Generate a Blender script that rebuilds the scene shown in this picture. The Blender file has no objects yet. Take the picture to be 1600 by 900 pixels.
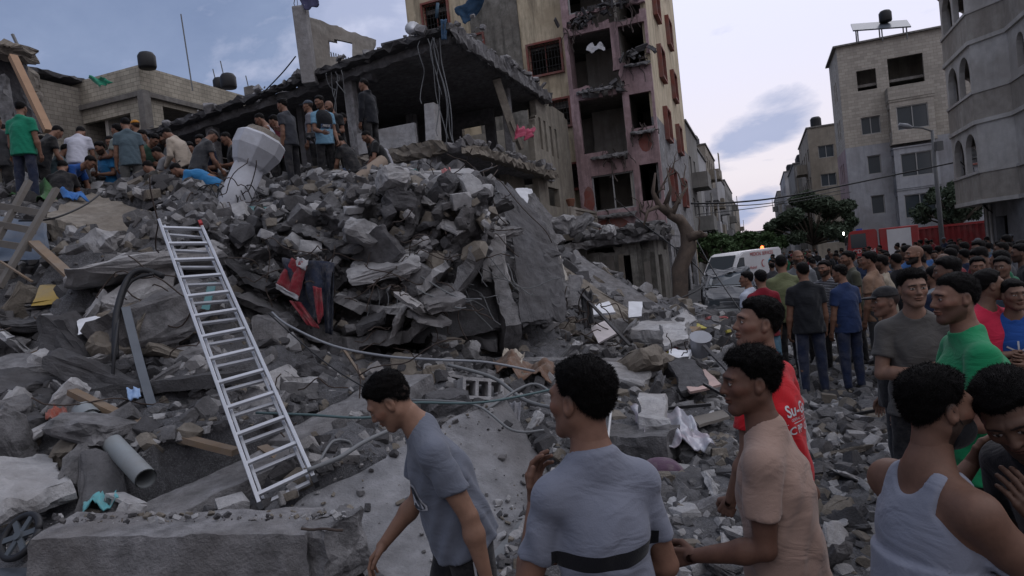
import bpy, bmesh, math, random
import numpy as np
from mathutils import Vector, Matrix, noise as mnoise
R = math.radians
SC = bpy.context.scene
COL = SC.collection

# ---------------------------------------------------------------- camera
CAMZ, FPX, PITCH, ROLL = 2.1, 1070.0, R(-1.3), R(6.0)
CAM = Vector((0, 0, CAMZ))
_f = Vector((0, math.cos(PITCH), math.sin(PITCH)))
_u0 = Vector((0, -math.sin(PITCH), math.cos(PITCH)))
_r = Vector((1, 0, 0)) * math.cos(ROLL) - _u0 * math.sin(ROLL)
_u = Vector((1, 0, 0)) * math.sin(ROLL) + _u0 * math.cos(ROLL)
cam = bpy.data.cameras.new('camera'); camo = bpy.data.objects.new('camera', cam); COL.objects.link(camo)
camo.matrix_world = Matrix(((_r.x, _u.x, -_f.x, 0), (_r.y, _u.y, -_f.y, 0), (_r.z, _u.z, -_f.z, CAMZ), (0, 0, 0, 1)))
cam.sensor_width = 36; cam.lens = 36 * FPX / 1600; cam.clip_end = 3000; cam.clip_start = 0.05
SC.camera = camo

def P(px, py, d):
    """point seen at photo pixel px,py at distance d along the street-facing axis"""
    v = _f * FPX + _r * (px - 800) + _u * (450 - py)
    return CAM + v * (d / v.y)
def PZ(px, py, z):
    v = _f * FPX + _r * (px - 800) + _u * (450 - py)
    return CAM + v * ((z - CAMZ) / v.z)

# ---------------------------------------------------------------- world, sun, exposure
W = bpy.data.worlds.new('World'); SC.world = W; W.use_nodes = True
nt = W.node_tree; nt.nodes.clear()
def WN(t, **k):
    n = nt.nodes.new(t)
    for a, b in k.items(): setattr(n, a, b)
    return n
L = nt.links.new
out = WN('ShaderNodeOutputWorld'); bg = WN('ShaderNodeBackground'); L(bg.outputs[0], out.inputs[0])
sky = WN('ShaderNodeTexSky', sky_type='NISHITA'); sky.sun_disc = False
SUN_EL, SUN_AZ = R(6), R(28)      # low sun, ahead and to the right behind the clouds
sky.sun_elevation = SUN_EL; sky.sun_rotation = SUN_AZ; sky.altitude = 0; sky.dust_density = 1.5; sky.air_density = 1.0
tc = WN('ShaderNodeTexCoord'); sep = WN('ShaderNodeSeparateXYZ'); L(tc.outputs['Generated'], sep.inputs[0])
def math_(op, a, b=None, c=None, clamp=False):
    n = WN('ShaderNodeMath', operation=op, use_clamp=clamp)
    for i, v in enumerate((a, b, c)):
        if v is None: continue
        if isinstance(v, (int, float)): n.inputs[i].default_value = v
        else: L(v, n.inputs[i])
    return n.outputs[0]
def mixc(fac, a, b):
    n = WN('ShaderNodeMix', data_type='RGBA', clamp_factor=True)
    for i, v in ((0, fac), (6, a), (7, b)):
        if isinstance(v, (int, float)): n.inputs[i].default_value = v
        elif isinstance(v, tuple): n.inputs[i].default_value = v + (1,)
        else: L(v, n.inputs[i])
    return n.outputs[2]
def ramp(fac, stops):
    n = WN('ShaderNodeValToRGB'); L(fac, n.inputs[0]); e = n.color_ramp.elements
    for i, (p, c) in enumerate(stops):
        el = e[i] if i < 2 else e.new(p)
        el.position = p; el.color = (c, c, c, 1) if isinstance(c, (int, float)) else tuple(c) + (1,)
    return n.outputs[0]
x_, y_, z_ = sep.outputs
zc = math_('MAXIMUM', z_, 0.0)
# plane-projected cloud layer coordinates
inv = math_('DIVIDE', 1.0, math_('ADD', zc, 0.22))
cx = math_('MULTIPLY', x_, inv); cy = math_('MULTIPLY', y_, inv)
comb = WN('ShaderNodeCombineXYZ'); L(cx, comb.inputs[0]); L(cy, comb.inputs[1]); comb.inputs[2].default_value = 3.7
def noise_(scale, det, rough, vec, dist=0.0):
    n = WN('ShaderNodeTexNoise'); n.inputs['Scale'].default_value = scale; n.inputs['Detail'].default_value = det
    n.inputs['Roughness'].default_value = rough; n.inputs['Distortion'].default_value = dist; L(vec, n.inputs['Vector']); return n.outputs[0]
n1 = noise_(0.95, 8, 0.55, comb.outputs[0], 0.4)
n2 = noise_(2.6, 7, 0.6, comb.outputs[0], 0.3)
# heavy blue-grey cloud bank towards the left, thin cloud elsewhere
left = math_('MULTIPLY_ADD', x_, -0.9, 0.0)
bank = math_('ADD', math_('ADD', n1, math_('MULTIPLY', n2, 0.35)), math_('MULTIPLY', left, 0.34))
bank = math_('ADD', bank, math_('MULTIPLY', math_('MINIMUM', y_, 0.0), 0.35))
m_bank = ramp(bank, [(0.0, 0), (0.63, 0), (0.80, 1)])
def blob(cxp, cyp, sx, sy, w):
    p = P(cxp, cyp, 10) - CAM; p.normalize()
    k = 1.0 / max(p.z + 0.22, .05)
    dx = math_('MULTIPLY', math_('SUBTRACT', cx, p.x * k), 1 / sx); dy = math_('MULTIPLY', math_('SUBTRACT', cy, p.y * k), 1 / sy)
    r2 = math_('ADD', math_('MULTIPLY', dx, dx), math_('MULTIPLY', dy, dy))
    return math_('MULTIPLY', math_('SUBTRACT', 1.0, r2, clamp=True), w)
SKYBLOBS = WN('NodeFrame')
b1 = blob(1195, 195, 0.20, 0.42, 0.50)
b2 = blob(600, 20, 0.25, 0.5, 0.38)
b3 = blob(1160, 330, .16, .5, .42)
bb = math_('MAXIMUM', math_('MAXIMUM', b1, b2), b3)
m_blob = ramp(math_('ADD', math_('MULTIPLY', n2, 0.95), bb), [(0.0, 0), (0.60, 0), (0.84, 1)])
# clear part: pale lavender, pinker and brighter near the horizon ahead on the right
elev = ramp(z_, [(0.0, (0.66, 0.58, 0.64)), (0.10, (0.80, 0.75, 0.80)), (0.26, (0.76, 0.77, 0.94)), (0.42, (0.78, 0.82, 1.0)), (0.7, (2.15, 2.15, 2.35))])
dk = WN('ShaderNodeMix', data_type='RGBA', blend_type='DARKEN'); dk.inputs[0].default_value = 1; L(sky.outputs[0], dk.inputs[6]); dk.inputs[7].default_value = (.85, .78, .85, 1)
pale = mixc(0.10, elev, dk.outputs[2])
bankc = mixc(n2, (0.13, 0.185, 0.33), (0.30, 0.37, 0.54))
c1 = mixc(m_bank, pale, bankc)
c2 = mixc(math_('MULTIPLY', m_blob, 0.95), c1, mixc(n1, (0.26, 0.32, 0.50), (0.50, 0.54, 0.72)))
# the sky behind the photographer is darker dusk sky
back = ramp(math_('MULTIPLY_ADD', y_, 0.5, 0.5), [(0.0, .40), (0.4, .58), (0.75, 0.78), (1.0, 0.84)])
fin = WN('ShaderNodeMix', data_type='RGBA', blend_type='MULTIPLY'); fin.inputs[0].default_value = 1
L(c2, fin.inputs[6]); L(back, fin.inputs[7])
L(fin.outputs[2], bg.inputs[0]); bg.inputs[1].default_value = 1.45

sl = bpy.data.lights.new('sun', 'SUN'); sl.energy = 0.12; sl.angle = R(25); sl.color = (1.0, 0.86, 0.78)
so = bpy.data.objects.new('sun', sl); COL.objects.link(so); so.location = (0, 0, 50)
sd = Vector((math.sin(SUN_AZ) * math.cos(R(35)), math.cos(SUN_AZ) * math.cos(R(35)), math.sin(R(35))))
sd = Vector((math.sin(SUN_AZ) * math.cos(SUN_EL), math.cos(SUN_AZ) * math.cos(SUN_EL), math.sin(SUN_EL)))
so.rotation_euler = sd.to_track_quat('Z', 'Y').to_euler()
vs = SC.view_settings; vs.view_transform = 'Standard'; vs.look = 'None'; vs.gamma = 1; vs.exposure = 0.0; vs.use_curve_mapping = False
SC.cycles.max_bounces = 5; SC.cycles.diffuse_bounces = 2; SC.cycles.use_denoising = True
SC.cycles.transparent_max_bounces = 6
vs.exposure = -0.12

# ---------------------------------------------------------------- object helpers
def mesh(name, verts, faces, smooth=False):
    me = bpy.data.meshes.new(name)
    v = np.asarray(verts, dtype=np.float64).reshape(-1, 3)
    if isinstance(faces, np.ndarray) and faces.ndim == 2:
        n, k = faces.shape
        me.vertices.add(len(v)); me.vertices.foreach_set('co', v.ravel())
        me.loops.add(n * k); me.loops.foreach_set('vertex_index', faces.astype(np.int32).ravel())
        me.polygons.add(n); me.polygons.foreach_set('loop_start', np.arange(0, n * k, k, dtype=np.int32))
        try: me.polygons.foreach_set('loop_total', np.full(n, k, dtype=np.int32))
        except Exception: pass
        me.update(calc_edges=True)
    else:
        me.from_pydata([tuple(a) for a in v], [], [tuple(int(i) for i in f) for f in faces])
    if len(me.polygons): me.polygons.foreach_set('use_smooth', np.full(len(me.polygons), bool(smooth)))
    me.update(); return me
def mw(o): 
    m = Matrix.Translation(o.location) @ o.rotation_euler.to_matrix().to_4x4() @ Matrix.Diagonal((*o.scale, 1))
    return m if o.parent is None else mw(o.parent) @ o.matrix_parent_inverse @ m
def link(name, me, mat=None, parent=None, world=False):
    o = bpy.data.objects.new(name, me); COL.objects.link(o)
    if mat is not None and me is not None and len(me.materials) == 0:
        for m in (mat if isinstance(mat, (list, tuple)) else [mat]): me.materials.append(m)
    if parent is not None:
        o.parent = parent
        if world: o.matrix_parent_inverse = mw(parent).inverted()
    return o
def tag(o, label, cat, group=None, kind=None):
    if label: o['label'] = label
    if cat: o['category'] = cat
    if group: o['group'] = group
    if kind or (label and cat): o['kind'] = kind or 'thing'
    return o
def thing(name, label, cat, loc=(0, 0, 0), rz=0.0, group=None):
    o = bpy.data.objects.new(name, None); COL.objects.link(o); o.empty_display_size = .2
    o.location = loc; o.rotation_euler = (0, 0, rz)
    return tag(o, label, cat, group)
_KIDS = {}
def copy_tree(o, parent=None):
    c = o.copy(); COL.objects.link(c)
    if parent is not None: c.parent = parent
    for ch in [k for k in bpy.data.objects if k.parent == o] if o.name not in _KIDS else _KIDS[o.name]:
        copy_tree(ch, c)
    return c

class MB:
    """collects verts and faces into ONE mesh"""
    def __init__(s): s.v = []; s.f = []
    def add(s, v, f):
        n = len(s.v); s.v += [tuple(a) for a in v]; s.f += [tuple(i + n for i in g) for g in f]; return s
    def box(s, x0, x1, y0, y1, z0, z1, M=None):
        v = [Vector((x, y, z)) for z in (z0, z1) for y in (y0, y1) for x in (x0, x1)]
        if M is not None: v = [M @ a for a in v]
        return s.add(v, [(0, 2, 3, 1), (4, 5, 7, 6), (0, 1, 5, 4), (2, 6, 7, 3), (0, 4, 6, 2), (1, 3, 7, 5)])
    def bar(s, a, b, w, h=None, up=(0, 0, 1)):
        a, b = Vector(a), Vector(b); h = h or w; d = (b - a)
        l = d.length
        if l < 1e-6: return s
        d /= l; upv = Vector(up)
        if abs(d.dot(upv)) > .98: upv = Vector((1, 0, 0)) if abs(d.x) < .9 else Vector((0, 1, 0))
        sx = d.cross(upv).normalized(); sy = sx.cross(d)
        v = [p + sx * (w / 2 * i) + sy * (h / 2 * j) for p in (a, b) for j in (-1, 1) for i in (-1, 1)]
        return s.add(v, [(0, 2, 3, 1), (4, 5, 7, 6), (0, 1, 5, 4), (2, 6, 7, 3), (0, 4, 6, 2), (1, 3, 7, 5)])
    def tube(s, pts, r, n=6, cap=True):
        pts = [Vector(p) for p in pts]; m = len(pts)
        rr = r if isinstance(r, (list, tuple)) else [r] * m
        ref = Vector((0, 0, 1)); base = len(s.v); V = []; prev = None
        for i, p in enumerate(pts):
            t = (pts[min(i + 1, m - 1)] - pts[max(i - 1, 0)])
            if t.length < 1e-9: t = Vector((0, 0, 1))
            t.normalize()
            if prev is None:
                a = t.cross(ref)
                if a.length < .1: a = t.cross(Vector((1, 0, 0)))
            else:
                a = prev - t * prev.dot(t)
            if a.length < 1e-6: a = t.orthogonal()
            a.normalize(); prev = a; b = t.cross(a)
            for k in range(n):
                c, q = math.cos(2 * math.pi * k / n), math.sin(2 * math.pi * k / n)
                V.append(p + (a * c + b * q) * rr[i])
        F = [(i * n + k, i * n + (k + 1) % n, (i + 1) * n + (k + 1) % n, (i + 1) * n + k) for i in range(m - 1) for k in range(n)]
        if cap: F += [tuple(range(n - 1, -1, -1)), tuple((m - 1) * n + k for k in range(n))]
        return s.add(V, F)
    def lathe(s, prof, M=None, n=16):
        V = []
        for (r, z) in prof:
            for k in range(n):
                a = 2 * math.pi * k / n; p = Vector((r * math.cos(a), r * math.sin(a), z)); V.append(M @ p if M is not None else p)
        m = len(prof)
        F = [(i * n + k, i * n + (k + 1) % n, (i + 1) * n + (k + 1) % n, (i + 1) * n + k) for i in range(m - 1) for k in range(n)]
        F += [tuple(range(n - 1, -1, -1)), tuple((m - 1) * n + k for k in range(n))]
        return s.add(V, F)
    def prism(s, poly, off):
        """poly: list of 3D points, extruded by off"""
        off = Vector(off); n = len(poly); V = [Vector(p) for p in poly] + [Vector(p) + off for p in poly]
        F = [tuple(range(n - 1, -1, -1)), tuple(range(n, 2 * n))] + [(i, (i + 1) % n, n + (i + 1) % n, n + i) for i in range(n)]
        return s.add(V, F)
    def obj(s, name, mat, parent=None, world=False, smooth=False, bevel=0):
        me = mesh(name, s.v, s.f, smooth)
        if bevel:
            bm = bmesh.new(); bm.from_mesh(me)
            bmesh.ops.bevel(bm, geom=list(bm.edges), offset=bevel, segments=1, affect='EDGES', clamp_overlap=True)
            bm.to_mesh(me); bm.free()
        return link(name, me, mat, parent, world)

# ---------------------------------------------------------------- materials
def newmat(name):
    m = bpy.data.materials.new(name); m.use_nodes = True; t = m.node_tree
    return m, t, t.nodes['Principled BSDF']
def _n(t, ty, **k):
    n = t.nodes.new(ty)
    for a, b in k.items(): setattr(n, a, b)
    return n
def pos_coord(t, local=False):
    if local: return _n(t, 'ShaderNodeTexCoord').outputs['Object']
    return _n(t, 'ShaderNodeNewGeometry').outputs['Position']
def tnoise(t, vec, scale, det=6, rough=.6, dist=0):
    n = _n(t, 'ShaderNodeTexNoise'); n.inputs['Scale'].default_value = scale; n.inputs['Detail'].default_value = det
    n.inputs['Roughness'].default_value = rough; n.inputs['Distortion'].default_value = dist; t.links.new(vec, n.inputs['Vector']); return n.outputs[0]
def tramp(t, fac, stops):
    n = _n(t, 'ShaderNodeValToRGB'); t.links.new(fac, n.inputs[0]); e = n.color_ramp.elements
    for i, (p, c) in enumerate(stops):
        el = e[i] if i < 2 else e.new(p)
        el.position = p; el.color = (c, c, c, 1) if isinstance(c, (int, float)) else tuple(c[:3]) + (1,)
    return n.outputs[0]
def tmix(t, fac, a, b, bt='MIX'):
    n = _n(t, 'ShaderNodeMix', data_type='RGBA', blend_type=bt, clamp_factor=True)
    for i, v in ((0, fac), (6, a), (7, b)):
        if isinstance(v, (int, float)): n.inputs[i].default_value = v
        elif isinstance(v, (tuple, list)): n.inputs[i].default_value = tuple(v[:3]) + (1,)
        else: t.links.new(v, n.inputs[i])
    return n.outputs[2]
def tbump(t, b, h, strength=.4, dist=.02):
    n = _n(t, 'ShaderNodeBump'); n.inputs['Strength'].default_value = strength; n.inputs['Distance'].default_value = dist
    t.links.new(h, n.inputs['Height']); t.links.new(n.outputs[0], b.inputs['Normal'])
_MC = {}
def concrete(name, c=(.2, .2, .2), var=.35, scale=3.0, bump=.6, rnd=.25, dust=None, rough=.92, stain=0.0):
    if name in _MC: return _MC[name]
    m, t, b = newmat(name); p = pos_coord(t)
    big = tnoise(t, p, scale * .35, 5, .6, .5); mid = tnoise(t, p, scale * 2.2, 8, .65); fine = tnoise(t, p, scale * 16, 5, .7)
    d = tuple(x * (1 - var) for x in c); l = tuple(min(1, x * (1 + var)) for x in c)
    col = tmix(t, tramp(t, mid, [(.3, 0), (.7, 1)]), d, l)
    col = tmix(t, tramp(t, big, [(.42, 0), (.62, .55)]), col, tuple(x * .55 * k for x, k in zip(c, (1.08, 1, .93))))
    if dust: col = tmix(t, tramp(t, fine, [(.5, 0), (.68, .7)]), col, dust)
    if stain:
        mp = _n(t, 'ShaderNodeMapping'); mp.inputs['Scale'].default_value = (1.5, 1.5, .18); t.links.new(p, mp.inputs[0])
        st = tnoise(t, mp.outputs[0], 1.6, 7, .7)
        col = tmix(t, tramp(t, st, [(.48, 0), (.66, stain)]), col, tuple(x * .28 for x in c))
    if rnd:
        oi = _n(t, 'ShaderNodeObjectInfo'); col = tmix(t, 1.0, col, tramp(t, oi.outputs['Random'], [(0, 1 - rnd), (1, 1)]), 'MULTIPLY')
    t.links.new(col, b.inputs['Base Color']); b.inputs['Roughness'].default_value = rough; b.inputs['Specular IOR Level'].default_value = .25
    mx = _n(t, 'ShaderNodeMath', operation='ADD'); t.links.new(mid, mx.inputs[0]); t.links.new(fine, mx.inputs[1])
    tbump(t, b, mx.outputs[0], bump, .03)
    _MC[name] = m; return m
def plain(name, c, rough=.7, metal=0.0, var=.15, scale=6.0, bump=.15, local=False, spec=.3, dirt=0.0, dirtc=(.16, .15, .14)):
    if name in _MC: return _MC[name]
    m, t, b = newmat(name); p = pos_coord(t, local)
    n = tnoise(t, p, scale, 5, .6)
    col = tmix(t, n, tuple(x * (1 - var) for x in c), tuple(min(1, x * (1 + var)) for x in c))
    if dirt:
        n2 = tnoise(t, p, scale * .5, 8, .7, .4); col = tmix(t, tramp(t, n2, [(.42, 0), (.62, dirt)]), col, dirtc)
    t.links.new(col, b.inputs['Base Color']); b.inputs['Roughness'].default_value = rough; b.inputs['Metallic'].default_value = metal
    b.inputs['Specular IOR Level'].default_value = spec
    if bump: tbump(t, b, tnoise(t, p, scale * 5, 4, .6), bump, .01)
    _MC[name] = m; return m
def cloth(name, c, dirt=.0, stripes=None):
    if name in _MC: return _MC[name]
    m, t, b = newmat(name); p = pos_coord(t, True)
    n = tnoise(t, p, 5, 4, .6); f = tnoise(t, p, 220, 2, .5)
    col = tmix(t, n, tuple(x * .8 for x in c), tuple(min(1, x * 1.15) for x in c))
    if stripes:
        w = _n(t, 'ShaderNodeTexWave', wave_type='BANDS', bands_direction='Z'); w.inputs['Scale'].default_value = stripes[1]; t.links.new(p, w.inputs[0])
        col = tmix(t, tramp(t, w.outputs[1], [(.8, 0), (.86, 1)]), col, stripes[0])
    if dirt: col = tmix(t, tramp(t, tnoise(t, p, 8, 7, .7), [(.45, 0), (.65, dirt)]), col, (.22, .2, .18))
    t.links.new(col, b.inputs['Base Color']); b.inputs['Roughness'].default_value = .9; b.inputs['Specular IOR Level'].default_value = .12
    try: b.inputs['Sheen Weight'].default_value = .12
    except Exception: pass
    # soft cloth folds + weave
    mp = _n(t, 'ShaderNodeMapping'); mp.inputs['Scale'].default_value = (1, 1, 1.9); mp.inputs['Rotation'].default_value = (.3, .5, 0); t.links.new(p, mp.inputs[0])
    w2 = tnoise(t, mp.outputs[0], 5.5, 3, .5, 1.0)
    mx = _n(t, 'ShaderNodeMath', operation='MULTIPLY_ADD'); t.links.new(f, mx.inputs[0]); mx.inputs[1].default_value = .06; t.links.new(w2, mx.inputs[2])
    tbump(t, b, mx.outputs[0], .5, .035)
    _MC[name] = m; return m
def glass(name, c=(.05, .06, .07), rough=.12):
    if name in _MC: return _MC[name]
    m, t, b = newmat(name); b.inputs['Base Color'].default_value = tuple(c) + (1,); b.inputs['Roughness'].default_value = rough
    b.inputs['Specular IOR Level'].default_value = .6
    _MC[name] = m; return m
def emit(name, c, s):
    m, t, b = newmat(name); b.inputs['Base Color'].default_value = tuple(c) + (1,)
    b.inputs['Emission Color'].default_value = tuple(c) + (1,); b.inputs['Emission Strength'].default_value = s; return m
def blockwall(name, c, bw=.42, bh=.21, dark=.5, stain=.5):
    """hollow-block masonry: courses in wall-local x / z"""
    if name in _MC: return _MC[name]
    m, t, b = newmat(name); p = pos_coord(t, True)
    sp = _n(t, 'ShaderNodeSeparateXYZ'); t.links.new(p, sp.inputs[0])
    ad = _n(t, 'ShaderNodeMath', operation='ADD'); t.links.new(sp.outputs[0], ad.inputs[0]); t.links.new(sp.outputs[1], ad.inputs[1])
    cb = _n(t, 'ShaderNodeCombineXYZ'); t.links.new(ad.outputs[0], cb.inputs[0]); t.links.new(sp.outputs[2], cb.inputs[1])
    br = _n(t, 'ShaderNodeTexBrick'); t.links.new(cb.outputs[0], br.inputs[0])
    br.inputs['Color1'].default_value = tuple(x * .85 for x in c) + (1,); br.inputs['Color2'].default_value = tuple(x * 1.15 for x in c) + (1,)
    br.inputs['Mortar'].default_value = tuple(x * dark for x in c) + (1,)
    br.inputs['Scale'].default_value = 1; br.inputs['Mortar Size'].default_value = .012; br.inputs['Brick Width'].default_value = bw; br.inputs['Row Height'].default_value = bh
    mp = _n(t, 'ShaderNodeMapping'); mp.inputs['Scale'].default_value = (1, 1, .25); t.links.new(p, mp.inputs[0])
    st = tnoise(t, mp.outputs[0], 1.1, 8, .7, .3)
    col = tmix(t, tramp(t, st, [(.45, 0), (.68, stain)]), br.outputs[0], tuple(x * .35 for x in c))
    t.links.new(col, b.inputs['Base Color']); b.inputs['Roughness'].default_value = .95; b.inputs['Specular IOR Level'].default_value = .15
    tbump(t, b, tnoise(t, p, 30, 5, .7), .5, .02)
    _MC[name] = m; return m

# ---------------------------------------------------------------- rough concrete pieces
def fbm(v, scale, seed=0.0, octv=4):
    return mnoise.fractal(Vector((v[0] * scale + seed, v[1] * scale - seed * .7, v[2] * scale + seed * 1.3)), 1.0, 2.0, octv)
def slab_mesh(c, th, n=(16, 10, 3), amp=.015, chip=.06, seed=1.0, sag=None, edges=(1, 1, 1, 1)):
    """c: four corners of the upper face (around), th: thickness vector. Broken edges, rough faces."""
    c = [Vector(p) for p in c]; th = Vector(th); nu, nv, nw = n
    bm = bmesh.new(); G = {}
    def pt(i, j, k):
        key = (i, j, k)
        if key in G: return G[key]
        u, v, w = i / nu, j / nv, k / nw
        p = c[0] * (1 - u) * (1 - v) + c[1] * u * (1 - v) + c[2] * u * v + c[3] * (1 - u) * v
        if sag: p = p + sag(u, v)
        p = p + th * w
        cen = (c[0] + c[1] + c[2] + c[3]) / 4
        e = 0
        if i == 0 and edges[3] or i == nu and edges[1] or j == 0 and edges[0] or j == nv and edges[2]: e = 1
        ed = chip * (0.5 + fbm(p, 2.2, seed)) * e
        if e and 0 < k < nw: ed *= .4
        q = (cen - p); q.normalize(); p = p + q * max(ed, -.3 * chip)
        nn = Vector((fbm(p, 5, seed + 11), fbm(p, 5, seed + 23), fbm(p, 5, seed + 37)))
        G[key] = bm.verts.new(p + nn * (amp * (2.2 if e else 1))); return G[key]
    for i in range(nu):
        for j in range(nv):
            bm.faces.new((pt(i, j, 0), pt(i + 1, j, 0), pt(i + 1, j + 1, 0), pt(i, j + 1, 0)))
            bm.faces.new((pt(i, j, nw), pt(i, j + 1, nw), pt(i + 1, j + 1, nw), pt(i + 1, j, nw)))
    for k in range(nw):
        for i in range(nu):
            bm.faces.new((pt(i, 0, k), pt(i, 0, k + 1), pt(i + 1, 0, k + 1), pt(i + 1, 0, k)))
            bm.faces.new((pt(i, nv, k), pt(i + 1, nv, k), pt(i + 1, nv, k + 1), pt(i, nv, k + 1)))
        for j in range(nv):
            bm.faces.new((pt(0, j, k), pt(0, j + 1, k), pt(0, j + 1, k + 1), pt(0, j, k + 1)))
            bm.faces.new((pt(nu, j, k), pt(nu, j, k + 1), pt(nu, j + 1, k + 1), pt(nu, j + 1, k)))
    bmesh.ops.recalc_face_normals(bm, faces=bm.faces)
    me = bpy.data.meshes.new('slab'); bm.to_mesh(me); bm.free(); return me
def beam_pts(a, b, w, h, up=(0, 0, 1)):
    """corners of the upper face of a beam from a to b and its thickness vector"""
    a, b = Vector(a), Vector(b); d = (b - a).normalized(); up = Vector(up)
    s = d.cross(up).normalized(); t = s.cross(d).normalized()
    return [a + s * w / 2, b + s * w / 2, b - s * w / 2, a - s * w / 2], -t * h
def chunk_np(rng, sub=0, flat=.55):
    """unit-ish broken lump: verts, faces"""
    bm = bmesh.new()
    s = (1, rng.uniform(.55, 1), rng.uniform(flat * .5, flat * 1.4))
    for sx in (-1, 1):
        for sy in (-1, 1):
            for sz in (-1, 1):
                if rng.random() < .48:
                    for ax in range(3):
                        q = [sx, sy, sz]; q[ax] *= rng.uniform(.0, .75); bm.verts.new([q[i] * s[i] * .5 * rng.uniform(.85, 1.1) for i in range(3)])
                else: bm.verts.new([[sx, sy, sz][i] * s[i] * .5 * rng.uniform(.66, 1.1) for i in range(3)])
    for _ in range(3): bm.verts.new([rng.uniform(-.6, .6) * s[i] for i in range(3)])
    r = bmesh.ops.convex_hull(bm, input=list(bm.verts))
    bmesh.ops.delete(bm, geom=[g for g in r['geom_interior'] if isinstance(g, bmesh.types.BMVert)], context='VERTS')
    bm.faces.ensure_lookup_table()
    if sub:
        bmesh.ops.triangulate(bm, faces=bm.faces)
        bmesh.ops.subdivide_edges(bm, edges=bm.edges, cuts=sub, use_grid_fill=True)
        bmesh.ops.triangulate(bm, faces=bm.faces)
        sd = rng.uniform(0, 99)
        bm.normal_update()
        for v in bm.verts: v.co += v.normal * fbm(v.co, 2.5, sd) * .11 + Vector((fbm(v.co, 7, sd), fbm(v.co, 7, sd + 5), fbm(v.co, 7, sd + 9))) * .035
    else: bmesh.ops.triangulate(bm, faces=bm.faces)
    bm.verts.ensure_lookup_table()
    V = np.array([v.co[:] for v in bm.verts]); F = np.array([[v.index for v in f.verts] for f in bm.faces]); bm.free(); return V, F
# ================================================================ people: signed-distance bodies, polygonised into one surface
from mathutils.bvhtree import BVHTree
F32 = np.float32
def g_rc(p, a, b, ra, rb):
    a = np.asarray(a, F32); ba = np.asarray(b, F32) - a; pa = p - a
    h = np.clip(pa @ ba / max(float(ba @ ba), 1e-9), 0, 1)
    q = pa - h[:, None] * ba
    return np.sqrt((q * q).sum(1)) - (ra + (rb - ra) * h)
def g_rce(p, a, b, ra, rb, ax, fl):
    """round cone squashed by fl along the axis ax"""
    a = np.asarray(a, F32); ba = np.asarray(b, F32) - a; pa = p - a
    h = np.clip(pa @ ba / max(float(ba @ ba), 1e-9), 0, 1)
    q = pa - h[:, None] * ba; ax = np.asarray(ax, F32); c = q @ ax
    q = q + np.outer(c * (1 / fl - 1), ax)
    return (np.sqrt((q * q).sum(1)) - (ra + (rb - ra) * h)) * (fl + 1) / 2
def g_ell(p, M, c, r):
    """ellipsoid centred at c (frame coords) of frame M (4x4)"""
    q = to_local(p, M) - np.asarray(c, F32); r = np.asarray(r, F32)
    k0 = np.sqrt(((q / r) ** 2).sum(1)); k1 = np.sqrt(((q / (r * r)) ** 2).sum(1)) + 1e-9
    return k0 * (k0 - 1) / k1
def to_local(p, M):
    Mi = np.array(M.inverted(), dtype=F32); return p @ Mi[:3, :3].T + Mi[:3, 3]
def smin(a, b, k):
    h = np.clip(.5 + .5 * (b - a) / k, 0, 1); return b + (a - b) * h - k * h * (1 - h)
def smax(a, b, k): return -smin(-a, -b, k)
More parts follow.
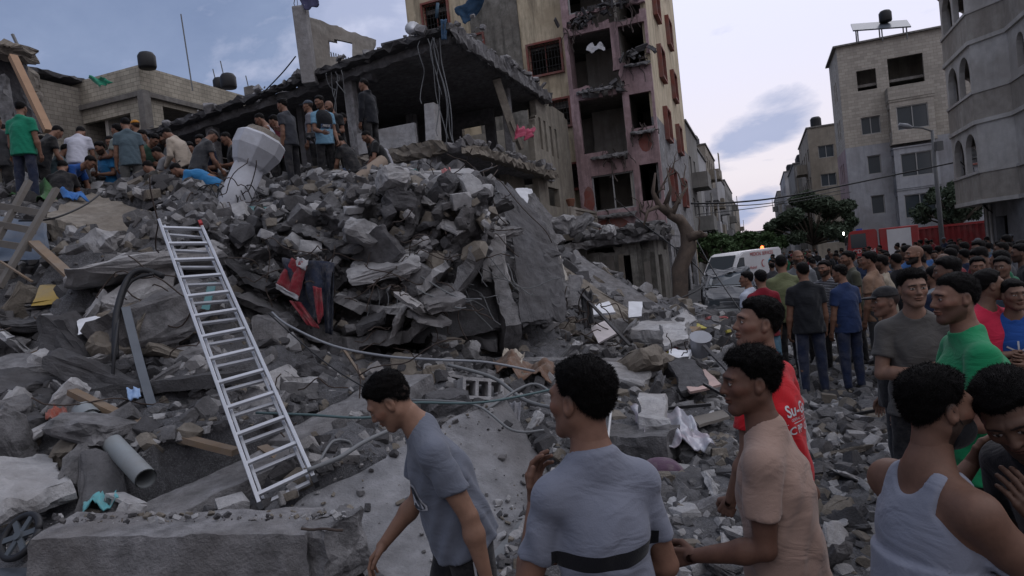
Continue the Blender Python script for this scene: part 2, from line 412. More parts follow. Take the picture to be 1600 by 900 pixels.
def surfnet(fn, lo, hi, h):
    """naive surface nets of fn(points) over a box: verts, quads"""
    ax = [np.arange(l, u + h, h, dtype=F32) for l, u in zip(lo, hi)]
    nx, ny, nz = map(len, ax)
    X, Y, Z = np.meshgrid(*ax, indexing='ij')
    pts = np.stack([X.ravel(), Y.ravel(), Z.ravel()], 1)
    v = np.concatenate([fn(pts[i:i + 400000]) for i in range(0, len(pts), 400000)]).reshape(nx, ny, nz)
    s = v < 0
    cs = np.zeros((nx - 1, ny - 1, nz - 1), np.int8)
    for i in (0, 1):
        for j in (0, 1):
            for k in (0, 1): cs += s[i:nx - 1 + i, j:ny - 1 + j, k:nz - 1 + k]
    act = (cs > 0) & (cs < 8)
    idx = -np.ones(act.shape, np.int64); I, J, K = np.nonzero(act); idx[I, J, K] = np.arange(len(I))
    acc = np.zeros((len(I), 3)); cnt = np.zeros(len(I))
    cor = [(i, j, k) for i in (0, 1) for j in (0, 1) for k in (0, 1)]
    for a in cor:
        for d in range(3):
            if a[d] == 1: continue
            b = list(a); b[d] = 1
            va = v[I + a[0], J + a[1], K + a[2]]; vb = v[I + b[0], J + b[1], K + b[2]]
            m = (va < 0) != (vb < 0); t = np.where(m, va / np.where(m, va - vb, 1), 0)
            q = np.array(a, float)[None, :].repeat(len(I), 0); q[:, d] = t
            acc[m] += q[m]; cnt[m] += 1
    P3 = np.stack([I, J, K], 1) + acc / np.maximum(cnt, 1)[:, None]
    V = P3 * h + np.array([ax[0][0], ax[1][0], ax[2][0]])
    Q = []
    for d in range(3):
        e = [1, 1, 1]; e[d] = 0
        sl0 = [slice(1, n - 1) for n in (nx, ny, nz)]; sl0[d] = slice(0, (nx, ny, nz)[d] - 1)
        sl1 = list(sl0); sl1[d] = slice(1, (nx, ny, nz)[d])
        a, b = s[tuple(sl0)], s[tuple(sl1)]; ch = np.nonzero(a != b)
        if len(ch[0]) == 0: continue
        c = [ch[0].copy(), ch[1].copy(), ch[2].copy()]
        for q in range(3):
            if q != d: c[q] = c[q] + 1
        u, w = [q for q in range(3) if q != d]
        def at(du, dw):
            g = [c[0].copy(), c[1].copy(), c[2].copy()]; g[u] -= du; g[w] -= dw; return idx[g[0], g[1], g[2]]
        quad = np.stack([at(0, 0), at(1, 0), at(1, 1), at(0, 1)], 1)
        inside = a[ch]
        flip = inside if d != 1 else ~inside
        quad[~flip] = quad[~flip][:, ::-1]
        Q.append(quad)
    Q = np.concatenate(Q) if Q else np.zeros((0, 4), int)
    Q = Q[(Q >= 0).all(1)]
    return V, Q
def col_attr(me, cols):
    a = me.color_attributes.new('tint', 'FLOAT_COLOR', 'POINT')
    c = np.ones((len(cols), 4), F32); c[:, :3] = cols; a.data.foreach_set('color', c.ravel())
def rot(ax, deg): return Matrix.Rotation(R(deg), 4, ax)
V3 = lambda *a: Vector(a)

_SK = {}
def skin_mat():
    if 'skin' in _SK: return _SK['skin']
    m, t, b = newmat('skin'); at = _n(t, 'ShaderNodeVertexColor', layer_name='tint')
    n = tnoise(t, pos_coord(t, True), 60, 4, .6)
    col = tmix(t, 1.0, at.outputs[0], tramp(t, tnoise(t, pos_coord(t, True), 22, 6, .7), [(.3, .72), (.7, 1.0)]), 'MULTIPLY')
    t.links.new(col, b.inputs['Base Color']); b.inputs['Roughness'].default_value = .58; b.inputs['Specular IOR Level'].default_value = .25
    tbump(t, b, n, .12, .004); _SK['skin'] = m; return m
def hair_mat(c=(.006, .005, .005)):
    k = 'hair%.3f' % c[0]
    if k in _SK: return _SK[k]
    m, t, b = newmat('hair'); b.inputs['Base Color'].default_value = tuple(c) + (1,); b.inputs['Roughness'].default_value = .6
    b.inputs['Specular IOR Level'].default_value = .08
    tbump(t, b, tnoise(t, pos_coord(t, True), 180, 4, .7), .9, .01); _SK[k] = m; return m

REL = dict(u=(.16, .05, -1), f=(.05, .25, -1))     # relaxed arm, torso frame, x outward
DEF = dict(lean=2, side=0, twist=0, head=(0, 0, 0), ra=REL, la=REL, rl=((.06, .02, -1), (.02, -.04, -1)), ll=((.06, -.02, -1), (.02, -.06, -1)), curl=.35)

def rig(pose, s=1.0, build=1.0):
    q = dict(DEF); q.update(pose); J = {}
    pel = V3(0, 0, 0)
    T0 = rot('Z', q.get('hip', 0))
    Tt = rot('Z', q['twist']) @ rot('Y', q['side']) @ rot('X', -q['lean']); Th = rot('Z', q['twist'] * .5) @ rot('Y', q['side'] * .5) @ rot('X', -q['lean'] * .5)
    ab = pel + Th @ V3(0, 0, .16 * s); tb = ab                       # lumbar point, chest frame starts here
    J['pel'], J['ab'] = pel, ab
    def t(x, y, z): return tb + Tt @ V3(x * s, y * s, (z - .16) * s)
    J['tf'] = Matrix.Translation(tb - Tt @ V3(0, 0, .16 * s)) @ Tt @ Matrix.Scale(s, 4)       # torso frame, origin as if at pelvis
    J['pf'] = Matrix.Translation(pel) @ T0 @ Matrix.Scale(s, 4)
    J['neck'] = t(0, -.005, .50); J['sh_r'], J['sh_l'] = t(.168 * build, 0, .422), t(-.168 * build, 0, .422)
    hy, hp, hr = q['head']
    Hm = Tt @ rot('Z', hy * .35) @ rot('X', hp * .4)
    nt_ = J['neck'] + Hm @ V3(0, .014 * s, .092 * s); J['nt'] = nt_
    Hr = Tt @ rot('Z', hy) @ rot('Y', hr) @ rot('X', hp)
    hs = q.get('hs', 1.0) * s
    J['hc'] = nt_ + Hr @ V3(0, .018 * s, .085 * hs); J['hf'] = Matrix.Translation(J['hc']) @ Hr @ Matrix.Scale(hs, 4)
    for sd, sg, key in (('r', 1, 'ra'), ('l', -1, 'la')):
        a = q[key]
        d1 = Tt @ V3(a['u'][0] * sg, a['u'][1], a['u'][2]).normalized(); d2 = Tt @ V3(a['f'][0] * sg, a['f'][1], a['f'][2]).normalized()
        J['el_' + sd] = J['sh_' + sd] + d1 * .285 * s; J['wr_' + sd] = J['el_' + sd] + d2 * .25 * s
        hd = Tt @ V3(a['h'][0] * sg, a['h'][1], a['h'][2]).normalized() if 'h' in a else d2
        pn = Tt @ V3(a['p'][0] * sg, a['p'][1], a['p'][2]) if 'p' in a else Tt @ V3(-sg, .15, .05)
        pn = (pn - hd * pn.dot(hd)).normalized()
        J['hand_' + sd] = (J['wr_' + sd], hd, pn, a.get('curl', q['curl']))
    low = 0
    for sd, sg, key in (('r', 1, 'rl'), ('l', -1, 'll')):
        a = q[key]; hp_ = T0 @ V3(.092 * sg * s, 0, -.03 * s)
        d1 = T0 @ V3(a[0][0] * sg, a[0][1], a[0][2]).normalized(); d2 = T0 @ V3(a[1][0] * sg, a[1][1], a[1][2]).normalized()
        J['hip_' + sd] = hp_; J['kn_' + sd] = hp_ + d1 * .43 * s; J['an_' + sd] = J['kn_' + sd] + d2 * .42 * s
        low = min(low, J['an_' + sd].z - .08 * s, J['kn_' + sd].z - .06 * s)
        fd = T0 @ V3(.25 * sg, 1, 0).normalized()
        if a[1][2] > -.5: fd = (fd * .3 + V3(0, 0, -1) if a[1][1] < 0 else fd)
        J['ft_' + sd] = fd.normalized()
    low = min(low, q.get('low', 0))
    up = V3(0, 0, -low); sh = Matrix.Translation(up)
    for k in list(J):
        if k in ('tf', 'pf', 'hf'): J[k] = sh @ J[k]
        elif k.startswith('ft_'): pass
        elif k.startswith('hand_'): J[k] = (J[k][0] + up,) + J[k][1:]
        else: J[k] = J[k] + up
    J['q'] = q; J['s'] = s; J['b'] = build
    return J

def body_sdf(J, off=0.0):
    s, b = J['s'], J['b']; q = J['q']; fa = q.get('fat', 1.0)
    tf, pf = J['tf'], J['pf']; fy = np.array((tf.to_3x3() @ V3(0, 1, 0)).normalized(), F32)
    nk, hn = J['neck'], J['nt']
    def fn(p):
        d = g_ell(p, pf, (0, 0, 0), (.158 * b, .118 * fa, .125)) * s
        d = smin(d, g_ell(p, tf, (0, .004, .15), (.138 * b, .102 * fa, .18)) * s, .05)
        d = smin(d, g_ell(p, tf, (0, 0, .305), (.160 * b, .112, .17)) * s, .04)
        d = smin(d, g_rc(p, J['sh_l'], J['sh_r'], .055 * s, .055 * s), .05)
        for sd in 'rl':
            S, E, Wr = J['sh_' + sd], J['el_' + sd], J['wr_' + sd]
            d = smin(d, g_rc(p, nk + (S - nk) * .75, nk + V3(0, 0, .01 * s), .040 * s, .052 * s), .04)
            m = S + (E - S) * .45
            ua = smin(g_rc(p, S, m, .056 * s * b, .051 * s * b), g_rc(p, m, E, .049 * s * b, .038 * s), .02)
            m2 = E + (Wr - E) * .3
            fo = smin(g_rc(p, E, m2, .038 * s, .043 * s * b), g_rc(p, m2, Wr, .042 * s * b, .026 * s), .02)
            d = smin(d, smin(ua, fo, .012), .03)
            H, K, A = J['hip_' + sd], J['kn_' + sd], J['an_' + sd]
            ft = J['ft_' + sd]; an = V3(A.x, A.y, A.z)
            lg = smin(g_rc(p, H, K, .088 * s * fa, .054 * s), g_rc(p, K, K + (A - K) * .35, .052 * s, .057 * s), .02)
            lg = smin(lg, g_rc(p, K + (A - K) * .35, A, .056 * s, .036 * s), .02)
            f0 = an + V3(0, 0, -.045 * s); lg = smin(lg, g_rc(p, f0 - ft * .04 * s, f0 + ft * .15 * s, .036 * s, .026 * s), .02)
            d = smin(d, lg, .03)
        return smin(d, g_rc(p, nk - (hn - nk) * .3, hn, .060 * s, .055 * s), .03) - off
    return fn

def head_fn(J):
    hf = J['hf']; sc = hf.to_scale()[0]; nk, hn, s = J['neck'], J['nt'], J['s']; o = J['q'].get('face', {})
    nose = o.get('nose', 1.0); I = Matrix.Identity(4)
    def fn(pw):
        p = to_local(pw, hf)
        ap = p.copy(); ap[:, 0] = np.abs(ap[:, 0])
        d = g_ell(p, I, (0, -.014, .032), (.073, .094, .084))
        d = smin(d, g_ell(p, I, (0, .022, -.018), (.061, .071, .078)), .03)
        d = smin(d, g_rc(ap, (.048, -.005, -.045), (.018, .062, -.088), .022, .020), .03)
        d = smin(d, g_rc(p, (0, .066, -.093), (0, .072, -.088), .018, .017), .018)            # chin
        d = smin(d, g_rc(ap, (.008, .083, .036), (.042, .072, .033), .0115, .010), .016)        # brow
        d = smin(d, g_rc(ap, (.043, .060, -.012), (.050, .035, -.006), .018, .016), .02)       # cheek bones
        d = smax(d, -g_ell(ap, I, (.031, .096, .012), (.020, .016, .012)), .014)               # sockets
        d = smin(d, g_ell(ap, I, (.031, .073, .013), (.0145, .0145, .0135)), .004)             # eyeballs under lids
        d = smin(d, g_rc(p, (0, .084, .022), (0, .104 * nose, -.016), .0075, .0105), .010)
        d = smin(d, g_rc(ap, (.003, .102 * nose, -.018), (.013, .090, -.021), .0085, .0075), .006)
        d = smin(d, g_ell(p, I, (0, .086, -.045), (.025, .013, .0065)), .006)
        d = smin(d, g_ell(p, I, (0, .084, -.056), (.020, .013, .0075)), .006)
        d = smax(d, -g_ell(p, I, (0, .104, -.0505), (.022, .012, .0016)), .003)
        ea = smin(g_ell(ap, I, (.077, -.012, .004), (.0085, .019, .029)), g_ell(ap, I, (.073, -.004, -.016), (.010, .012, .016)), .01)
        ea = smax(ea, -g_ell(ap, I, (.089, -.008, .006), (.009, .010, .017)), .005)
        d = smin(d, ea, .006)
        d = d * sc
        jc = hf @ V3(0, -.015, -.045)
        return smin(d, g_rc(pw, nk, jc, .057 * s, .053 * s), .022)
    return fn
def head_cols(V, J, skin, o):
    p = to_local(V.astype(F32), J['hf']); n = len(V); c = np.tile(np.array(skin, F32), (n, 1)); ax = np.abs(p[:, 0])
    def put(m, col, k=1.0): 
        m = np.clip(m, 0, 1)[:, None] * k; c[:] = c * (1 - m) + np.array(col, F32) * m
    sk = np.array(skin)
    front = p[:, 1] > .03
    put(((ax - .045) ** 2 / .03 ** 2 + (p[:, 2] + .012) ** 2 / .02 ** 2 < 1) * front * .25, sk * (1.2, .8, .75))
    e = ((ax - .031) / .0125) ** 2 + ((p[:, 2] - .0115) / .0052) ** 2
    put((e < 1.0) * (p[:, 1] > .065), (.42, .38, .35)); ir = ((ax - .031) ** 2 + (p[:, 2] - .0115) ** 2) < .0056 ** 2
    put(ir * (e < 1.15) * (p[:, 1] > .065), (.012, .008, .006))
    lid = (e > .85) * (e < 1.9) * (p[:, 2] > .013) * (p[:, 1] > .06); put(lid, sk * .3)
    br = ((ax - .031) / .022) ** 2 + ((p[:, 2] - .033 + .12 * (ax - .03)) / .0050) ** 2; put((br < 1) * (p[:, 1] > .05), (.015, .011, .01), .9)
    lp = (p[:, 0] / .027) ** 2 + ((p[:, 2] + .051) / .0135) ** 2; put((lp < 1) * (p[:, 1] > .075), sk * (.95, .68, .66), .6)
    put((((p[:, 0]) / .02) ** 2 + ((p[:, 2] + .0505) / .0018) ** 2 < 1) * (p[:, 1] > .075), sk * .2)
    bd = o.get('beard', 0)
    if bd:
        m = (p[:, 2] < -.02 - .55 * np.clip(.045 - ax, 0, .045) * 0 ) & (p[:, 1] > -.01) & (p[:, 2] < np.where(ax > .045, .01, -.027)) & ~((lp < 1.2)) & (p[:, 2] > -.125)
        m = m & ~((ax < .012) & (p[:, 2] > -.033)); put(m.astype(F32) * bd, (.018, .014, .012))
    if o.get('hair', 'short') != 'bald':
        hl = hairline(p); put(np.clip(.35 - hl / .022, 0, 1), (.014, .011, .010), .92)
    else:
        put(np.clip(-hairline(p) / .01, 0, 1), sk * .62, .55)
    return c
def hairline(p):
    """negative where scalp hair grows (head frame)"""
    ax = np.abs(p[:, 0]); y, z = p[:, 1], p[:, 2]
    front = z - (.076 - .9 * np.clip(.066 - ax, 0, 1) * 0) + np.clip(ax - .045, 0, .03) * .9      # above forehead line
    # line falls from the temple down past the ear to the nape
    t = np.clip((.055 - y) / .13, 0, 1)
    zl = np.where(y > .045, .074, np.where(y > .018, .03 + (y - .018) * 1.6, np.where(y > -.02, .018 + (y + .02) * .32, .018 - (-.02 - y) * 1.35)))
    zl = np.maximum(zl, -.068)
    return zl - z
def hair_sdf(J, o):
    hf = J['hf']; sc = hf.to_scale()[0]; st = o.get('hair', 'short'); I = Matrix.Identity(4)
    top, sid, amp, fr = dict(short=(.012, .0025, .0022, 90), crop=(.006, .003, .001, 90), curly=(.029, .004, .006, 120), thick=(.021, .0045, .003, 75), long=(.026, .016, .004, 60), fade=(.020, .0008, .0035, 85))[st]
    def fn(pw):
        p = to_local(pw, hf); ax = np.abs(p[:, 0]); z = p[:, 2]
        d = g_ell(p, I, (0, -.014, .032), (.073, .094, .084)); d = smin(d, g_ell(p, I, (0, .022, -.018), (.061, .071, .078)), .03)
        th = sid + (top - sid) * np.clip((z - .03) / .06, 0, 1)
        nzv = np.sin(fr * p[:, 0] + 2.1 * np.sin(fr * .8 * z)) * np.sin(fr * 1.1 * p[:, 1] + 1.7 * np.sin(fr * .7 * p[:, 0])) * np.sin(fr * .9 * z + 1.3) 
        nzv += .5 * np.sin(2.2 * fr * p[:, 0] + 1) * np.sin(2.0 * fr * z + 2.) * np.sin(2.1 * fr * p[:, 1])
        h0 = hairline(p); th = th * np.clip(-h0 / .028, .22, 1)
        d = d - th - amp * nzv * np.clip(-h0 / .02, .3, 1)
        hl = h0 + .0015 * np.sin(190 * p[:, 0]) + (.5 * amp) * nzv
        return smax(d, hl, .006) * sc
    return fn

def hand_sdf(H, s, mirror):
    """H = (wrist, direction, palm normal, curl); mirror = +1 for a right hand"""
    w, d, pn, curl = H; d = d.normalized(); x = d.cross(pn).normalized() * (1 if mirror > 0 else -1)   # towards the thumb
    # for a right hand with fingers down and palm facing in (-x), the thumb points forward
    segs = []
    def pt(a, b_, c): return w + (x * a + d * b_ + pn * c) * s
    segs.append((pt(0, -.02, 0), pt(0, .02, 0), .025 * s, .026 * s))
    cu = curl if isinstance(curl, (list, tuple)) else (curl, curl * .95, curl * 1.05, curl * 1.15)
    for i, (ox, ln, r) in enumerate(((.028, .96, .0088), (.0095, 1.06, .009), (-.009, .98, .0085), (-.026, .78, .0076))):
        segs.append((pt(ox * .55, .015, 0), pt(ox, .085 - .004 * abs(i - 1), 0), .0135 * s, .0115 * s))
        p0 = Vector(pt(ox, .085 - .004 * abs(i - 1), 0)); ang = .12; fx = ox * 1.6
        for k, (sl, fa) in enumerate(((.044, 1.15), (.027, 1.4), (.021, .9))):
            ang += cu[i] * fa
            dr = (d * math.cos(ang) + pn * math.sin(ang) + x * (fx * (1 - cu[i]) * 1.2)).normalized()
            p1 = p0 + dr * sl * ln * s; segs.append((p0, p1, r * s * (1 - .06 * k), r * s * (.93 - .07 * k))); p0 = p1
    tb = pt(.018, .018, .008); t1 = pt(.045, .048, .014 + .012 * cu[0]); t2 = pt(.055 - .012 * cu[0], .08, .02 + .022 * cu[0]); t3 = pt(.056 - .026 * cu[0], .103, .024 + .034 * cu[0])
    segs += [(tb, t1, .0155 * s, .0125 * s), (t1, t2, .0115 * s, .010 * s), (t2, t3, .010 * s, .0082 * s)]
    def fn(p):
        dd = g_rc(p, *segs[0])
        for i, sg in enumerate(segs[1:]):
            dd = smin(dd, g_rc(p, *sg), .006 if i % 4 == 0 else .0035)
        return dd
    pts = [a for sg in segs for a in sg[:2]]
    return fn, pts
def bounds(pts, m):
    a = np.array([tuple(p) for p in pts]); return a.min(0) - m, a.max(0) + m

def fold(p, amp, ph=0.0):
    return amp * (np.sin(34 * p[:, 2] + 5 * np.sin(13 * p[:, 0] + ph) + 4 * np.sin(11 * p[:, 1] - ph)) * .6 + .5 * np.sin(27 * p[:, 0] + 18 * p[:, 2] + 3 * np.sin(16 * p[:, 1] + ph)))
def shirt_sdf(J, o, ph):
    s, b = J['s'], J['b']; q = J['q']; fa = q.get('fat', 1.0); tf, pf = J['tf'], J['pf']; T = lambda x, y, z: tf @ V3(x, y, z)
    fy = (tf.to_3x3() @ V3(0, 1, 0)).normalized(); kind = o.get('shirt', 'tee'); loose = o.get('loose', 1.0); hem = o.get('hem', -.13)
    body = body_sdf(J, .009)
    sl = {'tee': .62, 'polo': .66, 'long': 2.0, 'vest': 0, 'hoodie': 2.0}[kind]; nr = o.get('neck', .066)
    he = T(0, .006, hem); he = he.lerp(pf @ V3(0, .006, hem), .55)
    def fn(p):
        lp = to_local(p, tf)
        d = g_ell(p, tf, (0, 0, .30), (.172 * b, .126, .175)) * s
        d = smin(d, g_rce(p, T(0, 0, .27), he, (.165 * b) * s, (.188 * b + .012 * (loose - 1) + (fa - 1) * .1) * s, fy, .80 * (fa * .5 + .5)), .03)
        if kind != 'vest':
            d = smin(d, g_rc(p, J['sh_l'], J['sh_r'], .064 * s, .064 * s), .05)
            for sd in 'rl':
                S, E, Wr = J['sh_' + sd], J['el_' + sd], J['wr_' + sd]; nk = J['neck']
                d = smin(d, g_rc(p, nk + (S - nk) * .75, nk + V3(0, 0, .002 * s), .053 * s, .067 * s), .04)
                L1 = min(sl, 1.0); e = S + (E - S) * L1; u = (E - S).normalized(); nu = np.array(u, F32)
                sv = g_rc(p, S, e, .063 * s * b, (.067 if sl < 1 else .056) * s * b)
                if sl < 1: sv = smax(sv, (p - np.array(e, F32)) @ nu, .006)
                d = smin(d, sv, .014)
                if sl > 1:
                    fo = g_rc(p, E, Wr, .056 * s, .040 * s); u2 = np.array((Wr - E).normalized(), F32)
                    d = smin(d, smax(fo, (p - np.array(Wr, F32)) @ u2, .006), .02)
            ncut = g_rc(p, T(0, .028, .545), T(0, .03, .75), nr * s, nr * 1.25 * s)
            d = smax(d, -ncut, .008)
            if kind in ('polo', 'hoodie'):
                cr = .067 if kind == 'polo' else .085
                nx, nn = J['neck'], J['nt']; ax = (nn - nx).normalized(); na = np.array(nx + ax * .018 * s, F32); h = (p - na) @ np.array(ax, F32)
                rr = np.sqrt(np.maximum((((p - na) - np.outer(h, np.array(ax, F32))) ** 2).sum(1), 0))
                ring = np.sqrt(np.maximum(np.abs(rr - (cr + .10 * np.clip(-h, 0, 1)) * s) - .004, 0) ** 2 + np.maximum(np.abs(h) - .013 * s, 0) ** 2) - .006
                d = smin(d, ring, .008)
        else:
            # close fitting vest: the torso itself grown a little, with armholes and scooped neck
            ax_ = np.abs(lp[:, 0]); lim = .108 + .10 * np.clip((.40 - lp[:, 2]) / .15, 0, 1) ** .7
            d = np.where(lp[:, 2] > .25, smax(body(p), d - .05, .01), smin(body(p), d, .02))
            d = smax(d, (ax_ - lim) * s, .008)
            d = smax(d, -g_ell(p, tf, (0, .11, .50), (.072, .15, .15)) * s, .006)
            d = smax(d, -g_ell(p, tf, (0, -.09, .52), (.070, .10, .09)) * s, .006)
            d = smax(d, -(g_rc(p, T(0, 0, .46), T(0, .02, .8), .072 * s, .08 * s)), .006)
        d = d + fold(p, .0055 * loose * np.clip(1.25 - lp[:, 2] * 1.6, .40, 1) * np.clip((.47 - lp[:, 2]) / .12, 0, 1), ph) * (.35 if kind == 'vest' else 1)
        d = smax(d, (hem - lp[:, 2]) * s + .006 * np.sin(9 * lp[:, 0] + ph), .006)
        return d
    return fn
def trouser_sdf(J, o, ph):
    s = J['s']; fa = J['q'].get('fat', 1.0); pf, tf = J['pf'], J['tf']; short = o.get('legs', 'long') == 'short'; w = o.get('baggy', 1.0)
    def fn(p):
        d = g_ell(p, pf, (0, 0, .0), (.163 * J['b'], .122 * fa, .14)) * s
        for sd in 'rl':
            H, K, A = J['hip_' + sd], J['kn_' + sd], J['an_' + sd]
            if short:
                e = H + (K - H) * .95; u = np.array((K - H).normalized(), F32); l = smax(g_rc(p, H, e, .100 * s * fa, .088 * s), (p - np.array(e, F32)) @ u, .006)
            else:
                l = smin(g_rc(p, H, K, .092 * s * fa, .070 * s * w), g_rc(p, K, A, .070 * s * w, .054 * s * w), .02)
                u = np.array((A - K).normalized(), F32); l = smax(l, (p - np.array(A, F32)) @ u - .01, .006)
            d = smin(d, l, .02)
        d = d + fold(p, .0045, ph + 2)
        return smax(d, to_local(p, pf)[:, 2] - .11, .01)
    return fn
def shoe_sdf(J):
    s = J['s']
    def fn(p):
        d = None
        for sd in 'rl':
            A, ft = J['an_' + sd], J['ft_' + sd]; f0 = A + V3(0, 0, -.038 * s); n = np.array(f0 + V3(0, 0, -.044 * s), F32)
            e = smin(g_rc(p, f0 - ft * .05 * s, f0 + ft * .07 * s, .043 * s, .045 * s), g_rc(p, f0 + ft * .07 * s, f0 + ft * .17 * s - V3(0, 0, .01 * s), .045 * s, .034 * s), .02)
            e = smin(e, g_rc(p, f0 - ft * .02 * s, A + V3(0, 0, .0), .040 * s, .038 * s), .02)
            e = smax(e, n[2] - p[:, 2], .004)
            d = e if d is None else np.minimum(d, e)
        return d
    return fn
def tufts(V, N, mask_fn, rng, count, ln, w, curl, mat, parent, hf, name='hair_strands'):
    """short curved locks standing off the hair surface"""
    mb_v = []; mb_f = []; nv = 0
    idx = rng.integers(0, len(V), count)
    M3 = np.array(hf.to_3x3().normalized())
    for i in idx:
        p = V[i]; n = N[i]; fl = M3 @ np.array([0, -.35, -.25]) + rng.normal(0, .35 + curl, 3); fl -= n * (fl @ n) * .8
        d = n * (.35 + curl * .5) + fl; d /= np.linalg.norm(d) + 1e-6
        sdv = np.cross(d, n); sdv /= np.linalg.norm(sdv) + 1e-6; l = ln * rng.uniform(.5, 1.3); ww = w * rng.uniform(.6, 1.3)
        bend = fl * .4 - n * .35 + rng.normal(0, curl, 3)
        a0 = p - n * .002; a1 = p + d * l * .55; a2 = p + (d + bend * .6) * l
        mb_v += [a0 - sdv * ww, a0 + sdv * ww, a1 + sdv * ww * .8, a1 - sdv * ww * .8, a2]
        mb_f += [(nv, nv + 1, nv + 2, nv + 3), (nv + 3, nv + 2, nv + 4)]; nv += 5
    me = mesh(name, mb_v, mb_f); return me

PCOUNT = [0]
SKIN = (.20, .105, .070)
def person(label, pose=None, outfit=None, loc=(0, 0, 0), face=0.0, lod=1, s=1.0, build=1.0, group=None, skin=SKIN, extra=None, name='person'):
    """face: compass turn of the person, degrees anticlockwise from +Y. Feet at loc."""
    pose = pose or {}; o = dict(shirt='tee', c=(.05, .05, .06), tc=(.02, .02, .025), hair='short', sc=(.03, .03, .03)); o.update(outfit or {})
    PCOUNT[0] += 1; ph = PCOUNT[0] * 1.7; J = rig(pose, s, build)
    T = thing(name, label, 'person', (0, 0, 0), 0, group)
    hb, hh, hd, hc = {0: (.0085, .0032, .0032, .009), 1: (.016, .0062, .0055, .015), 2: (.026, .011, .009, .024)}[lod]
    pts = [J[k] for k in J if k[:3] in ('sh_', 'el_', 'wr_', 'hip', 'kn_', 'an_', 'nec', 'pel')] + [J['an_' + d] + J['ft_' + d] * .17 * s - V3(0, 0, .08) for d in 'rl']
    lo, hi = bounds(pts, .16 * s); 
    Vb, Qb = surfnet(body_sdf(J), lo, hi, hb)
    cb = np.tile(np.array(skin, F32), (len(Vb), 1))
    hfm = J['hf']; lo, hi = bounds([hfm @ V3(x, y, z) for x in (-.1, .1) for y in (-.12, .125) for z in (-.15, .13)], .005)
    # the head patch reaches down into the collar
    fnh = head_fn(J); Vh, Qh = surfnet(fnh, lo, hi, hh); ch = head_cols(Vh, J, skin, o)
    Vs, Qs, Cs = [Vb, Vh], [Qb, Qh + len(Vb)], [cb, ch]; off = len(Vb) + len(Vh)
    for sd, mr in (('r', 1), ('l', -1)):
        fn, hp = hand_sdf(J['hand_' + sd], s, mr); lo, hi = bounds(hp, .02); v, f = surfnet(fn, lo, hi, hd)
        Vs.append(v); Qs.append(f + off); off += len(v)
        Cs.append(np.tile(np.array(skin, F32) * .92, (len(v), 1)))
    me = mesh('body', np.concatenate(Vs), np.concatenate(Qs), True); col_attr(me, np.concatenate(Cs)); link('body', me, skin_mat(), T)
    allb = bounds(pts, .2 * s)
    bare = o['shirt'] == 'none'
    parts = {}
    if not bare:
        sn = {'hoodie': 'hooded_jacket', 'polo': 'polo_shirt', 'vest': 'undershirt', 'long': 'long_sleeved_shirt'}.get(o['shirt'], 't_shirt')
        V, Q = surfnet(shirt_sdf(J, o, ph), allb[0], allb[1], hc); 
        sm = o['mat'] if 'mat' in o else cloth('cloth_%.3f_%.3f_%.3f' % tuple(o['c']), o['c'], o.get('dirt', .0))
        parts['shirt'] = link(sn, mesh(sn, V, Q, True), sm, T)
    lo2, hi2 = allb[0].copy(), allb[1].copy(); hi2[2] = min(hi2[2], max(J['hip_r'].z, J['kn_r'].z, J['kn_l'].z) + .3)
    V, Q = surfnet(trouser_sdf(J, o, ph), lo2, hi2, hc * 1.15); tn = 'shorts' if o.get('legs') == 'short' else 'trousers'
    parts['trousers'] = link(tn, mesh(tn, V, Q, True), cloth('cloth_%.3f_%.3f_%.3f' % tuple(o['tc']), o['tc'], .12), T)
    A, B = bounds([J['an_r'], J['an_l']], .24 * s); V, Q = surfnet(shoe_sdf(J), A, B, max(hc * .8, .009))
    link('shoes', mesh('shoes', V, Q, True), cloth('cloth_%.3f_%.3f_%.3f' % tuple(o['sc']), o['sc'], .4), T)
    if o['hair'] != 'bald' and not o.get('cap'):
        lo, hi = bounds([hfm @ V3(x, y, z) for x in (-.11, .11) for y in (-.14, .13) for z in (-.10, .15)], .01)
        V, Q = surfnet(hair_sdf(J, o), lo, hi, hh * 1.0); me = mesh('hair', V, Q, True); ho = link('hair', me, hair_mat(), T)
        if lod == 0:
            Nn = np.zeros(len(V) * 3, F32); me.vertices.foreach_get('normal', Nn); Nn = Nn.reshape(-1, 3)
            rng = np.random.default_rng(PCOUNT[0]); cu = {'curly': .8, 'thick': .14, 'long': .2}.get(o['hair'], .2); ln = {'curly': .013, 'thick': .013, 'long': .02}.get(o['hair'], .008)
            link('hair_strands', tufts(V, Nn, None, rng, 9000 if o['hair'] != 'short' else 6000, ln, .0008, cu, None, T, hfm), hair_mat(), ho)
    if o.get('cap'):
        I = Matrix.Identity(4)
        def capf(pw):
            p = to_local(pw, hfm); d = smax(g_ell(p, I, (0, -.010, .036), (.083, .105, .090)), .045 - p[:, 2], .006)
            br = smax(g_ell(p, I, (0, .115 * (1 if not o.get('capback') else -1), .045), (.062, .062, .010)), -.2 - p[:, 2], .01); return smin(d, br, .008) * hfm.to_scale()[0]
        lo, hi = bounds([hfm @ V3(x, y, z) for x in (-.12, .12) for y in (-.19, .19) for z in (-.01, .14)], .01)
        V, Q = surfnet(capf, lo, hi, hh * 1.2); link('cap', mesh('cap', V, Q, True), cloth('cloth_%.3f_%.3f_%.3f' % tuple(o['cap']), o['cap']), T)
    if extra: extra(T, J, parts)
    T.location = loc; T.rotation_euler = (0, 0, R(face)); T['_s'] = s
    del T['_s']
    return T
def bvh_of(o):
    me = o.data; return BVHTree.FromPolygons([v.co.copy() for v in me.vertices], [tuple(p.vertices) for p in me.polygons])
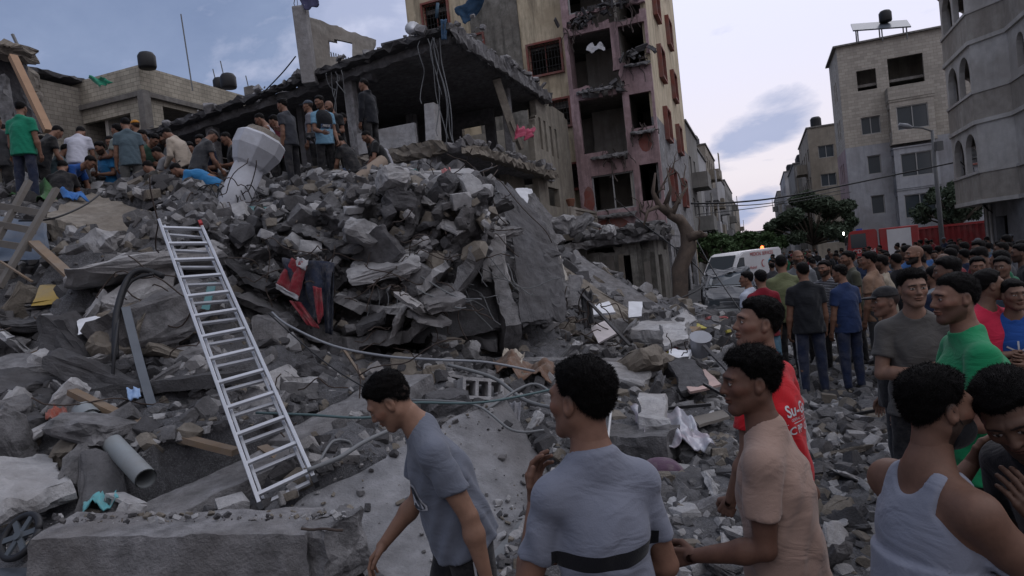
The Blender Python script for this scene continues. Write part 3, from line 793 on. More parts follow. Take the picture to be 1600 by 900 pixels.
def decal(name, me, target, org, right, up, nrm, mat, parent, lift=.003):
    """lay a flat mesh (x right, y up) onto a curved surface"""
    b = bvh_of(target); org, right, up, nrm = map(Vector, (org, right, up, nrm)); right.normalize(); up.normalize(); nrm.normalize()
    bm = bmesh.new(); bm.from_mesh(me)
    for _ in range(2): bmesh.ops.subdivide_edges(bm, edges=[e for e in bm.edges if e.calc_length() > .02], cuts=1)
    for v in bm.verts:
        p = org + right * v.co.x + up * v.co.y
        h = b.ray_cast(p + nrm * .3, -nrm, .6)
        v.co = (h[0] + nrm * lift) if h[0] is not None else p
    bm.to_mesh(me); bm.free(); return link(name, me, mat, parent)
def text_mesh(txt, size, align='CENTER', extrude=0.0, bold=0.0):
    cu = bpy.data.curves.new('txt', 'FONT'); cu.body = txt; cu.size = size; cu.align_x = align; cu.align_y = 'CENTER'; cu.extrude = extrude; cu.offset = bold; cu.resolution_u = 3
    o = bpy.data.objects.new('txt', cu); COL.objects.link(o); dg = bpy.context.evaluated_depsgraph_get()
    me = bpy.data.meshes.new_from_object(o.evaluated_get(dg)); bpy.data.objects.remove(o); bpy.data.curves.remove(cu); return me
# ================================================================ materials of the ruin
M_CON = concrete('concrete_dust', (.225, .220, .225), .5, 3, .9, .4)
M_CON2 = concrete('concrete_pale', (.42, .415, .42), .3, 3, .7, .3)
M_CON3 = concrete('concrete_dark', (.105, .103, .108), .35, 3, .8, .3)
M_TAN = concrete('concrete_tan', (.22, .195, .165), .3, 3, .6, .25)
M_SOIL = concrete('rubble_dust', (.11, .11, .118), .5, 5, 1.0, 0, dust=(.26, .26, .27))
M_REBAR = plain('rebar_steel', (.060, .045, .038), .75, .3, .3, 20)
M_CABLE = plain('cable_black', (.018, .018, .02), .55, 0, .2, 10)
M_CABLEG = plain('cable_grey', (.14, .145, .15), .6, 0, .2, 10)
M_WOOD = plain('old_wood', (.17, .12, .08), .85, 0, .35, 5, .4, dirt=.5)
M_WOODG = plain('grey_wood', (.14, .125, .11), .9, 0, .3, 5, .4, dirt=.5)
M_ALU = plain('aluminium', (.46, .47, .50), .42, .45, .15, 12, .06, spec=.5, dirt=.25, dirtc=(.28, .28, .28))
M_WHITE = plain('white_board', (.62, .63, .66), .7, 0, .1, 3, .15, dirt=.35, dirtc=(.25, .24, .23))
M_YEL = plain('yellow_plastic', (.30, .20, .04), .6, 0, .2, 3, .2, dirt=.6)
M_PINK = plain('pink_tile', (.42, .29, .26), .6, 0, .15, 3, .15, dirt=.35)
M_PIPE = plain('grey_plastic_pipe', (.20, .22, .23), .55, 0, .2, 4, .2, dirt=.5)
M_DARK = plain('dark_void', (.012, .012, .013), .95, 0, .2, 2, 0)
M_BLACK = plain('black_plastic', (.015, .015, .017), .5, 0, .2, 4, .1)
rnd = random.Random(7); nrng = np.random.default_rng(7)
ORG = Vector((0, 0, 0)); TH = math.atan(.369); CT, ST = math.cos(TH), math.sin(TH)
def S(a, b, z=0.0): return Vector((a * CT + b * ST, -a * ST + b * CT, z))      # street frame -> world
def Sinv(p): return (p.x * CT - p.y * ST, p.x * ST + p.y * CT)

# ---------------------------------------------------------------- ground sheet and the height of the heap over it
CP = [(0, 880, 4.4), (300, 895, 4.2), (540, 890, 4.3), (0, 700, 5.4), (0, 560, 7.3), (0, 420, 9.6), (0, 310, 12.0), (150, 650, 6.0), (200, 500, 7.8), (150, 345, 10.5),
      (280, 600, 6.8), (330, 450, 8.6), (300, 352, 10.0), (300, 296, 12.2), (130, 286, 13.0), (500, 287, 13.6), (420, 330, 11.6), (60, 290, 14), (200, 292, 15), (400, 290, 15.5), (560, 272, 14.6),
      (430, 700, 5.6), (560, 640, 6.9), (500, 575, 8.2), (600, 568, 8.6), (700, 560, 9.3), (560, 515, 10.8), (650, 500, 11.0), (650, 284, 14.6), (760, 296, 14.8), (700, 330, 12.5), (800, 330, 16), (850, 400, 16),
      (520, 340, 11.3), (820, 520, 11.2), (900, 500, 14), (930, 430, 19), (800, 470, 13.2), (880, 600, 8.9), (1000, 560, 10.2), (1050, 500, 15)]
cpts = np.array([tuple(P(*c)) for c in CP])
extra = [(x, 3.2, .2) for x in (-9, -5, -2)] + [(.5, 4.5, .1), (2, 5, .06), (4, 6, .03), (1.5, 7, .25), (3, 9, .15), (5, 12, .1), (3.6, 14, .2), (6, 18, .1), (4.2, 20, .5), (2, 22, .9), (-14, 5, 1.0), (-16, 10, 3.4), (-16, 16, 4.5), (-8, 20, 4.6), (-2, 20, 3.2), (1, 24, 1.0), (-10, 26, 3.5), (-16, 26, 3), (8, 5, 0), (9, 10, 0), (9, 15, 0), (9, 22, 0), (-3, 26, 2.0), (2, 28, .5), (6, 28, 0)]
cpts = np.vstack([cpts, np.array(extra)])
def _phi(r): return r * r * np.log(r + 1e-6)
_A = _phi(np.linalg.norm(cpts[:, None, :2] - cpts[None, :, :2], axis=2)) + np.eye(len(cpts)) * .25
_Pm = np.hstack([np.ones((len(cpts), 1)), cpts[:, :2]]); _K = np.block([[_A, _Pm], [_Pm.T, np.zeros((3, 3))]])
_sol = np.linalg.solve(_K, np.concatenate([cpts[:, 2], np.zeros(3)]))
def Hbase(x, y):
    x = np.atleast_1d(np.asarray(x, float)); y = np.atleast_1d(np.asarray(y, float))
    r = np.sqrt((x[:, None] - cpts[None, :, 0]) ** 2 + (y[:, None] - cpts[None, :, 1]) ** 2)
    h = _phi(r) @ _sol[:-3] + _sol[-3] + _sol[-2] * x + _sol[-1] * y
    # fade into the level street
    a = x * CT - y * ST
    f = np.clip((a + 1.5 - y * .0) / -5.0 + .9, 0, 1) if False else 1
    dist = np.sqrt(np.maximum(0, (y - 26)) ** 2 + np.maximum(0, x - 9) ** 2 + np.maximum(0, -17 - x) ** 2 + np.maximum(0, 3 - y) ** 2)
    k = np.clip(1 - dist / 4.0, 0, 1); return np.clip(h, 0.0, 6) * k * k * (3 - 2 * k)
def H(x, y): return float(Hbase(x, y)[0])
def ground(px, py):
    """where the view line of a pixel meets the heap"""
    o = CAM; d = P(px, py, 1) - CAM; t = 1.5
    while t < 60:
        p = o + d * t
        if p.z < H(p.x, p.y): break
        t += .12
    return None if t >= 60 else o + d * t

CLEAR = [(q, cap) for q, cap in [
    ([(430, 805, 4.9), (790, 610, 6.9), (885, 765, 6.2), (720, 1010, 3.9)], .25), ([(70, 835, 4.4), (555, 830, 4.4), (560, 810, 3.9), (60, 812, 3.9)], .5), ([(560, 840, 4.6), (560, 800, 4.2), (800, 900, 3.2), (420, 900, 3.4)], .4),
    ([(195, 790, 5.2), (450, 690, 6.2), (470, 730, 5.4), (215, 840, 4.4)], .3), ([(440, 670, 6.4), (635, 570, 8.0), (655, 600, 7.1), (465, 710, 5.5)], .3), ([(915, 660, 7.1), (1062, 655, 6.8), (1062, 690, 6.0), (915, 690, 6.2)], .35),
    ([(55, 340, 10.0), (190, 385, 9.4), (270, 335, 10.9), (140, 298, 12.4)], .5), ([(-40, 700, 5.3), (75, 705, 5.6), (128, 755, 4.8), (-20, 805, 4.2)], .3), ([(980, 520, 12.0), (1076, 525, 11.5), (1082, 498, 13.5), (998, 498, 13.7)], .3),
    ([(730, 552, 10.2), (985, 552, 10.1), (985, 568, 9.3), (730, 568, 9.4)], .3), ([(118, 650, 6.0), (150, 640, 6.0), (245, 750, 4.8), (200, 765, 4.7)], .12)]]
_CQ = []
for q, cap in CLEAR:
    p = [P(*k) for k in q]; cc = sum((Vector((k.x, k.y)) for k in p), Vector((0, 0))) / 4
    _CQ.append((np.array([(k.x, k.y) for k in p]), np.array([k.z for k in p]), cap))
def zcap(x, y):
    x = np.atleast_1d(x); y = np.atleast_1d(y); out = np.full(len(x), 1e9)
    for q, z, cap in _CQ:
        s = np.ones(len(x), bool); s2 = np.ones(len(x), bool)
        for i in range(4):
            a, b = q[i], q[(i + 1) % 4]; cr = (b[0] - a[0]) * (y - a[1]) - (b[1] - a[1]) * (x - a[0]); s &= cr >= 0; s2 &= cr <= 0
        m = s | s2
        if m.any():
            A = np.column_stack([q, np.ones(4)]); co = np.linalg.lstsq(A, z, rcond=None)[0]; out[m] = np.minimum(out[m], co[0] * x[m] + co[1] * y[m] + co[2] - cap)
    return out
def terrain():
    xs = np.arange(-20, 13.01, .11); ys = np.arange(-1.0, 30.01, .11)
    X, Y = np.meshgrid(xs, ys, indexing='ij'); x, y = X.ravel(), Y.ravel(); z = np.concatenate([Hbase(x[i:i + 20000], y[i:i + 20000]) for i in range(0, len(x), 20000)])
    amp = np.clip(z * .25 + .035, .03, .38); a = x * CT - y * ST
    nz = np.array([mnoise.noise(Vector((xx * .9, yy * .9, 3))) + .6 * mnoise.noise(Vector((xx * 2.3, yy * 2.3, 9))) + .4 * abs(mnoise.noise(Vector((xx * 5, yy * 5, 1)))) for xx, yy in zip(x, y)])
    edge = np.clip(np.minimum(np.minimum(x + 20, 13 - x), np.minimum(30 - y, y + 1)) / 1.5, 0, 1)
    z = z + nz * amp * edge; z = np.minimum(z, zcap(x, y)); z = np.maximum(z, -.02) * edge + .008
    n, m = X.shape; idx = np.arange(n * m).reshape(n, m)
    F = np.stack([idx[:-1, :-1].ravel(), idx[1:, :-1].ravel(), idx[1:, 1:].ravel(), idx[:-1, 1:].ravel()], 1)
    o = link('ground', mesh('ground', np.stack([x, y, z], 1), F), M_SOIL); tag(o, None, None, None, 'structure')
terrain()
b = MB(); b.add([(-900, -200, 0), (900, -200, 0), (900, 1500, 0), (-900, 1500, 0)], [(0, 1, 2, 3)]); o = b.obj('far_ground', concrete('street_dirt', (.10, .10, .105), .25, .6, .4, 0)); o['kind'] = 'structure'
b = MB(); c = [S(-4.2, 26, .012), S(5.2, 26, .012), S(5.2, 400, .012), S(-4.2, 400, .012)]; b.add(c, [(0, 1, 2, 3)])
o = b.obj('road', concrete('asphalt', (.05, .051, .055), .25, 1.2, .4, 0, dust=(.10, .10, .10))); o['kind'] = 'structure'
for sd in (-1, 1):
    b = MB(); M = Matrix.Rotation(-TH, 4, 'Z'); a0 = -4.2 if sd < 0 else 5.2
    b.box(min(a0, a0 + sd * 1.8), max(a0, a0 + sd * 1.8), 34 if sd < 0 else 22, 400, 0.0, .14, M); o = b.obj('pavement', concrete('kerb_stone', (.16, .16, .165), .25, 2, .3, 0)); o['kind'] = 'structure'

# ---------------------------------------------------------------- placing helpers
LIB0 = [chunk_np(rnd, 0) for _ in range(30)]; LIBM = []
for i in range(14):
    v, f = chunk_np(rnd, 3, .6 if i % 3 else .3); LIBM.append(mesh('chunk', v, f))
for i in range(5):
    v, f = chunk_np(rnd, 3, .2); LIBM.append(mesh('chunk', v, f))
def rand_rot(rng, tilt=.6):
    return Matrix.Rotation(rng.uniform(0, 6.28), 3, 'Z') @ Matrix.Rotation(rng.gauss(0, tilt), 3, 'X') @ Matrix.Rotation(rng.gauss(0, tilt), 3, 'Y')
def bake_rubble(name, spots, mats, kind='stuff', label=None, cat=None):
    """spots: (x,y,z,size,material index)"""
    Vs, Fs, Ms, off = [], [], [], 0
    for (x, y, z, s, mi) in spots:
        v, f = LIB0[rnd.randrange(30)]; Rm = np.array(rand_rot(rnd)); w = (v * s) @ Rm.T + (x, y, z)
        Vs.append(w); Fs.append(f + off); off += len(v); Ms += [mi] * len(f)
    me = mesh(name, np.concatenate(Vs), np.concatenate(Fs)); 
    for m in mats: me.materials.append(m)
    me.polygons.foreach_set('material_index', np.array(Ms, dtype=np.int32)); o = link(name, me); tag(o, label, cat, None, kind); return o
CH = []
def chunk(p, s, label, cat='rubble', group=None, mat=None, sc=None, name='concrete_chunk', tilt=.5):
    me = LIBM[rnd.randrange(len(LIBM))]
    o = bpy.data.objects.new(name, me); COL.objects.link(o)
    if not me.materials: me.materials.append(M_CON)
    o.location = p; o.scale = [s * k for k in (sc or (1, 1, 1))]; o.rotation_euler = rand_rot(rnd, tilt).to_euler()
    if mat: o.material_slots[0].link = 'OBJECT'; o.material_slots[0].material = mat
    tag(o, label, cat, group); CH.append(o); return o
def slab(c, th, label, mat=None, name='concrete_slab', n=(18, 12, 3), amp=.015, chip=.08, sag=None, cat='slab', parent=None, group=None):
    me = slab_mesh(c, th, n, amp, chip, rnd.uniform(0, 99), sag); o = link(name, me, mat or M_CON, parent)
    if parent is None: tag(o, label, cat, group)
    return o
def beam(a, b, w, h, label, mat=None, name='concrete_beam', n=(24, 4, 4), amp=.015, chip=.05, parent=None, group=None):
    c, th = beam_pts(a, b, w, h); return slab(c, th, label, mat, name, n, amp, chip, None, 'beam', parent, group)
def wig(a, b, sag=0.0, j=.03, n=12, seed=None):
    a, b = Vector(a), Vector(b); rg = random.Random(seed if seed is not None else rnd.random()); o = []
    ph = [rg.uniform(0, 6.28) for _ in range(6)]
    for i in range(n + 1):
        t = i / n; p = a.lerp(b, t); k = math.sin(math.pi * t)
        p = p + Vector((math.sin(t * 7 + ph[0]) * j, math.sin(t * 6 + ph[1]) * j, math.sin(t * 8 + ph[2]) * j - sag * k * 1.0)) * (1 if 0 < i < n else .3)
        o.append(p)
    return o
def tube(pts, r, name, label, cat, mat, group=None, n=6, parent=None, smooth=True):
    b = MB(); b.tube(pts, r, n); o = b.obj(name, mat, parent, smooth=smooth)
    if parent is None: tag(o, label, cat, group)
    return o
# ================================================================ rubble: fine stuff in one mass, the bigger lumps one by one
spots = []
def scatter(n, x0, x1, y0, y1, smin_, smax_, pw=2.2, a_max=99):
    xs = nrng.uniform(x0, x1, n); ys = nrng.uniform(y0, y1, n); hs = Hbase(xs, ys)
    cp = zcap(xs, ys)
    for x, y, h, cz_ in zip(xs, ys, hs, cp):
        if x * CT - y * ST > a_max: continue
        s = smin_ + (smax_ - smin_) * rnd.random() ** pw
        n_ = mnoise.noise(Vector((x * .9, y * .9, 3))) + .6 * mnoise.noise(Vector((x * 2.3, y * 2.3, 9))); amp = min(max(h * .25 + .035, .03), .38)
        spots.append((x, y, min(h + n_ * amp, cz_ - .03) + s * rnd.uniform(-.05, .25) * (1 if cz_ > 1e8 else 0), s if cz_ > 1e8 else min(s, .09), rnd.choice((0, 0, 0, 1, 1, 2, 2, 3))))
scatter(9000, -4.5, 5.5, 2.6, 7.0, .02, .13, 2.0)
scatter(7000, -9, 6.5, 4.5, 10, .03, .22, 2.4)
scatter(7500, -12, 7, 8, 15, .04, .27, 2.4)
scatter(3000, -14, 6, 13, 20, .08, .45, 2.4, 3.2)
scatter(1800, -6, 7.5, 18, 27, .06, .45, 2.4, 4.5)
scatter(2200, 2, 12, 5, 19, .02, .12)
scatter(3800, -10, -.5, 10, 15.5, .05, .30, 2.2)
bake_rubble('rubble', spots, [M_CON, M_CON2, M_CON3, M_TAN], 'stuff', None, None)

ZONES = [  # px box, count, size range, label, group
    ((560, 400, 760, 540), 0, (.3, .6), '', ''),
    ((1010, 640, 1420, 895), 46, (.14, .30), 'concrete lump on the open ground before the crowd', 'lumps on the open ground at the right'),
    ((1250, 600, 1420, 720), 12, (.16, .30), 'concrete lump near the feet of the standing group', 'lumps near the standing group'),
    ((780, 560, 1130, 700), 26, (.20, .42), 'concrete lump strewn behind the man in the grey polo', 'lumps behind the grey polo man'),
    ((870, 470, 1150, 570), 34, (.22, .50), 'concrete lump in the middle debris field', 'lumps in the middle debris field'),
    ((0, 560, 240, 790), 20, (.3, .6), 'concrete lump in the lower left heap beside the wheel', 'lumps in the lower left heap'),
    ((0, 480, 300, 600), 16, (.3, .6), 'concrete lump on the left slope under the wooden ladder', 'lumps on the left slope'),
    ((170, 300, 420, 560), 18, (.3, .6), 'concrete lump around the aluminium ladder top', 'lumps around the ladder top'),
    ((90, 280, 420, 330), 16, (.25, .5), 'concrete lump along the crest at the searching crowd\'s feet', 'lumps along the crest'),
    ((420, 560, 700, 700), 16, (.2, .42), 'concrete lump behind the boy in the grey shirt', 'lumps behind the boy'),
    ((560, 285, 800, 400), 30, (.2, .48), 'concrete lump on top of the tall heap under the broken balcony', 'lumps on the tall heap'),
    ((800, 330, 960, 480), 12, (.3, .8), 'concrete lump against the foot of the broken house', 'lumps at the foot of the broken house'),
]
for (x0, y0, x1, y1), n, (s0, s1), lab, grp in ZONES:
    for _ in range(n):
        p = ground(rnd.uniform(x0, x1), rnd.uniform(y0, y1)); s = rnd.uniform(s0, s1)
        if p is None or zcap(p.x, p.y)[0] < 1e8: continue
        k = rnd.randrange(5); sz = 'small' if s < s0 + (s1 - s0) * .33 else ('medium' if s < s0 + (s1 - s0) * .7 else 'large'); tn, mt = (('grey', None), ('pale', M_CON2), ('light grey', M_CON2), ('dark', M_CON3), ('tan', M_TAN))[k]
        fl = rnd.random() < .4
        chunk(p + Vector((0, 0, s * rnd.uniform(0, .15))), s, sz + ' ' + tn + (' flat' if fl else ' blocky') + ' ' + lab, 'rubble', grp, mt, (rnd.uniform(1.2, 2.0), rnd.uniform(.9, 1.2), rnd.uniform(.25, .5)) if fl else (rnd.uniform(1, 1.6), rnd.uniform(.8, 1.1), rnd.uniform(.6, 1.1)))
# ================================================================ big broken pieces of the heap
def pq(*a): return [P(*q) for q in a]
# the drooping pancaked floor
def pancake():
    D = 9.2
    out_px = [(296, 342), (330, 400), (372, 470), (430, 492), (478, 520), (530, 534), (590, 534), (640, 522), (690, 478), (728, 432), (752, 390), (766, 335), (760, 306), (720, 292), (640, 290), (560, 305), (500, 330), (400, 337)]
    poly = np.array([(P(x, y, D).x, P(x, y, D).z) for x, y in out_px]); lo_n = 12
    def pd(p, pts, closed=True):
        d = np.full(len(p), 1e9); n = len(pts); s = np.ones(len(p))
        for i in range(n if closed else n - 1):
            a, b = pts[i], pts[(i + 1) % n]; e = b - a; w = p - a; t = np.clip((w @ e) / (e @ e), 0, 1); q = w - t[:, None] * e
            d = np.minimum(d, (q * q).sum(1))
            if closed:
                c1 = p[:, 1] >= a[1]; c2 = p[:, 1] < b[1]; c3 = e[0] * w[:, 1] > e[1] * w[:, 0]
                s = np.where((c1 & c2 & c3) | (~c1 & ~c2 & ~c3), -s, s)
        return s * np.sqrt(d)
    low = poly[:lo_n]
    def fn(P3):
        y = P3[:, 1]; k = D / np.maximum(y, 1)          # keep the lump's own size, slightly narrowing backwards
        q = np.stack([P3[:, 0] , (P3[:, 2])], 1)
        d2 = pd(q, poly); st = pd(q, low, False)
        lay = np.sin(st * 2 * np.pi / .34 + 1.2 * np.sin(q[:, 0] * 1.7)) 
        n1 = np.sin(q[:, 0] * 5.1 + 2 * np.sin(q[:, 1] * 4)) * np.sin(q[:, 1] * 6.3 + 1.5 * np.sin(q[:, 0] * 3)) + .6 * np.sin(q[:, 0] * 13 + q[:, 1] * 9 + y * 7) * np.sin(q[:, 1] * 15 - y * 6)
        front = 8.75 + .55 * np.clip((q[:, 1] - 1.5) / 2.5, 0, 1.6) + .15 * np.clip(lay * 3, -1, 1) + .13 * n1 + .12 * np.abs(q[:, 0] + 1.7) ** 1.3 * .5
        d = np.maximum(d2 + .05 * n1, front - y); return np.maximum(d, y - 11.6).astype(F32)
    V, Q = surfnet(fn, (poly[:, 0].min() - .2, 8.2, poly[:, 1].min() - .2), (poly[:, 0].max() + .2, 11.7, poly[:, 1].max() + .2), .055)
    nz = np.array([[fbm(v, 3.1, 5, 5), fbm(v, 3.1, 15, 5), fbm(v, 3.1, 25, 5)] for v in V]); V = V + nz * .05
    o = link('collapsed_floor', mesh('collapsed_floor', V, Q), M_CON)
    tag(o, 'drooping pancaked concrete floor bulging out of the heap to the right of the aluminium ladder', 'collapsed floor')
    return o, V
pan, PV = pancake()
me = pan.data; pn = np.zeros(len(PV) * 3, F32); me.vertices.foreach_get('normal', pn); pn = pn.reshape(-1, 3)
cand = np.nonzero((pn[:, 1] < -.15) & (pn[:, 2] > -.5))[0]; sp = []
for i in nrng.choice(cand, 800): s = rnd.random() ** 3 * .16 + .025; v = PV[i] + pn[i] * s * .15; sp.append((v[0], v[1], v[2], s, rnd.choice((0, 0, 0, 1, 2, 2, 3))))
top = np.nonzero(pn[:, 2] > .4)[0]
for i in nrng.choice(top, 700): s = rnd.random() ** 3 * .30 + .04; v = PV[i]; sp.append((v[0], v[1], v[2] + s * .2, s, rnd.choice((0, 1, 1, 2, 3))))
bake_rubble('rubble', sp, [M_CON, M_CON2, M_CON3, M_TAN])
for i in nrng.choice(cand, 26):
    s = rnd.uniform(.2, .42); chunk(Vector(PV[i] + pn[i] * s * .1), s, 'grey concrete lump stuck in the face of the drooping pancaked floor', 'rubble', 'lumps in the pancaked floor', rnd.choice((None, M_CON2, M_CON3)), name='concrete_chunk')
for (px, py, d, s, l, m) in [(600, 420, 8.7, .62, 'large smooth grey concrete block with a crack, in the middle of the pancaked floor', M_CON2), (565, 370, 8.9, .55, 'pale angular concrete block left of the centre of the tall heap', M_CON2), (668, 300, 11, .9, 'wide flat concrete piece lying on the shoulder of the tall heap', M_CON2),
    (578, 325, 11.2, .62, 'upright squarish concrete block near the green box on the heap', M_CON), (630, 320, 11.2, .6, 'dark tilted concrete block over a cardboard box on the heap', M_CON3), (232, 425, 8.2, 1.15, 'long pointed grey concrete piece left of the ladder top', M_CON2), (245, 500, 7.4, .95, 'thick dark concrete piece with a flat top left of the ladder', M_CON), (215, 462, 7.9, .7, 'grey concrete piece wedged under the black hose', M_CON2),
    (238, 692, 5.7, .36, 'squared grey concrete block behind the plastic pipe', M_CON), (35, 688, 5.6, .36, 'small square pale block in the left heap', M_CON2), (120, 690, 5.5, .3, 'pale pink flat stone above the cyan bag', M_TAN), (50, 620, 6.3, .8, 'broad dark slab piece at the left picture edge', M_CON3), (55, 510, 7.6, .7, 'dark brick shaped block at the left picture edge', M_CON3),
    (1000, 575, 9.3, .62, 'rounded tan concrete boulder in the debris field', M_TAN), (975, 585, 9.0, .5, 'upright pale concrete boulder beside the rounded tan one', M_CON2), (1090, 790, 5.6, .3, 'large flat lump beside the beige shirt man', M_CON2), (1040, 870, 4.8, .4, 'wide flat slab lump at the bottom right of the grey polo', M_CON2), (1310, 805, 5.4, .34, 'flat pale lump right of the beige shirt man', M_CON2), (1330, 860, 4.9, .34, 'tan flat stone near the undershirt man', M_TAN),
    (1285, 640, 8.3, .45, 'dark rounded stone in front of the navy shirt man', M_CON), (1355, 662, 8, .4, 'wide grey stone near the sandals of the striped trousers', M_CON)]:
    chunk(P(px, py, d), s, l, 'rubble', None, m, (1.35, .9, .75), tilt=.25)

def curved_slab(px, d0, dep, th, label, mat, seed=3):
    pts = pq(*[(x, y, d0 + dd) for x, y, dd in px]); n = len(pts); V = []; F = []; K = 8; sub = []
    for i in range(n - 1):
        for k in range(6):
            t = k / 6; p0, p1, p2, p3 = pts[max(i - 1, 0)], pts[i], pts[i + 1], pts[min(i + 2, n - 1)]
            sub.append(.5 * ((2 * p1) + (p2 - p0) * t + (2 * p0 - 5 * p1 + 4 * p2 - p3) * t * t + (3 * p1 - p0 - 3 * p2 + p3) * t ** 3))
    sub.append(pts[-1]); m = len(sub)
    for i, p in enumerate(sub):
        tg = (sub[min(i + 1, m - 1)] - sub[max(i - 1, 0)]).normalized(); nn = Vector((0, 1, 0)).cross(tg).normalized()
        if nn.z < 0: nn = -nn
        for lay in (0, 1):
            for k in range(K + 1):
                q = p + Vector((0, dep * k / K, 0)) + nn * th * lay; e_ = .10 if k == 0 else .025
                V.append(q + Vector((fbm(q, 4, seed), 1.6 * fbm(q, 3, seed + 5), fbm(q, 4, seed + 9))) * e_)
    R_ = 2 * (K + 1)
    for i in range(m - 1):
        a, c = i * R_, (i + 1) * R_
        for k in range(K): F += [(a + k, c + k, c + k + 1, a + k + 1), (a + K + 1 + k, a + K + 2 + k, c + K + 2 + k, c + K + 1 + k)]
        F += [(a, a + K + 1, c + K + 1, c), (a + K, c + K, c + 2 * K + 1, a + 2 * K + 1)]
    me = mesh('slab', V, F); bm = bmesh.new(); bm.from_mesh(me); bmesh.ops.recalc_face_normals(bm, faces=bm.faces); bm.to_mesh(me); bm.free(); tag(link('bent_floor_slab', me, mat), label, 'slab')
curved_slab([(366, 474, 0), (430, 499, 0), (480, 526, 0), (535, 541, 0), (592, 541, 0), (645, 527, 0), (696, 480, .1), (732, 434, .2), (756, 385, .4)], 8.45, 2.6, .13, 'long bent floor slab forming the lowest curved rim of the pancaked floor', M_CON)
curved_slab([(520, 470, 0), (575, 490, 0), (625, 486, 0), (668, 455, .1), (705, 415, .2)], 8.52, 1.2, .10, 'shorter bent floor slab curving just above the lowest rim', M_CON2, 8)
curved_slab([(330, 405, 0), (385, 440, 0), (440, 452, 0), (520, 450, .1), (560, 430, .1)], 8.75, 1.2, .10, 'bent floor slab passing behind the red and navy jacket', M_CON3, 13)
slab(pq((430, 800, 4.9), (785, 612, 6.9), (870, 755, 6.2), (700, 1010, 3.9)), (.05, .22, -.18), 'big pale smooth concrete slab sloping up behind the boy in the grey shirt', concrete('slab_grey', (.215, .215, .225), .35, 2.2, .8, .1, stain=.35), n=(50, 30, 3), amp=.006, chip=.07)
T = thing('concrete_beam', 'thick broken concrete beam lying across the bottom left corner', 'beam', P(300, 890, 4.4))
beam(P(78, 820, 4.25), P(498, 812, 4.28), .46, .42, None, M_CON, 'beam_body', (60, 8, 8), .007, .035, T).matrix_parent_inverse = mw(T).inverted()
beam(P(503, 806, 4.3), P(542, 812, 4.22), .44, .40, None, M_CON, 'broken_end', (12, 10, 10), .022, .06, T).matrix_parent_inverse = mw(T).inverted()
b = MB(); b.tube(wig(P(470, 826, 4.05), P(535, 828, 4.02), 0, .008, 6), .008, 6); b.obj('rebar', M_REBAR, T, True)
beam(P(205, 815, 4.75), P(455, 700, 5.75), .55, .42, 'long dust covered concrete beam running under the foot of the ladder', M_CON, n=(50, 6, 5), amp=.007, chip=.03)
beam(P(455, 690, 5.9), P(640, 585, 7.5), .6, .40, 'wide concrete beam rising behind the ladder to the debris behind the boy', M_CON, n=(50, 6, 5), amp=.007, chip=.03)
beam(P(925, 672, 6.75), P(1052, 672, 6.35), .50, .30, 'squared concrete beam end lying between the grey polo and the beige shirt', M_CON, n=(18, 6, 4), chip=.04)
slab(pq((995, 655, 6.5), (1045, 655, 6.4), (1040, 612, 7.1), (996, 612, 7.2)), (0, 0, -.12), 'pale flat concrete piece on top of the squared beam end', M_CON2, n=(8, 8, 2), chip=.05)
beam(P(735, 560, 9.9), P(978, 562, 9.7), .3, .24, 'long straight concrete beam lying flat at the foot of the tall heap', M_CON, n=(50, 3, 3), chip=.04)
slab(pq((60, 338, 10.2), (190, 380, 9.6), (268, 337, 10.7), (140, 300, 12.2)), (0, .05, -.5), 'large flat roof slab tilted on the crest left of the ladder top', M_TAN, n=(30, 18, 5), amp=.025, chip=.16)
slab(pq((-40, 705, 5.1), (70, 712, 5.4), (122, 752, 4.9), (-20, 800, 4.4)), (0, .02, -.16), 'broad pale broken slab in the lower left corner', M_CON2, n=(18, 12, 3), amp=.02, chip=.12)
slab(pq((-60, 630, 6.0), (30, 635, 6.2), (75, 650, 5.8), (-40, 680, 5.4)), (0, .02, -.16), 'dark flat slab piece at the left edge above the pale slab', M_CON3, n=(14, 10, 3), amp=.02, chip=.12)
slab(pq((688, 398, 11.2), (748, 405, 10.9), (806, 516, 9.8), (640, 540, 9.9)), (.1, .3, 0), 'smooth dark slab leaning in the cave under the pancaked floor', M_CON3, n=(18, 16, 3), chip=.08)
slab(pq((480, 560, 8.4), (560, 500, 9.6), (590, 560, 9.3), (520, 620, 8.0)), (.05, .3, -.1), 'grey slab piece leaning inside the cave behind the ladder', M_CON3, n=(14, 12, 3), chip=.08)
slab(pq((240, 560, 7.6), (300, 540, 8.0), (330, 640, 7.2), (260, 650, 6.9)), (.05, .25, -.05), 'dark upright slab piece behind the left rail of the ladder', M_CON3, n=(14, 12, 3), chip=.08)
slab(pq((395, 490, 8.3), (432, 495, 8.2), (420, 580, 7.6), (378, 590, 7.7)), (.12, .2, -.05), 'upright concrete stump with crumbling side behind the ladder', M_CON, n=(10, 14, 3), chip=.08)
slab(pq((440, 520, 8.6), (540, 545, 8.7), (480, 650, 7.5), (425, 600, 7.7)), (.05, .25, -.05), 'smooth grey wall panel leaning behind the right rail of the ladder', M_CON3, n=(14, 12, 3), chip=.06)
beam(P(748, 318, 11.4), P(803, 512, 9.6), .24, .8, 'narrow upright slab edge standing right of the cave', M_CON, n=(40, 4, 4), chip=.07)
slab(pq((768, 278, 13.0), (812, 325, 12.8), (868, 505, 10.6), (812, 516, 10.2)), (.25, .3, .0), 'huge dark floor slab hanging steeply down the right flank of the heap', M_CON3, n=(24, 34, 4), amp=.03, chip=.22, sag=lambda u, v: Vector((.12, 0, .25)) * math.sin(math.pi * v) * 1.0)
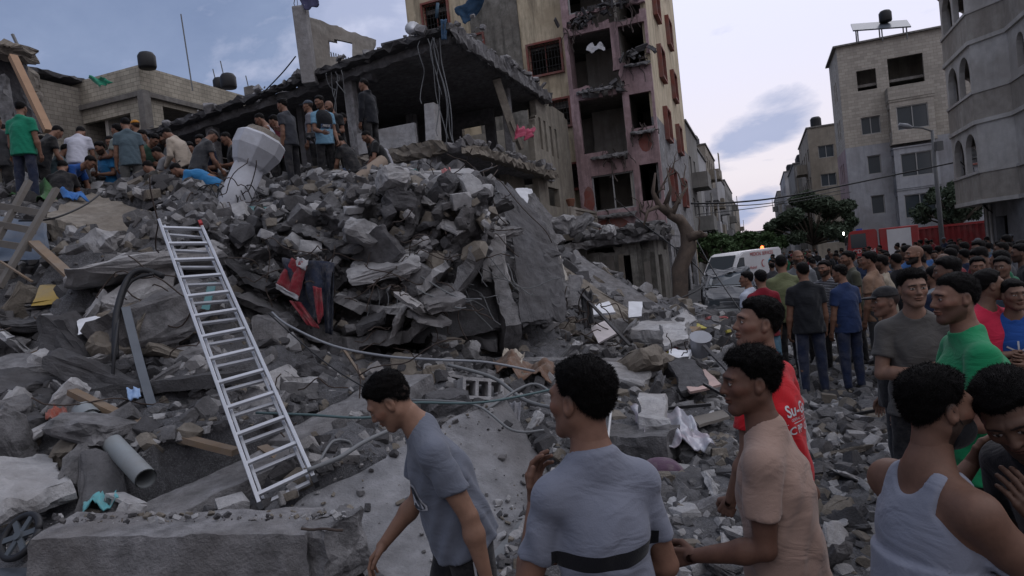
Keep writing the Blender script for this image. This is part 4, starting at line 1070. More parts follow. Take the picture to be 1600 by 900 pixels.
slab(pq((822, 300, 14.2), (846, 330, 14.2), (880, 470, 12.2), (848, 480, 12.0)), (.2, .3, 0), 'second steep slab showing beside the huge dark one', M_CON, n=(12, 30, 3), amp=.03, chip=.16)
slab(pq((805, 293, 15.0), (830, 295, 15.0), (836, 342, 14.2), (812, 352, 14.0)), (.03, .1, 0), 'white wall panel leaning on the right flank of the heap', M_WHITE, n=(8, 14, 2), chip=.05, name='wall_panel', cat='panel')
slab(pq((868, 392, 17.5), (905, 398, 17.5), (1045, 486, 15.0), (985, 492, 14.6)), (0, .1, -.3), 'long plank shaped slab sliding down towards the wrecked car', M_CON, n=(30, 6, 3), amp=.02, chip=.08)
slab(pq((850, 420, 15.5), (880, 416, 15.8), (1000, 492, 14.3), (950, 500, 14.0)), (0, .1, -.25), 'broken slab lying parallel below the long plank shaped slab', M_TAN, n=(26, 6, 3), amp=.03, chip=.14)
slab(pq((853, 402, 13.9), (872, 398, 14.0), (886, 438, 13.2), (868, 448, 13.0)), (.06, .25, 0), 'cream padded block standing on end right of the hanging slab', plain('cream_foam', (.40, .37, .32), .9, 0, .1, 3, .3, dirt=.5), n=(8, 12, 4), amp=.01, chip=.02, name='mattress', cat='mattress')
slab(pq((888, 430, 13.4), (910, 432, 13.3), (905, 480, 12.6), (884, 478, 12.7)), (.06, .25, 0), 'grey block standing upright right of the cream padded block', M_CON, n=(8, 12, 4), chip=.05)
slab(pq((983, 515, 12.4), (1072, 520, 11.8), (1078, 502, 13.2), (1000, 500, 13.4)), (0, 0, -.24), 'thick flat slab with pale top in the middle debris field', M_CON2, n=(20, 10, 3), chip=.07)
slab(pq((712, 520, 10.4), (775, 535, 9.9), (780, 508, 10.6), (735, 508, 10.9)), (0, .02, -.16), 'pale slab piece lying at the mouth of the cave', M_CON2, n=(12, 8, 3), chip=.07)
slab(pq((1040, 565, 8.9), (1085, 560, 9.0), (1110, 598, 8.1), (1065, 610, 8.0)), (.02, .05, -.10), 'dark flat slab under the pink board', M_CON3, n=(12, 8, 3), chip=.05)
slab(pq((1037, 540, 9.5), (1075, 530, 9.9), (1070, 500, 10.9), (1030, 505, 10.9)), (0, .05, -.1), 'thin upright slab in the middle debris field', M_CON2, n=(10, 8, 2), chip=.06)
slab(pq((1038, 557, 9.2), (1078, 562, 9.0), (1082, 548, 9.6), (1045, 545, 9.7)), (0, 0, -.12), 'small flat block with white top in the debris field', M_WHITE, n=(10, 6, 2), chip=.05)
for i, (q, w) in enumerate([((-10, 350), .3), ((30, 470), .25)]): pass
PLZ = [((560, 280, 790, 420), 10, (10.2, 11.6), 'tall heap below the balcony'), ((430, 390, 700, 520), 7, (8.5, 8.8), 'face of the pancaked floor'), ((20, 430, 280, 640), 8, None, 'left slope'), ((880, 470, 1150, 640), 8, None, 'middle debris field'), ((300, 560, 700, 680), 6, None, 'debris behind the boy')]
for (x0, y0, x1, y1), n_, dr, wh in PLZ:
    for k in range(n_):
        px, py = rnd.uniform(x0, x1), rnd.uniform(y0, y1); g = P(px, py, rnd.uniform(*dr)) if dr else ground(px, py)
        if g is None or (dr is None and zcap(g.x, g.y)[0] < 1e8): continue
        l, w, th_ = rnd.uniform(.4, 1.1), rnd.uniform(.3, .6), rnd.uniform(.06, .14); M = rand_rot(rnd, .55); cc = [g + Vector((0, 0, .08)) + M @ Vector((sx * l / 2, sy * w / 2, 0)) for sx, sy in ((-1, -1), (1, -1), (1, 1), (-1, 1))]
        slab(cc, M @ Vector((0, 0, -th_)), '%s broken floor plate tilted on the %s' % (('pale', 'grey', 'dark')[k % 3], wh), (M_CON2, M_CON, M_CON3)[k % 3], n=(12, 8, 2), amp=.015, chip=.12, group='broken plates on the ' + wh)
        if k % 2 == 0:
            for q in range(2): a = cc[1].lerp(cc[2], rnd.random()); tube(wig(a, a + (M @ Vector((rnd.uniform(.2, .5), rnd.uniform(-.2, .2), rnd.uniform(-.2, .2)))), 0, .03, 6), .007, 'rebar', 'rebar end poking out of a tilted floor plate', 'rebar', M_REBAR, 'rebars of the tilted plates', 5)
# stack of thin bent layers on the left slope
for k in range(7):
    dz = k * 15
    slab(pq((95 + k * 8, 500 - dz * .95, 8.0 + k * .12), (165 + k * 8, 478 - dz * .8, 7.9 + k * .12), (258 + k * 3, 398 - dz * .2, 8.5 + k * .12), (200 + k * 5, 392 - dz * .45, 9.0 + k * .12)), (0, .02, -.07), 'thin ribbed ceiling layer peeled off in a stack on the left slope', (M_CON3, M_CON)[k % 2], n=(22, 8, 1), amp=.02, chip=.12, sag=lambda u, v: Vector((0, 0, -.12 * math.sin(math.pi * u))), cat='slab', group='stacked thin ceiling layers')
for k in range(5):
    slab(pq((300 + 20 * k, 352 + 13 * k, 9.3 - .06 * k), (540 + 5 * k, 348 + 14 * k, 9.25 - .08 * k), (540, 335 + 12 * k, 9.9), (330, 335 + 12 * k, 9.9)), (0, 0, -.09), 'long thin broken floor layer bedded above the red and navy jacket', (M_CON, M_CON3, M_TAN)[k % 3], n=(46, 6, 1), amp=.035, chip=.18, sag=lambda u, v: Vector((0, 0, .05 * math.sin(9 * u))), group='bedded floor layers')

_c = pq((430, 800, 4.9), (785, 612, 6.9), (870, 755, 6.2), (700, 1010, 3.9)); sp = []
for k in range(330):
    u, v = rnd.random(), rnd.random() ** 1.5; v = v if k % 2 else 1 - rnd.random() ** 3 * .3
    q = _c[0] * (1 - u) * (1 - v) + _c[1] * u * (1 - v) + _c[2] * u * v + _c[3] * (1 - u) * v; s_ = .012 + .07 * rnd.random() ** 4; sp.append((q.x, q.y, q.z + s_ * .3, s_, rnd.choice((0, 1, 2, 3))))
_c = pq((85, 806, 4.45), (540, 802, 4.45), (540, 812, 4.1), (78, 820, 4.1))
for k in range(160):
    u, v = rnd.random(), rnd.random(); q = _c[0] * (1 - u) * (1 - v) + _c[1] * u * (1 - v) + _c[2] * u * v + _c[3] * (1 - u) * v; s_ = .008 + .045 * rnd.random() ** 3; sp.append((q.x, q.y, P(300, 806, 4.4).z * 0 + q.z + s_ * .3, s_, rnd.choice((0, 1, 2, 3))))
bake_rubble('rubble', sp, [M_CON, M_CON2, M_CON3, M_TAN])
# boards, blocks, odd pieces
def board(q, th, label, mat, name='board', cat='board', n=(6, 6, 1), chip=.01): return slab(pq(*q), th, label, mat, name, n, .004, chip, None, cat)
board([(1060, 588, 8.6), (1102, 576, 8.9), (1128, 600, 8.1), (1078, 612, 7.9)], (0, .01, -.03), 'pinkish square floor tile board lying tilted in the rubble', M_PINK)
board([(922, 478, 13.2), (952, 470, 13.8), (962, 488, 12.9), (925, 492, 12.7)], (0, .02, -.04), 'small white board lying flat beside the dark rags', M_WHITE)
board([(982, 471, 14), (1004, 471, 14), (1003, 494, 13.4), (982, 496, 13.4)], (0, .05, -.03), 'white board standing by the end of the long slab', M_WHITE)
board([(922, 512, 11.8), (950, 498, 12.3), (966, 520, 11.6), (935, 536, 11.2)], (.02, .05, -.03), 'pale pink white panel leaning on rubble under the white board', plain('pinkish_white', (.55, .50, .50), .7, 0, .1, 3, .2, dirt=.3))
board([(1150, 508, 11), (1180, 512, 10.8), (1186, 519, 10.3), (1155, 518, 10.3)], (0, 0, -.02), 'thin white sheet lying beside the red shirt man', M_WHITE)
board([(1080, 652, 7.1), (1130, 640, 7.4), (1140, 650, 7.1), (1092, 664, 6.8)], (0, 0, -.03), 'grey plank lying under the purple cushion', M_WOODG)
board([(120, 500, 7.2), (150, 492, 7.3), (152, 515, 7.0), (122, 524, 6.9)], (.02, .05, 0), 'white printed piece of paper on the left slope', M_WHITE)
board([(-20, 335, 9.9), (68, 348, 9.7), (75, 405, 9.1), (-20, 410, 9.0)], (0, .06, 0), 'dark blue grey board behind the wooden ladder', plain('blue_grey_board', (.10, .13, .18), .8, 0, .2, 3, .2, dirt=.4))
board([(92, 372, 9.3), (120, 378, 9.2), (116, 422, 8.8), (90, 410, 8.9)], (.03, .12, 0), 'upper dusty yellow plastic crate side right of the wooden ladder', M_YEL, 'crate', 'crate')
board([(62, 445, 8.3), (102, 448, 8.2), (92, 475, 7.9), (48, 478, 7.9)], (.03, .15, 0), 'lower dusty yellow plastic crate side below the leaning plank', M_YEL, 'crate', 'crate')
board([(388, 322, 11.3), (470, 326, 11), (468, 332, 10.9), (390, 330, 11.1)], (0, .02, -.05), 'dusty teal plank lying on the crest right of the column', plain('teal_paint', (.06, .19, .20), .6, 0, .2, 4, .2, dirt=.35), 'plank', 'plank')
board([(325, 440, 7.6), (338, 440, 7.6), (326, 485, 7.3), (314, 483, 7.3)], (0, .02, 0), 'teal slat seen between the rungs of the ladder', plain('teal_paint', (.06, .19, .20)), 'plank', 'plank')
board([(655, 268, 14), (690, 265, 14.2), (735, 262, 14.4), (752, 272, 13.4)], (0, 0, -.15), 'flat slab on the very top of the heap below the balcony', M_CON2, 'concrete_slab', 'slab', (14, 6, 2), .06)
# hollow block
def hollow_block(p, rz, label, s=1):
    T = thing('hollow_block', label, 'block', p, rz); b = MB(); w, l, h = .2 * s, .4 * s, .2 * s; t = .03 * s
    b.box(-l / 2, l / 2, -w / 2, -w / 2 + t, 0, h); b.box(-l / 2, l / 2, w / 2 - t, w / 2, 0, h)
    for i in range(4): x = -l / 2 + t / 2 + i * (l - t) / 3; b.box(x - t / 2, x + t / 2, -w / 2 + t, w / 2 - t, 0, h)
    o = b.obj('block_shell', M_CON2, T); T.rotation_euler = (R(75), R(12), rz); return T
hollow_block(P(745, 612, 7.8), R(20), 'grey hollow concrete block lying on its side behind the boy', 1.2)
hollow_block(P(208, 792, 4.9), R(-30), 'small grey hollow block beside the wheel', .7)
hollow_block(P(700, 600, 8.2), R(-10), 'grey hollow concrete block half buried beside the brown rags', 1.1)

# column with capital
T = thing('fallen_column', 'white painted round column with octagonal capital leaning on the crest among the crowd', 'column', P(368, 315, 11.6))
A = P(358, 330, 11.4); B_ = P(400, 238, 11.6); ax = (B_ - A).normalized(); M = Matrix.Translation(A) @ Vector((0, 0, 1)).rotation_difference(ax).to_matrix().to_4x4()
Lc = (B_ - A).length
b = MB(); b.lathe([(.245, -.5), (.245, Lc - .28)], M, 24); b.obj('shaft', plain('white_plaster', (.42, .43, .47), .8, 0, .12, 4, .4, dirt=.35, dirtc=(.2, .19, .18)), T, True, True)
b = MB(); b.lathe([(.25, Lc - .30), (.27, Lc - .27), (.30, Lc - .24), (.41, Lc + .02), (.41, Lc + .24), (.37, Lc + .28)], M @ Matrix.Rotation(R(22.5), 4, 'Z'), 8); o = b.obj('capital', plain('white_plaster', (.6, .6, .6)), T, True)
b = MB(); b.lathe([(.33, Lc + .275), (.28, Lc + .38), (.14, Lc + .42)], M, 9); b.obj('broken_top', M_TAN, T, True)

# ---------------------------------------------------------------- ladders and poles
def ladder_obj():
    T = thing('aluminium_ladder', 'shiny aluminium extension ladder leaning up the heap', 'ladder', P(450, 790, 5.1))
    bl, br, tl, tr = P(409, 797, 4.80), P(494, 755, 4.98), P(249, 345, 7.2), P(313, 348, 7.4)
    nrm = (tl - bl).cross(br - bl).normalized(); nrm = nrm if nrm.y < 0 else -nrm
    bs = nrm * -.075
    for name, a, c in (('rail', bl, tl), ('rail', br, tr)):
        b = MB(); b.bar(a, c, .028, .062, nrm)
        b.obj(name, M_ALU, T, True, bevel=.003)
    sx = (br - bl).normalized() * .032
    for a, c in ((bl + bs + sx + (tl - bl) * .03, tl + bs + sx - (tl - bl) * .005), (br + bs - sx + (tr - br) * .03, tr + bs - sx - (tr - br) * .005)):
        b = MB(); b.bar(a, c, .024, .055, nrm); b.obj('rear_rail', M_ALU, T, True, bevel=.003)
    for i in range(13):
        t = .035 + i * .0775; a = bl.lerp(tl, t); c = br.lerp(tr, t)
        b = MB(); b.bar(a, c, .030, .030, nrm); b.obj('rung', M_ALU, T, True, bevel=.002)
        a2 = a + bs + (tl - bl).normalized() * -.045 + sx; c2 = c + bs + (tr - br).normalized() * -.045 - sx
        b = MB(); b.bar(a2, c2, .026, .026, nrm); b.obj('rear_rung', M_ALU, T, True)
    for a, d in ((bl, tl), (br, tr)):
        b = MB(); b.bar(a - (d - a).normalized() * .015, a + (d - a).normalized() * .05, .036, .07, nrm); b.obj('rubber_foot', M_BLACK, T, True)
    b = MB(); b.bar(tr - (tr - br).normalized() * .1 - nrm * -.02, tr, .034, .068, nrm); b.obj('end_cap', plain('red_cap', (.30, .03, .03)), T, True)
ladder_obj()
T = thing('wooden_ladder', 'rough home made wooden ladder leaning at the left picture edge', 'ladder', P(0, 440, 8.6))
for a, c in (((45, 283, 9.6), (-18, 400, 9.0)), ((88, 295, 9.3), (-2, 450, 8.5))): b = MB(); b.bar(P(*a), P(*c), .10, .06); b.obj('rail', M_WOODG, T, True)
for a, c in (((0, 322, 9.4), (72, 334, 9.2)), ((-10, 349, 9.25), (55, 361, 9.05)), ((-15, 378, 9.1), (48, 388, 8.95)), ((-20, 415, 8.9), (30, 420, 8.75)), ((-20, 424, 8.85), (20, 429, 8.7))): b = MB(); b.bar(P(*a), P(*c), .035, .09); b.obj('rung', M_WOODG, T, True)
def plank(a, c, w, h, label, mat=M_WOOD, name='wooden_plank', cat='plank', bow=0.0):
    b = MB(); A, C = P(*a), P(*c); n = 8
    pts = [A.lerp(C, i / n) + Vector((0, 0, -bow * math.sin(math.pi * i / n))) for i in range(n + 1)]
    for i in range(n): b.bar(pts[i], pts[i + 1] + (pts[i + 1] - pts[i]).normalized() * .004, w, h)
    o = b.obj(name, mat); return tag(o, label, cat)
plank((52, 378, 8.9), (122, 442, 8.2), .13, .04, 'short pale wooden plank leaning beside the yellow crates')
plank((0, 408, 8.6), (50, 440, 8.4), .03, .02, 'thin stick at the left picture edge')
plank((0, 572, 6.8), (78, 540, 7.1), .03, .02, 'thin pale stick on the lower left slope')
plank((112, 612, 6.0), (368, 706, 5.4), .09, .05, 'long weathered wooden plank passing behind the lower ladder', M_WOOD, bow=.06)
plank((410, 700, 5.9), (475, 745, 5.2), .09, .05, 'short wooden plank seen through the lowest rungs', M_WOOD)
beam(P(85, 612, 6.35), P(412, 575, 6.6), .16, .12, 'long rusty steel beam running level behind the ladder', M_CON3, 'steel_beam', (40, 2, 2), .008, .01)
plank((196, 480, 6.9), (255, 690, 5.9), .08, .02, 'torn metal strip bending down from the black hose', plain('metal_strip', (.10, .11, .125), .5, .6, .2, 6), 'metal_strip', 'metal strip', .1)
plank((536, 545, 7.6), (568, 592, 7.0), .025, .025, 'thin pale stick standing behind the boy', M_WOOD)
plank((-10, 896, 4.1), (225, 893, 4.1), .12, .015, 'flat grey metal strip along the bottom left picture edge', plain('metal_strip', (.12, .13, .14)), 'metal_strip', 'metal strip')
plank((905, 455, 12.5), (985, 540, 10.5), .05, .03, 'thin dark timber crossing the rag pile', M_CON3)
plank((1165, 620, 7.2), (1150, 612, 7.6), .05, .03, 'short dark timber beside the beige shirt man', M_CON3)
plank((1100, 600, 7.8), (1190, 650, 6.9), .03, .03, 'long thin black bar lying under the red shirt man', M_BLACK, 'metal_bar', 'bar')
plank((1020, 640, 7.2), (1110, 632, 7.2), .04, .03, 'dark metal bar lying behind the squared beam end', M_BLACK, 'metal_bar', 'bar')
plank((1100, 540, 9.4), (1148, 590, 8.4), .05, .03, 'dark wooden bar lying near the broken debris box', M_CON3, 'wooden_bar', 'bar')
plank((1270, 660, 7.8), (1400, 635, 7.8), .035, .03, 'long thin dark bar on the ground before the crowd', M_BLACK, 'metal_bar', 'bar')
plank((995, 800, 5.3), (1075, 885, 4.6), .03, .02, 'thin metal bar among the lumps beside the beige shirt', M_CABLEG, 'metal_bar', 'bar')
plank((760, 895, 4.6), (835, 800, 5.6), .09, .05, 'grey metal tube rising behind the boy shorts', M_CABLEG, 'metal_bar', 'bar')
plank((842, 895, 4.6), (800, 850, 5.6), .06, .05, 'broken grey pipe end behind the polo man', M_CABLEG, 'metal_bar', 'bar')
b = MB(); b.tube([P(598, 252, 13.6), P(560, 280, 13.0), P(515, 305, 12.4)], [.13, .115, .10], 10); tag(b.obj('log', plain('peeled_log', (.20, .155, .12), .9, 0, .25, 6, .5, dirt=.3), smooth=True), 'thick peeled log lying on the crest below the crouching men', 'log')
T = thing('drain_pipe', 'broken grey plastic drain pipe lying in the lower left heap', 'pipe', P(185, 710, 5.4))
b = MB(); a, c = P(140, 655, 5.75), P(228, 748, 5.0); b.tube([a, a.lerp(c, .5), c], .078, 18, cap=False); b.tube([a, c], .07, 18, cap=False); b.obj('tube', M_PIPE, T, True, True)
b = MB(); u = (a - c).normalized(); b.tube([a + u * .16, a - u * .02], .098, 18, cap=False); b.tube([a + u * .16, a - u * .02], .088, 18, cap=False); b.obj('socket', M_PIPE, T, True, True)
b = MB(); b.tube([P(1040, 487, 20.5), P(1100, 491, 20.3), P(1162, 489, 20.3)], .14, 12); tag(b.obj('steel_pole', M_CABLEG, smooth=True), 'thick grey pole lying on the ground in front of the wrecked car', 'pole')

# wheel
T = thing('cart_wheel', 'small black spoked cart wheel in the bottom left corner', 'wheel', P(32, 838, 4.3)); c = P(32, 838, 4.25)
M = Matrix.Translation(c) @ Vector((0, 0, 1)).rotation_difference(Vector((-.25, -.75, .6)).normalized()).to_matrix().to_4x4()
b = MB()
b.tube([M @ Vector((.135 * math.cos(k * math.pi / 14), .135 * math.sin(k * math.pi / 14), 0)) for k in range(29)], .022, 8); b.obj('tyre', M_BLACK, T, True, True)
b = MB(); b.lathe([(.03, -.03), (.035, 0), (.03, .03)], M, 12)
for k in range(6): a = k * math.pi / 3; b.bar(M @ Vector((.02 * math.cos(a), .02 * math.sin(a), .008)), M @ Vector((.125 * math.cos(a), .125 * math.sin(a), .008)), .035, .015, M.to_3x3() @ Vector((0, 0, 1)))
b.obj('spokes', plain('grey_rim', (.07, .08, .09), .5), T, True)

# ---------------------------------------------------------------- soft things: cloth sheets
def drape(q, label, mat, name, cat, n=14, fold_=.05, f=5, sag=0.0, th=.012, parent=None, seed=None):
    c = pq(*q); sd = seed or rnd.uniform(0, 90); V = []; 
    N = (c[1] - c[0]).cross(c[3] - c[0]).normalized(); fold_ = min(fold_, .26 * min((c[1] - c[0]).length, (c[3] - c[0]).length))
    for i in range(n + 1):
        for j in range(n + 1):
            u, v = i / n, j / n; p = c[0] * (1 - u) * (1 - v) + c[1] * u * (1 - v) + c[2] * u * v + c[3] * (1 - u) * v
            p = p + N * (fold_ * (fbm((u * 1.0, v * .35, 0), f, sd, 3) + .5 * math.sin(u * 11 + sd + 2 * v))) + Vector((0, 0, -sag * math.sin(math.pi * u)))
            k = .06 * (c[1] - c[0]).length; p = p + (c[1] - c[0]).normalized() * k * fbm((u, v, 1), 3, sd) + (c[3] - c[0]).normalized() * k * fbm((u, v, 4), 3, sd)
            V.append(p)
    F = [(i * (n + 1) + j, (i + 1) * (n + 1) + j, (i + 1) * (n + 1) + j + 1, i * (n + 1) + j + 1) for i in range(n) for j in range(n)]
    m = len(V); V2 = V + [p + N * th for p in V]; F2 = F + [tuple(k + m for k in reversed(f_)) for f_ in F]
    bd = [(i, i + 1) for i in range(n)] ; E = []
    for j in range(n): E += [(j, j + 1), (n * (n + 1) + j + 1, n * (n + 1) + j)]
    for i in range(n): E += [((i + 1) * (n + 1), i * (n + 1)), (i * (n + 1) + n, (i + 1) * (n + 1) + n)]
    F2 += [(a, b_, b_ + m, a + m) for a, b_ in E]
    o = link(name, mesh(name, V2, F2, True), mat, parent, parent is not None)
    if parent is None: tag(o, label, cat)
    return o
C_RED = cloth('rag_red', (.20, .025, .035), .3); C_NAVY = cloth('rag_navy', (.020, .026, .045), .25); C_WH = cloth('rag_white', (.35, .35, .37), .3)
T = thing('torn_jacket', 'torn red and navy jacket hanging on the face of the pancaked floor', 'jacket', P(480, 460, 8.5))
drape([(446, 405, 8.42), (520, 408, 8.42), (516, 500, 8.3), (470, 500, 8.3)], '', C_NAVY, 'jacket_back', '', 16, .09, parent=T)
drape([(452, 402, 8.40), (478, 412, 8.35), (464, 466, 8.25), (432, 446, 8.28)], '', C_RED, 'sleeve', '', 12, .07, parent=T)
drape([(464, 402, 8.36), (482, 406, 8.33), (478, 424, 8.3), (462, 414, 8.3)], '', C_WH, 'white_patch', '', 8, .03, parent=T)
drape([(432, 444, 8.24), (466, 462, 8.2), (465, 470, 8.2), (431, 451, 8.24)], '', C_WH, 'cuff', '', 8, .03, parent=T)
drape([(487, 446, 8.27), (502, 450, 8.27), (505, 492, 8.2), (496, 510, 8.2)], '', C_RED, 'torn_flap', '', 10, .05, parent=T)
drape([(452, 470, 8.25), (470, 472, 8.25), (500, 514, 8.15), (480, 508, 8.2)], '', C_RED, 'lining', '', 10, .05, parent=T)
drape([(502, 410, 8.45), (522, 420, 8.45), (520, 524, 8.3), (508, 520, 8.3)], '', C_NAVY, 'hanging_sleeve', '', 12, .06, parent=T)
drape([(770, 552, 9.2), (868, 570, 8.7), (860, 592, 8.2), (778, 575, 8.5)], 'crumpled brown rug lying on the rubble behind the grey polo man', cloth('rag_brown', (.13, .075, .05), .4), 'rug', 'rug', 26, .11, 4)
drape([(790, 545, 9.3), (820, 552, 9.1), (815, 572, 8.7), (785, 560, 8.9)], 'cream cloth bundled at the end of the brown rug', cloth('rag_cream', (.33, .29, .24), .3), 'rag', 'cloth', 14, .07, 5)
drape([(905, 452, 12.6), (925, 455, 12.4), (928, 505, 11.6), (912, 515, 11.5)], 'black rag hanging over debris beside the pale pink panel', cloth('rag_black', (.012, .012, .014), .1), 'rag', 'cloth', 14, .1, 9)
drape([(30, 282, 12.3), (85, 292, 11.8), (90, 318, 11.3), (15, 308, 11.6)], 'rolled green carpet on the crest at the far left', cloth('rag_green', (.035, .10, .035), .2), 'carpet', 'carpet', 14, .16, 4)
drape([(85, 290, 11.9), (130, 303, 11.5), (138, 310, 11.2), (100, 306, 11.3)], 'bright blue tarpaulin scrap on the crest beside the green carpet', cloth('rag_blue', (.03, .13, .36), .1), 'tarpaulin', 'tarpaulin', 10, .08, 5)
drape([(985, 640, 7.3), (1085, 650, 7.0), (1120, 700, 6.2), (1010, 690, 6.3)], 'crumpled clear plastic sheet with red print between the polo man and beige shirt man', plain('clear_plastic', (.30, .31, .35), .25, 0, .3, 7, .6, spec=.6, dirt=.3, dirtc=(.3, .1, .12)), 'plastic_sheet', 'plastic sheet', 30, .08, 6)
drape([(640, 335, 11.3), (690, 290, 12.3), (700, 330, 11.8), (680, 372, 11.0)], 'pale dusty cloth caught in rebar on the tall heap', cloth('rag_dust', (.19, .19, .21), .3), 'rag', 'cloth', 14, .12, 7)
drape([(690, 265, 12.6), (704, 262, 12.6), (706, 290, 12.3), (692, 290, 12.3)], 'small red and white rag on the top of the heap', cloth('rag_redwhite', (.35, .12, .12), .5), 'rag', 'cloth', 8, .06, 7)
drape([(742, 320, 11.2), (754, 322, 11.2), (756, 352, 10.9), (744, 350, 10.9)], 'dark blue rag on the right shoulder of the heap', cloth('rag_blue2', (.03, .05, .12), .3), 'rag', 'cloth', 8, .06, 7)
drape([(796, 628, 7.0), (814, 628, 7.0), (812, 660, 6.8), (800, 662, 6.8)], 'grey knotted bundle tied to the cable behind the polo man', cloth('rag_dust', (.19, .19, .21)), 'bundle', 'bundle', 12, .16, 5)
drape([(799, 660, 6.85), (808, 660, 6.85), (812, 740, 6.2), (806, 740, 6.2)], 'twisted grey strip hanging from the knotted bundle', cloth('rag_dust2', (.13, .14, .16), .3), 'rag', 'cloth', 12, .1, 5)
drape([(1168, 526, 10.3), (1188, 528, 10.2), (1188, 536, 10), (1166, 535, 10)], 'red cardboard piece beside the face of the red shirt man', cloth('rag_crim', (.28, .03, .03), .2), 'cardboard', 'cardboard', 6, .02, 5)
drape([(132, 775, 4.95), (180, 772, 5.0), (185, 786, 4.8), (130, 790, 4.7)], 'cyan plastic bag scrap beside the hollow block', cloth('rag_cyan', (.10, .33, .36), .3), 'plastic_bag', 'bag', 12, .06, 7)
drape([(75, 635, 5.9), (105, 636, 5.9), (110, 662, 5.6), (70, 652, 5.7)], 'red and green striped bag in the lower left heap', cloth('rag_rg', (.24, .06, .04), .6), 'bag', 'bag', 12, .1, 7)
drape([(198, 607, 6.1), (218, 606, 6.1), (220, 620, 6.0), (200, 624, 6.0)], 'small pale blue plastic bowl behind the long plank', plain('blue_bowl', (.25, .36, .55), .4), 'plastic_bowl', 'bowl', 8, .05, 3)
drape([(468, 305, 12.6), (510, 300, 12.4), (515, 325, 11.8), (470, 325, 11.9)], 'dusty reddish blanket on the crest near the log', cloth('rag_redd', (.16, .09, .085), .4), 'blanket', 'blanket', 12, .12, 6)
def lump(p, r, label, mat, name, cat, sq=.5):
    V, Q = surfnet(lambda q: (g_ell(q, Matrix.Identity(4), (0, 0, 0), (r, r * .8, r * sq)) + .02 * np.sin(q[:, 0] * 22 + q[:, 1] * 14) * np.sin(q[:, 2] * 20 + 1)).astype(F32), (-r * 1.3,) * 3, (r * 1.3,) * 3, r / 12)
    o = link(name, mesh(name, V, Q, True), mat); o.location = p; o.rotation_euler = (.2, .3, rnd.uniform(0, 3)); return tag(o, label, cat)
lump(P(1040, 735, 6.0), .20, 'dusty purple cushion half buried between the polo man and beige shirt man', cloth('rag_purple', (.10, .06, .09), .4), 'cushion', 'cushion', .55)
b = MB(); c = P(628, 315, 11.2); b.box(-.25, .25, -.15, .15, -.1, .16, Matrix.Translation(c) @ Matrix.Rotation(.3, 4, 'Z') @ Matrix.Rotation(.15, 4, 'Y')); tag(b.obj('cardboard_box', plain('cardboard', (.20, .125, .085), .9, 0, .2, 4, .3, dirt=.3), bevel=.01), 'brown cardboard box crushed under the dark block on the heap', 'box')
b = MB(); c = P(638, 283, 12.6); b.box(-.22, .2, -.15, .15, -.12, .16, Matrix.Translation(c) @ Matrix.Rotation(.5, 4, 'Z') @ Matrix.Rotation(-.3, 4, 'Y')); tag(b.obj('green_box', plain('dark_teal', (.035, .10, .10), .7, 0, .2, 4, .3, dirt=.3), bevel=.02), 'dusty dark green box on the heap near its top', 'box')
b = MB(); c = P(1094, 540, 9.6); b.lathe([(.12, -.14), (.15, .14), (.155, .15)], Matrix.Translation(c) @ Matrix.Rotation(.5, 4, 'X'), 14); tag(b.obj('plastic_bucket', plain('bucket_grey', (.25, .26, .29), .5, 0, .1, 4, .1, dirt=.3), smooth=False), 'grey plastic bucket tipped over in the debris field', 'bucket')
# colourful household litter near the red shirt man: one piece each
for i, (col, nm) in enumerate([((.35, .3, .05), 'yellow'), ((.35, .34, .33), 'white'), ((.3, .06, .06), 'red'), ((.25, .17, .1), 'brown'), ((.38, .36, .34), 'cream'), ((.06, .12, .3), 'blue')]):
    for k in range(4 if nm != 'white' else 9):
        g = ground(rnd.uniform(1040, 1180), rnd.uniform(495, 560) if k else rnd.uniform(500, 620)); w = rnd.uniform(.06, .2)
        if g is None: continue
        b = MB(); b.box(-w, w, -w * .6, w * .6, 0, .02 + .05 * rnd.random(), Matrix.Translation(g + Vector((0, 0, .08))) @ rand_rot(rnd, .35).to_4x4())
        tag(b.obj('litter', plain('litter_' + nm, col, .7, 0, .2, 6, .2, dirt=.4)), 'small %s piece of household litter left of the red shirt man' % nm, 'litter', '%s litter left of the red shirt man' % nm)

# ---------------------------------------------------------------- rebar and cables
def rebars(n, box, dr, ln, label, group, r=.008, sag=.15, mat=None):
    for _ in range(n):
        px, py = rnd.uniform(box[0], box[2]), rnd.uniform(box[1], box[3]); a = P(px, py, dr[0] + rnd.random() * (dr[1] - dr[0]))
        d = Vector((rnd.uniform(-1, 1), rnd.uniform(-.6, .1), rnd.uniform(-.8, .5))).normalized() * rnd.uniform(*ln)
        tube(wig(a, a + d, rnd.uniform(-sag, sag), .04, 10), r, 'rebar', label, 'rebar', mat or M_REBAR, group, 5)
rebars(44, (400, 380, 750, 530), (8.5, 8.9), (.3, 1.0), 'thin bent rebar sticking out of the face of the pancaked floor', 'rebars on the pancaked floor', .007)
rebars(18, (600, 250, 780, 380), (10.2, 11.5), (.5, 1.6), 'bent rebar on the right shoulder of the tall heap', 'rebars on the shoulder of the heap', .008)
rebars(14, (150, 380, 300, 560), (7.2, 7.8), (.3, 1.0), 'bent rebar on the slope left of the ladder', 'rebars left of the ladder', .008)
rebars(10, (300, 290, 420, 345), (10.2, 11), (.3, .8), 'bent rebar at the foot of the white column', 'rebars at the column foot', .008)
rebars(16, (850, 470, 940, 530), (11.2, 12), (.3, 1.1), 'rusty rebar in the tangle at the foot of the hanging slab', 'rebars at the hanging slab foot', .01)
rebars(12, (260, 560, 600, 680), (6.2, 7.2), (.4, 1.2), 'rebar or wire end in the dark debris behind the ladder', 'rebars behind the ladder', .007)
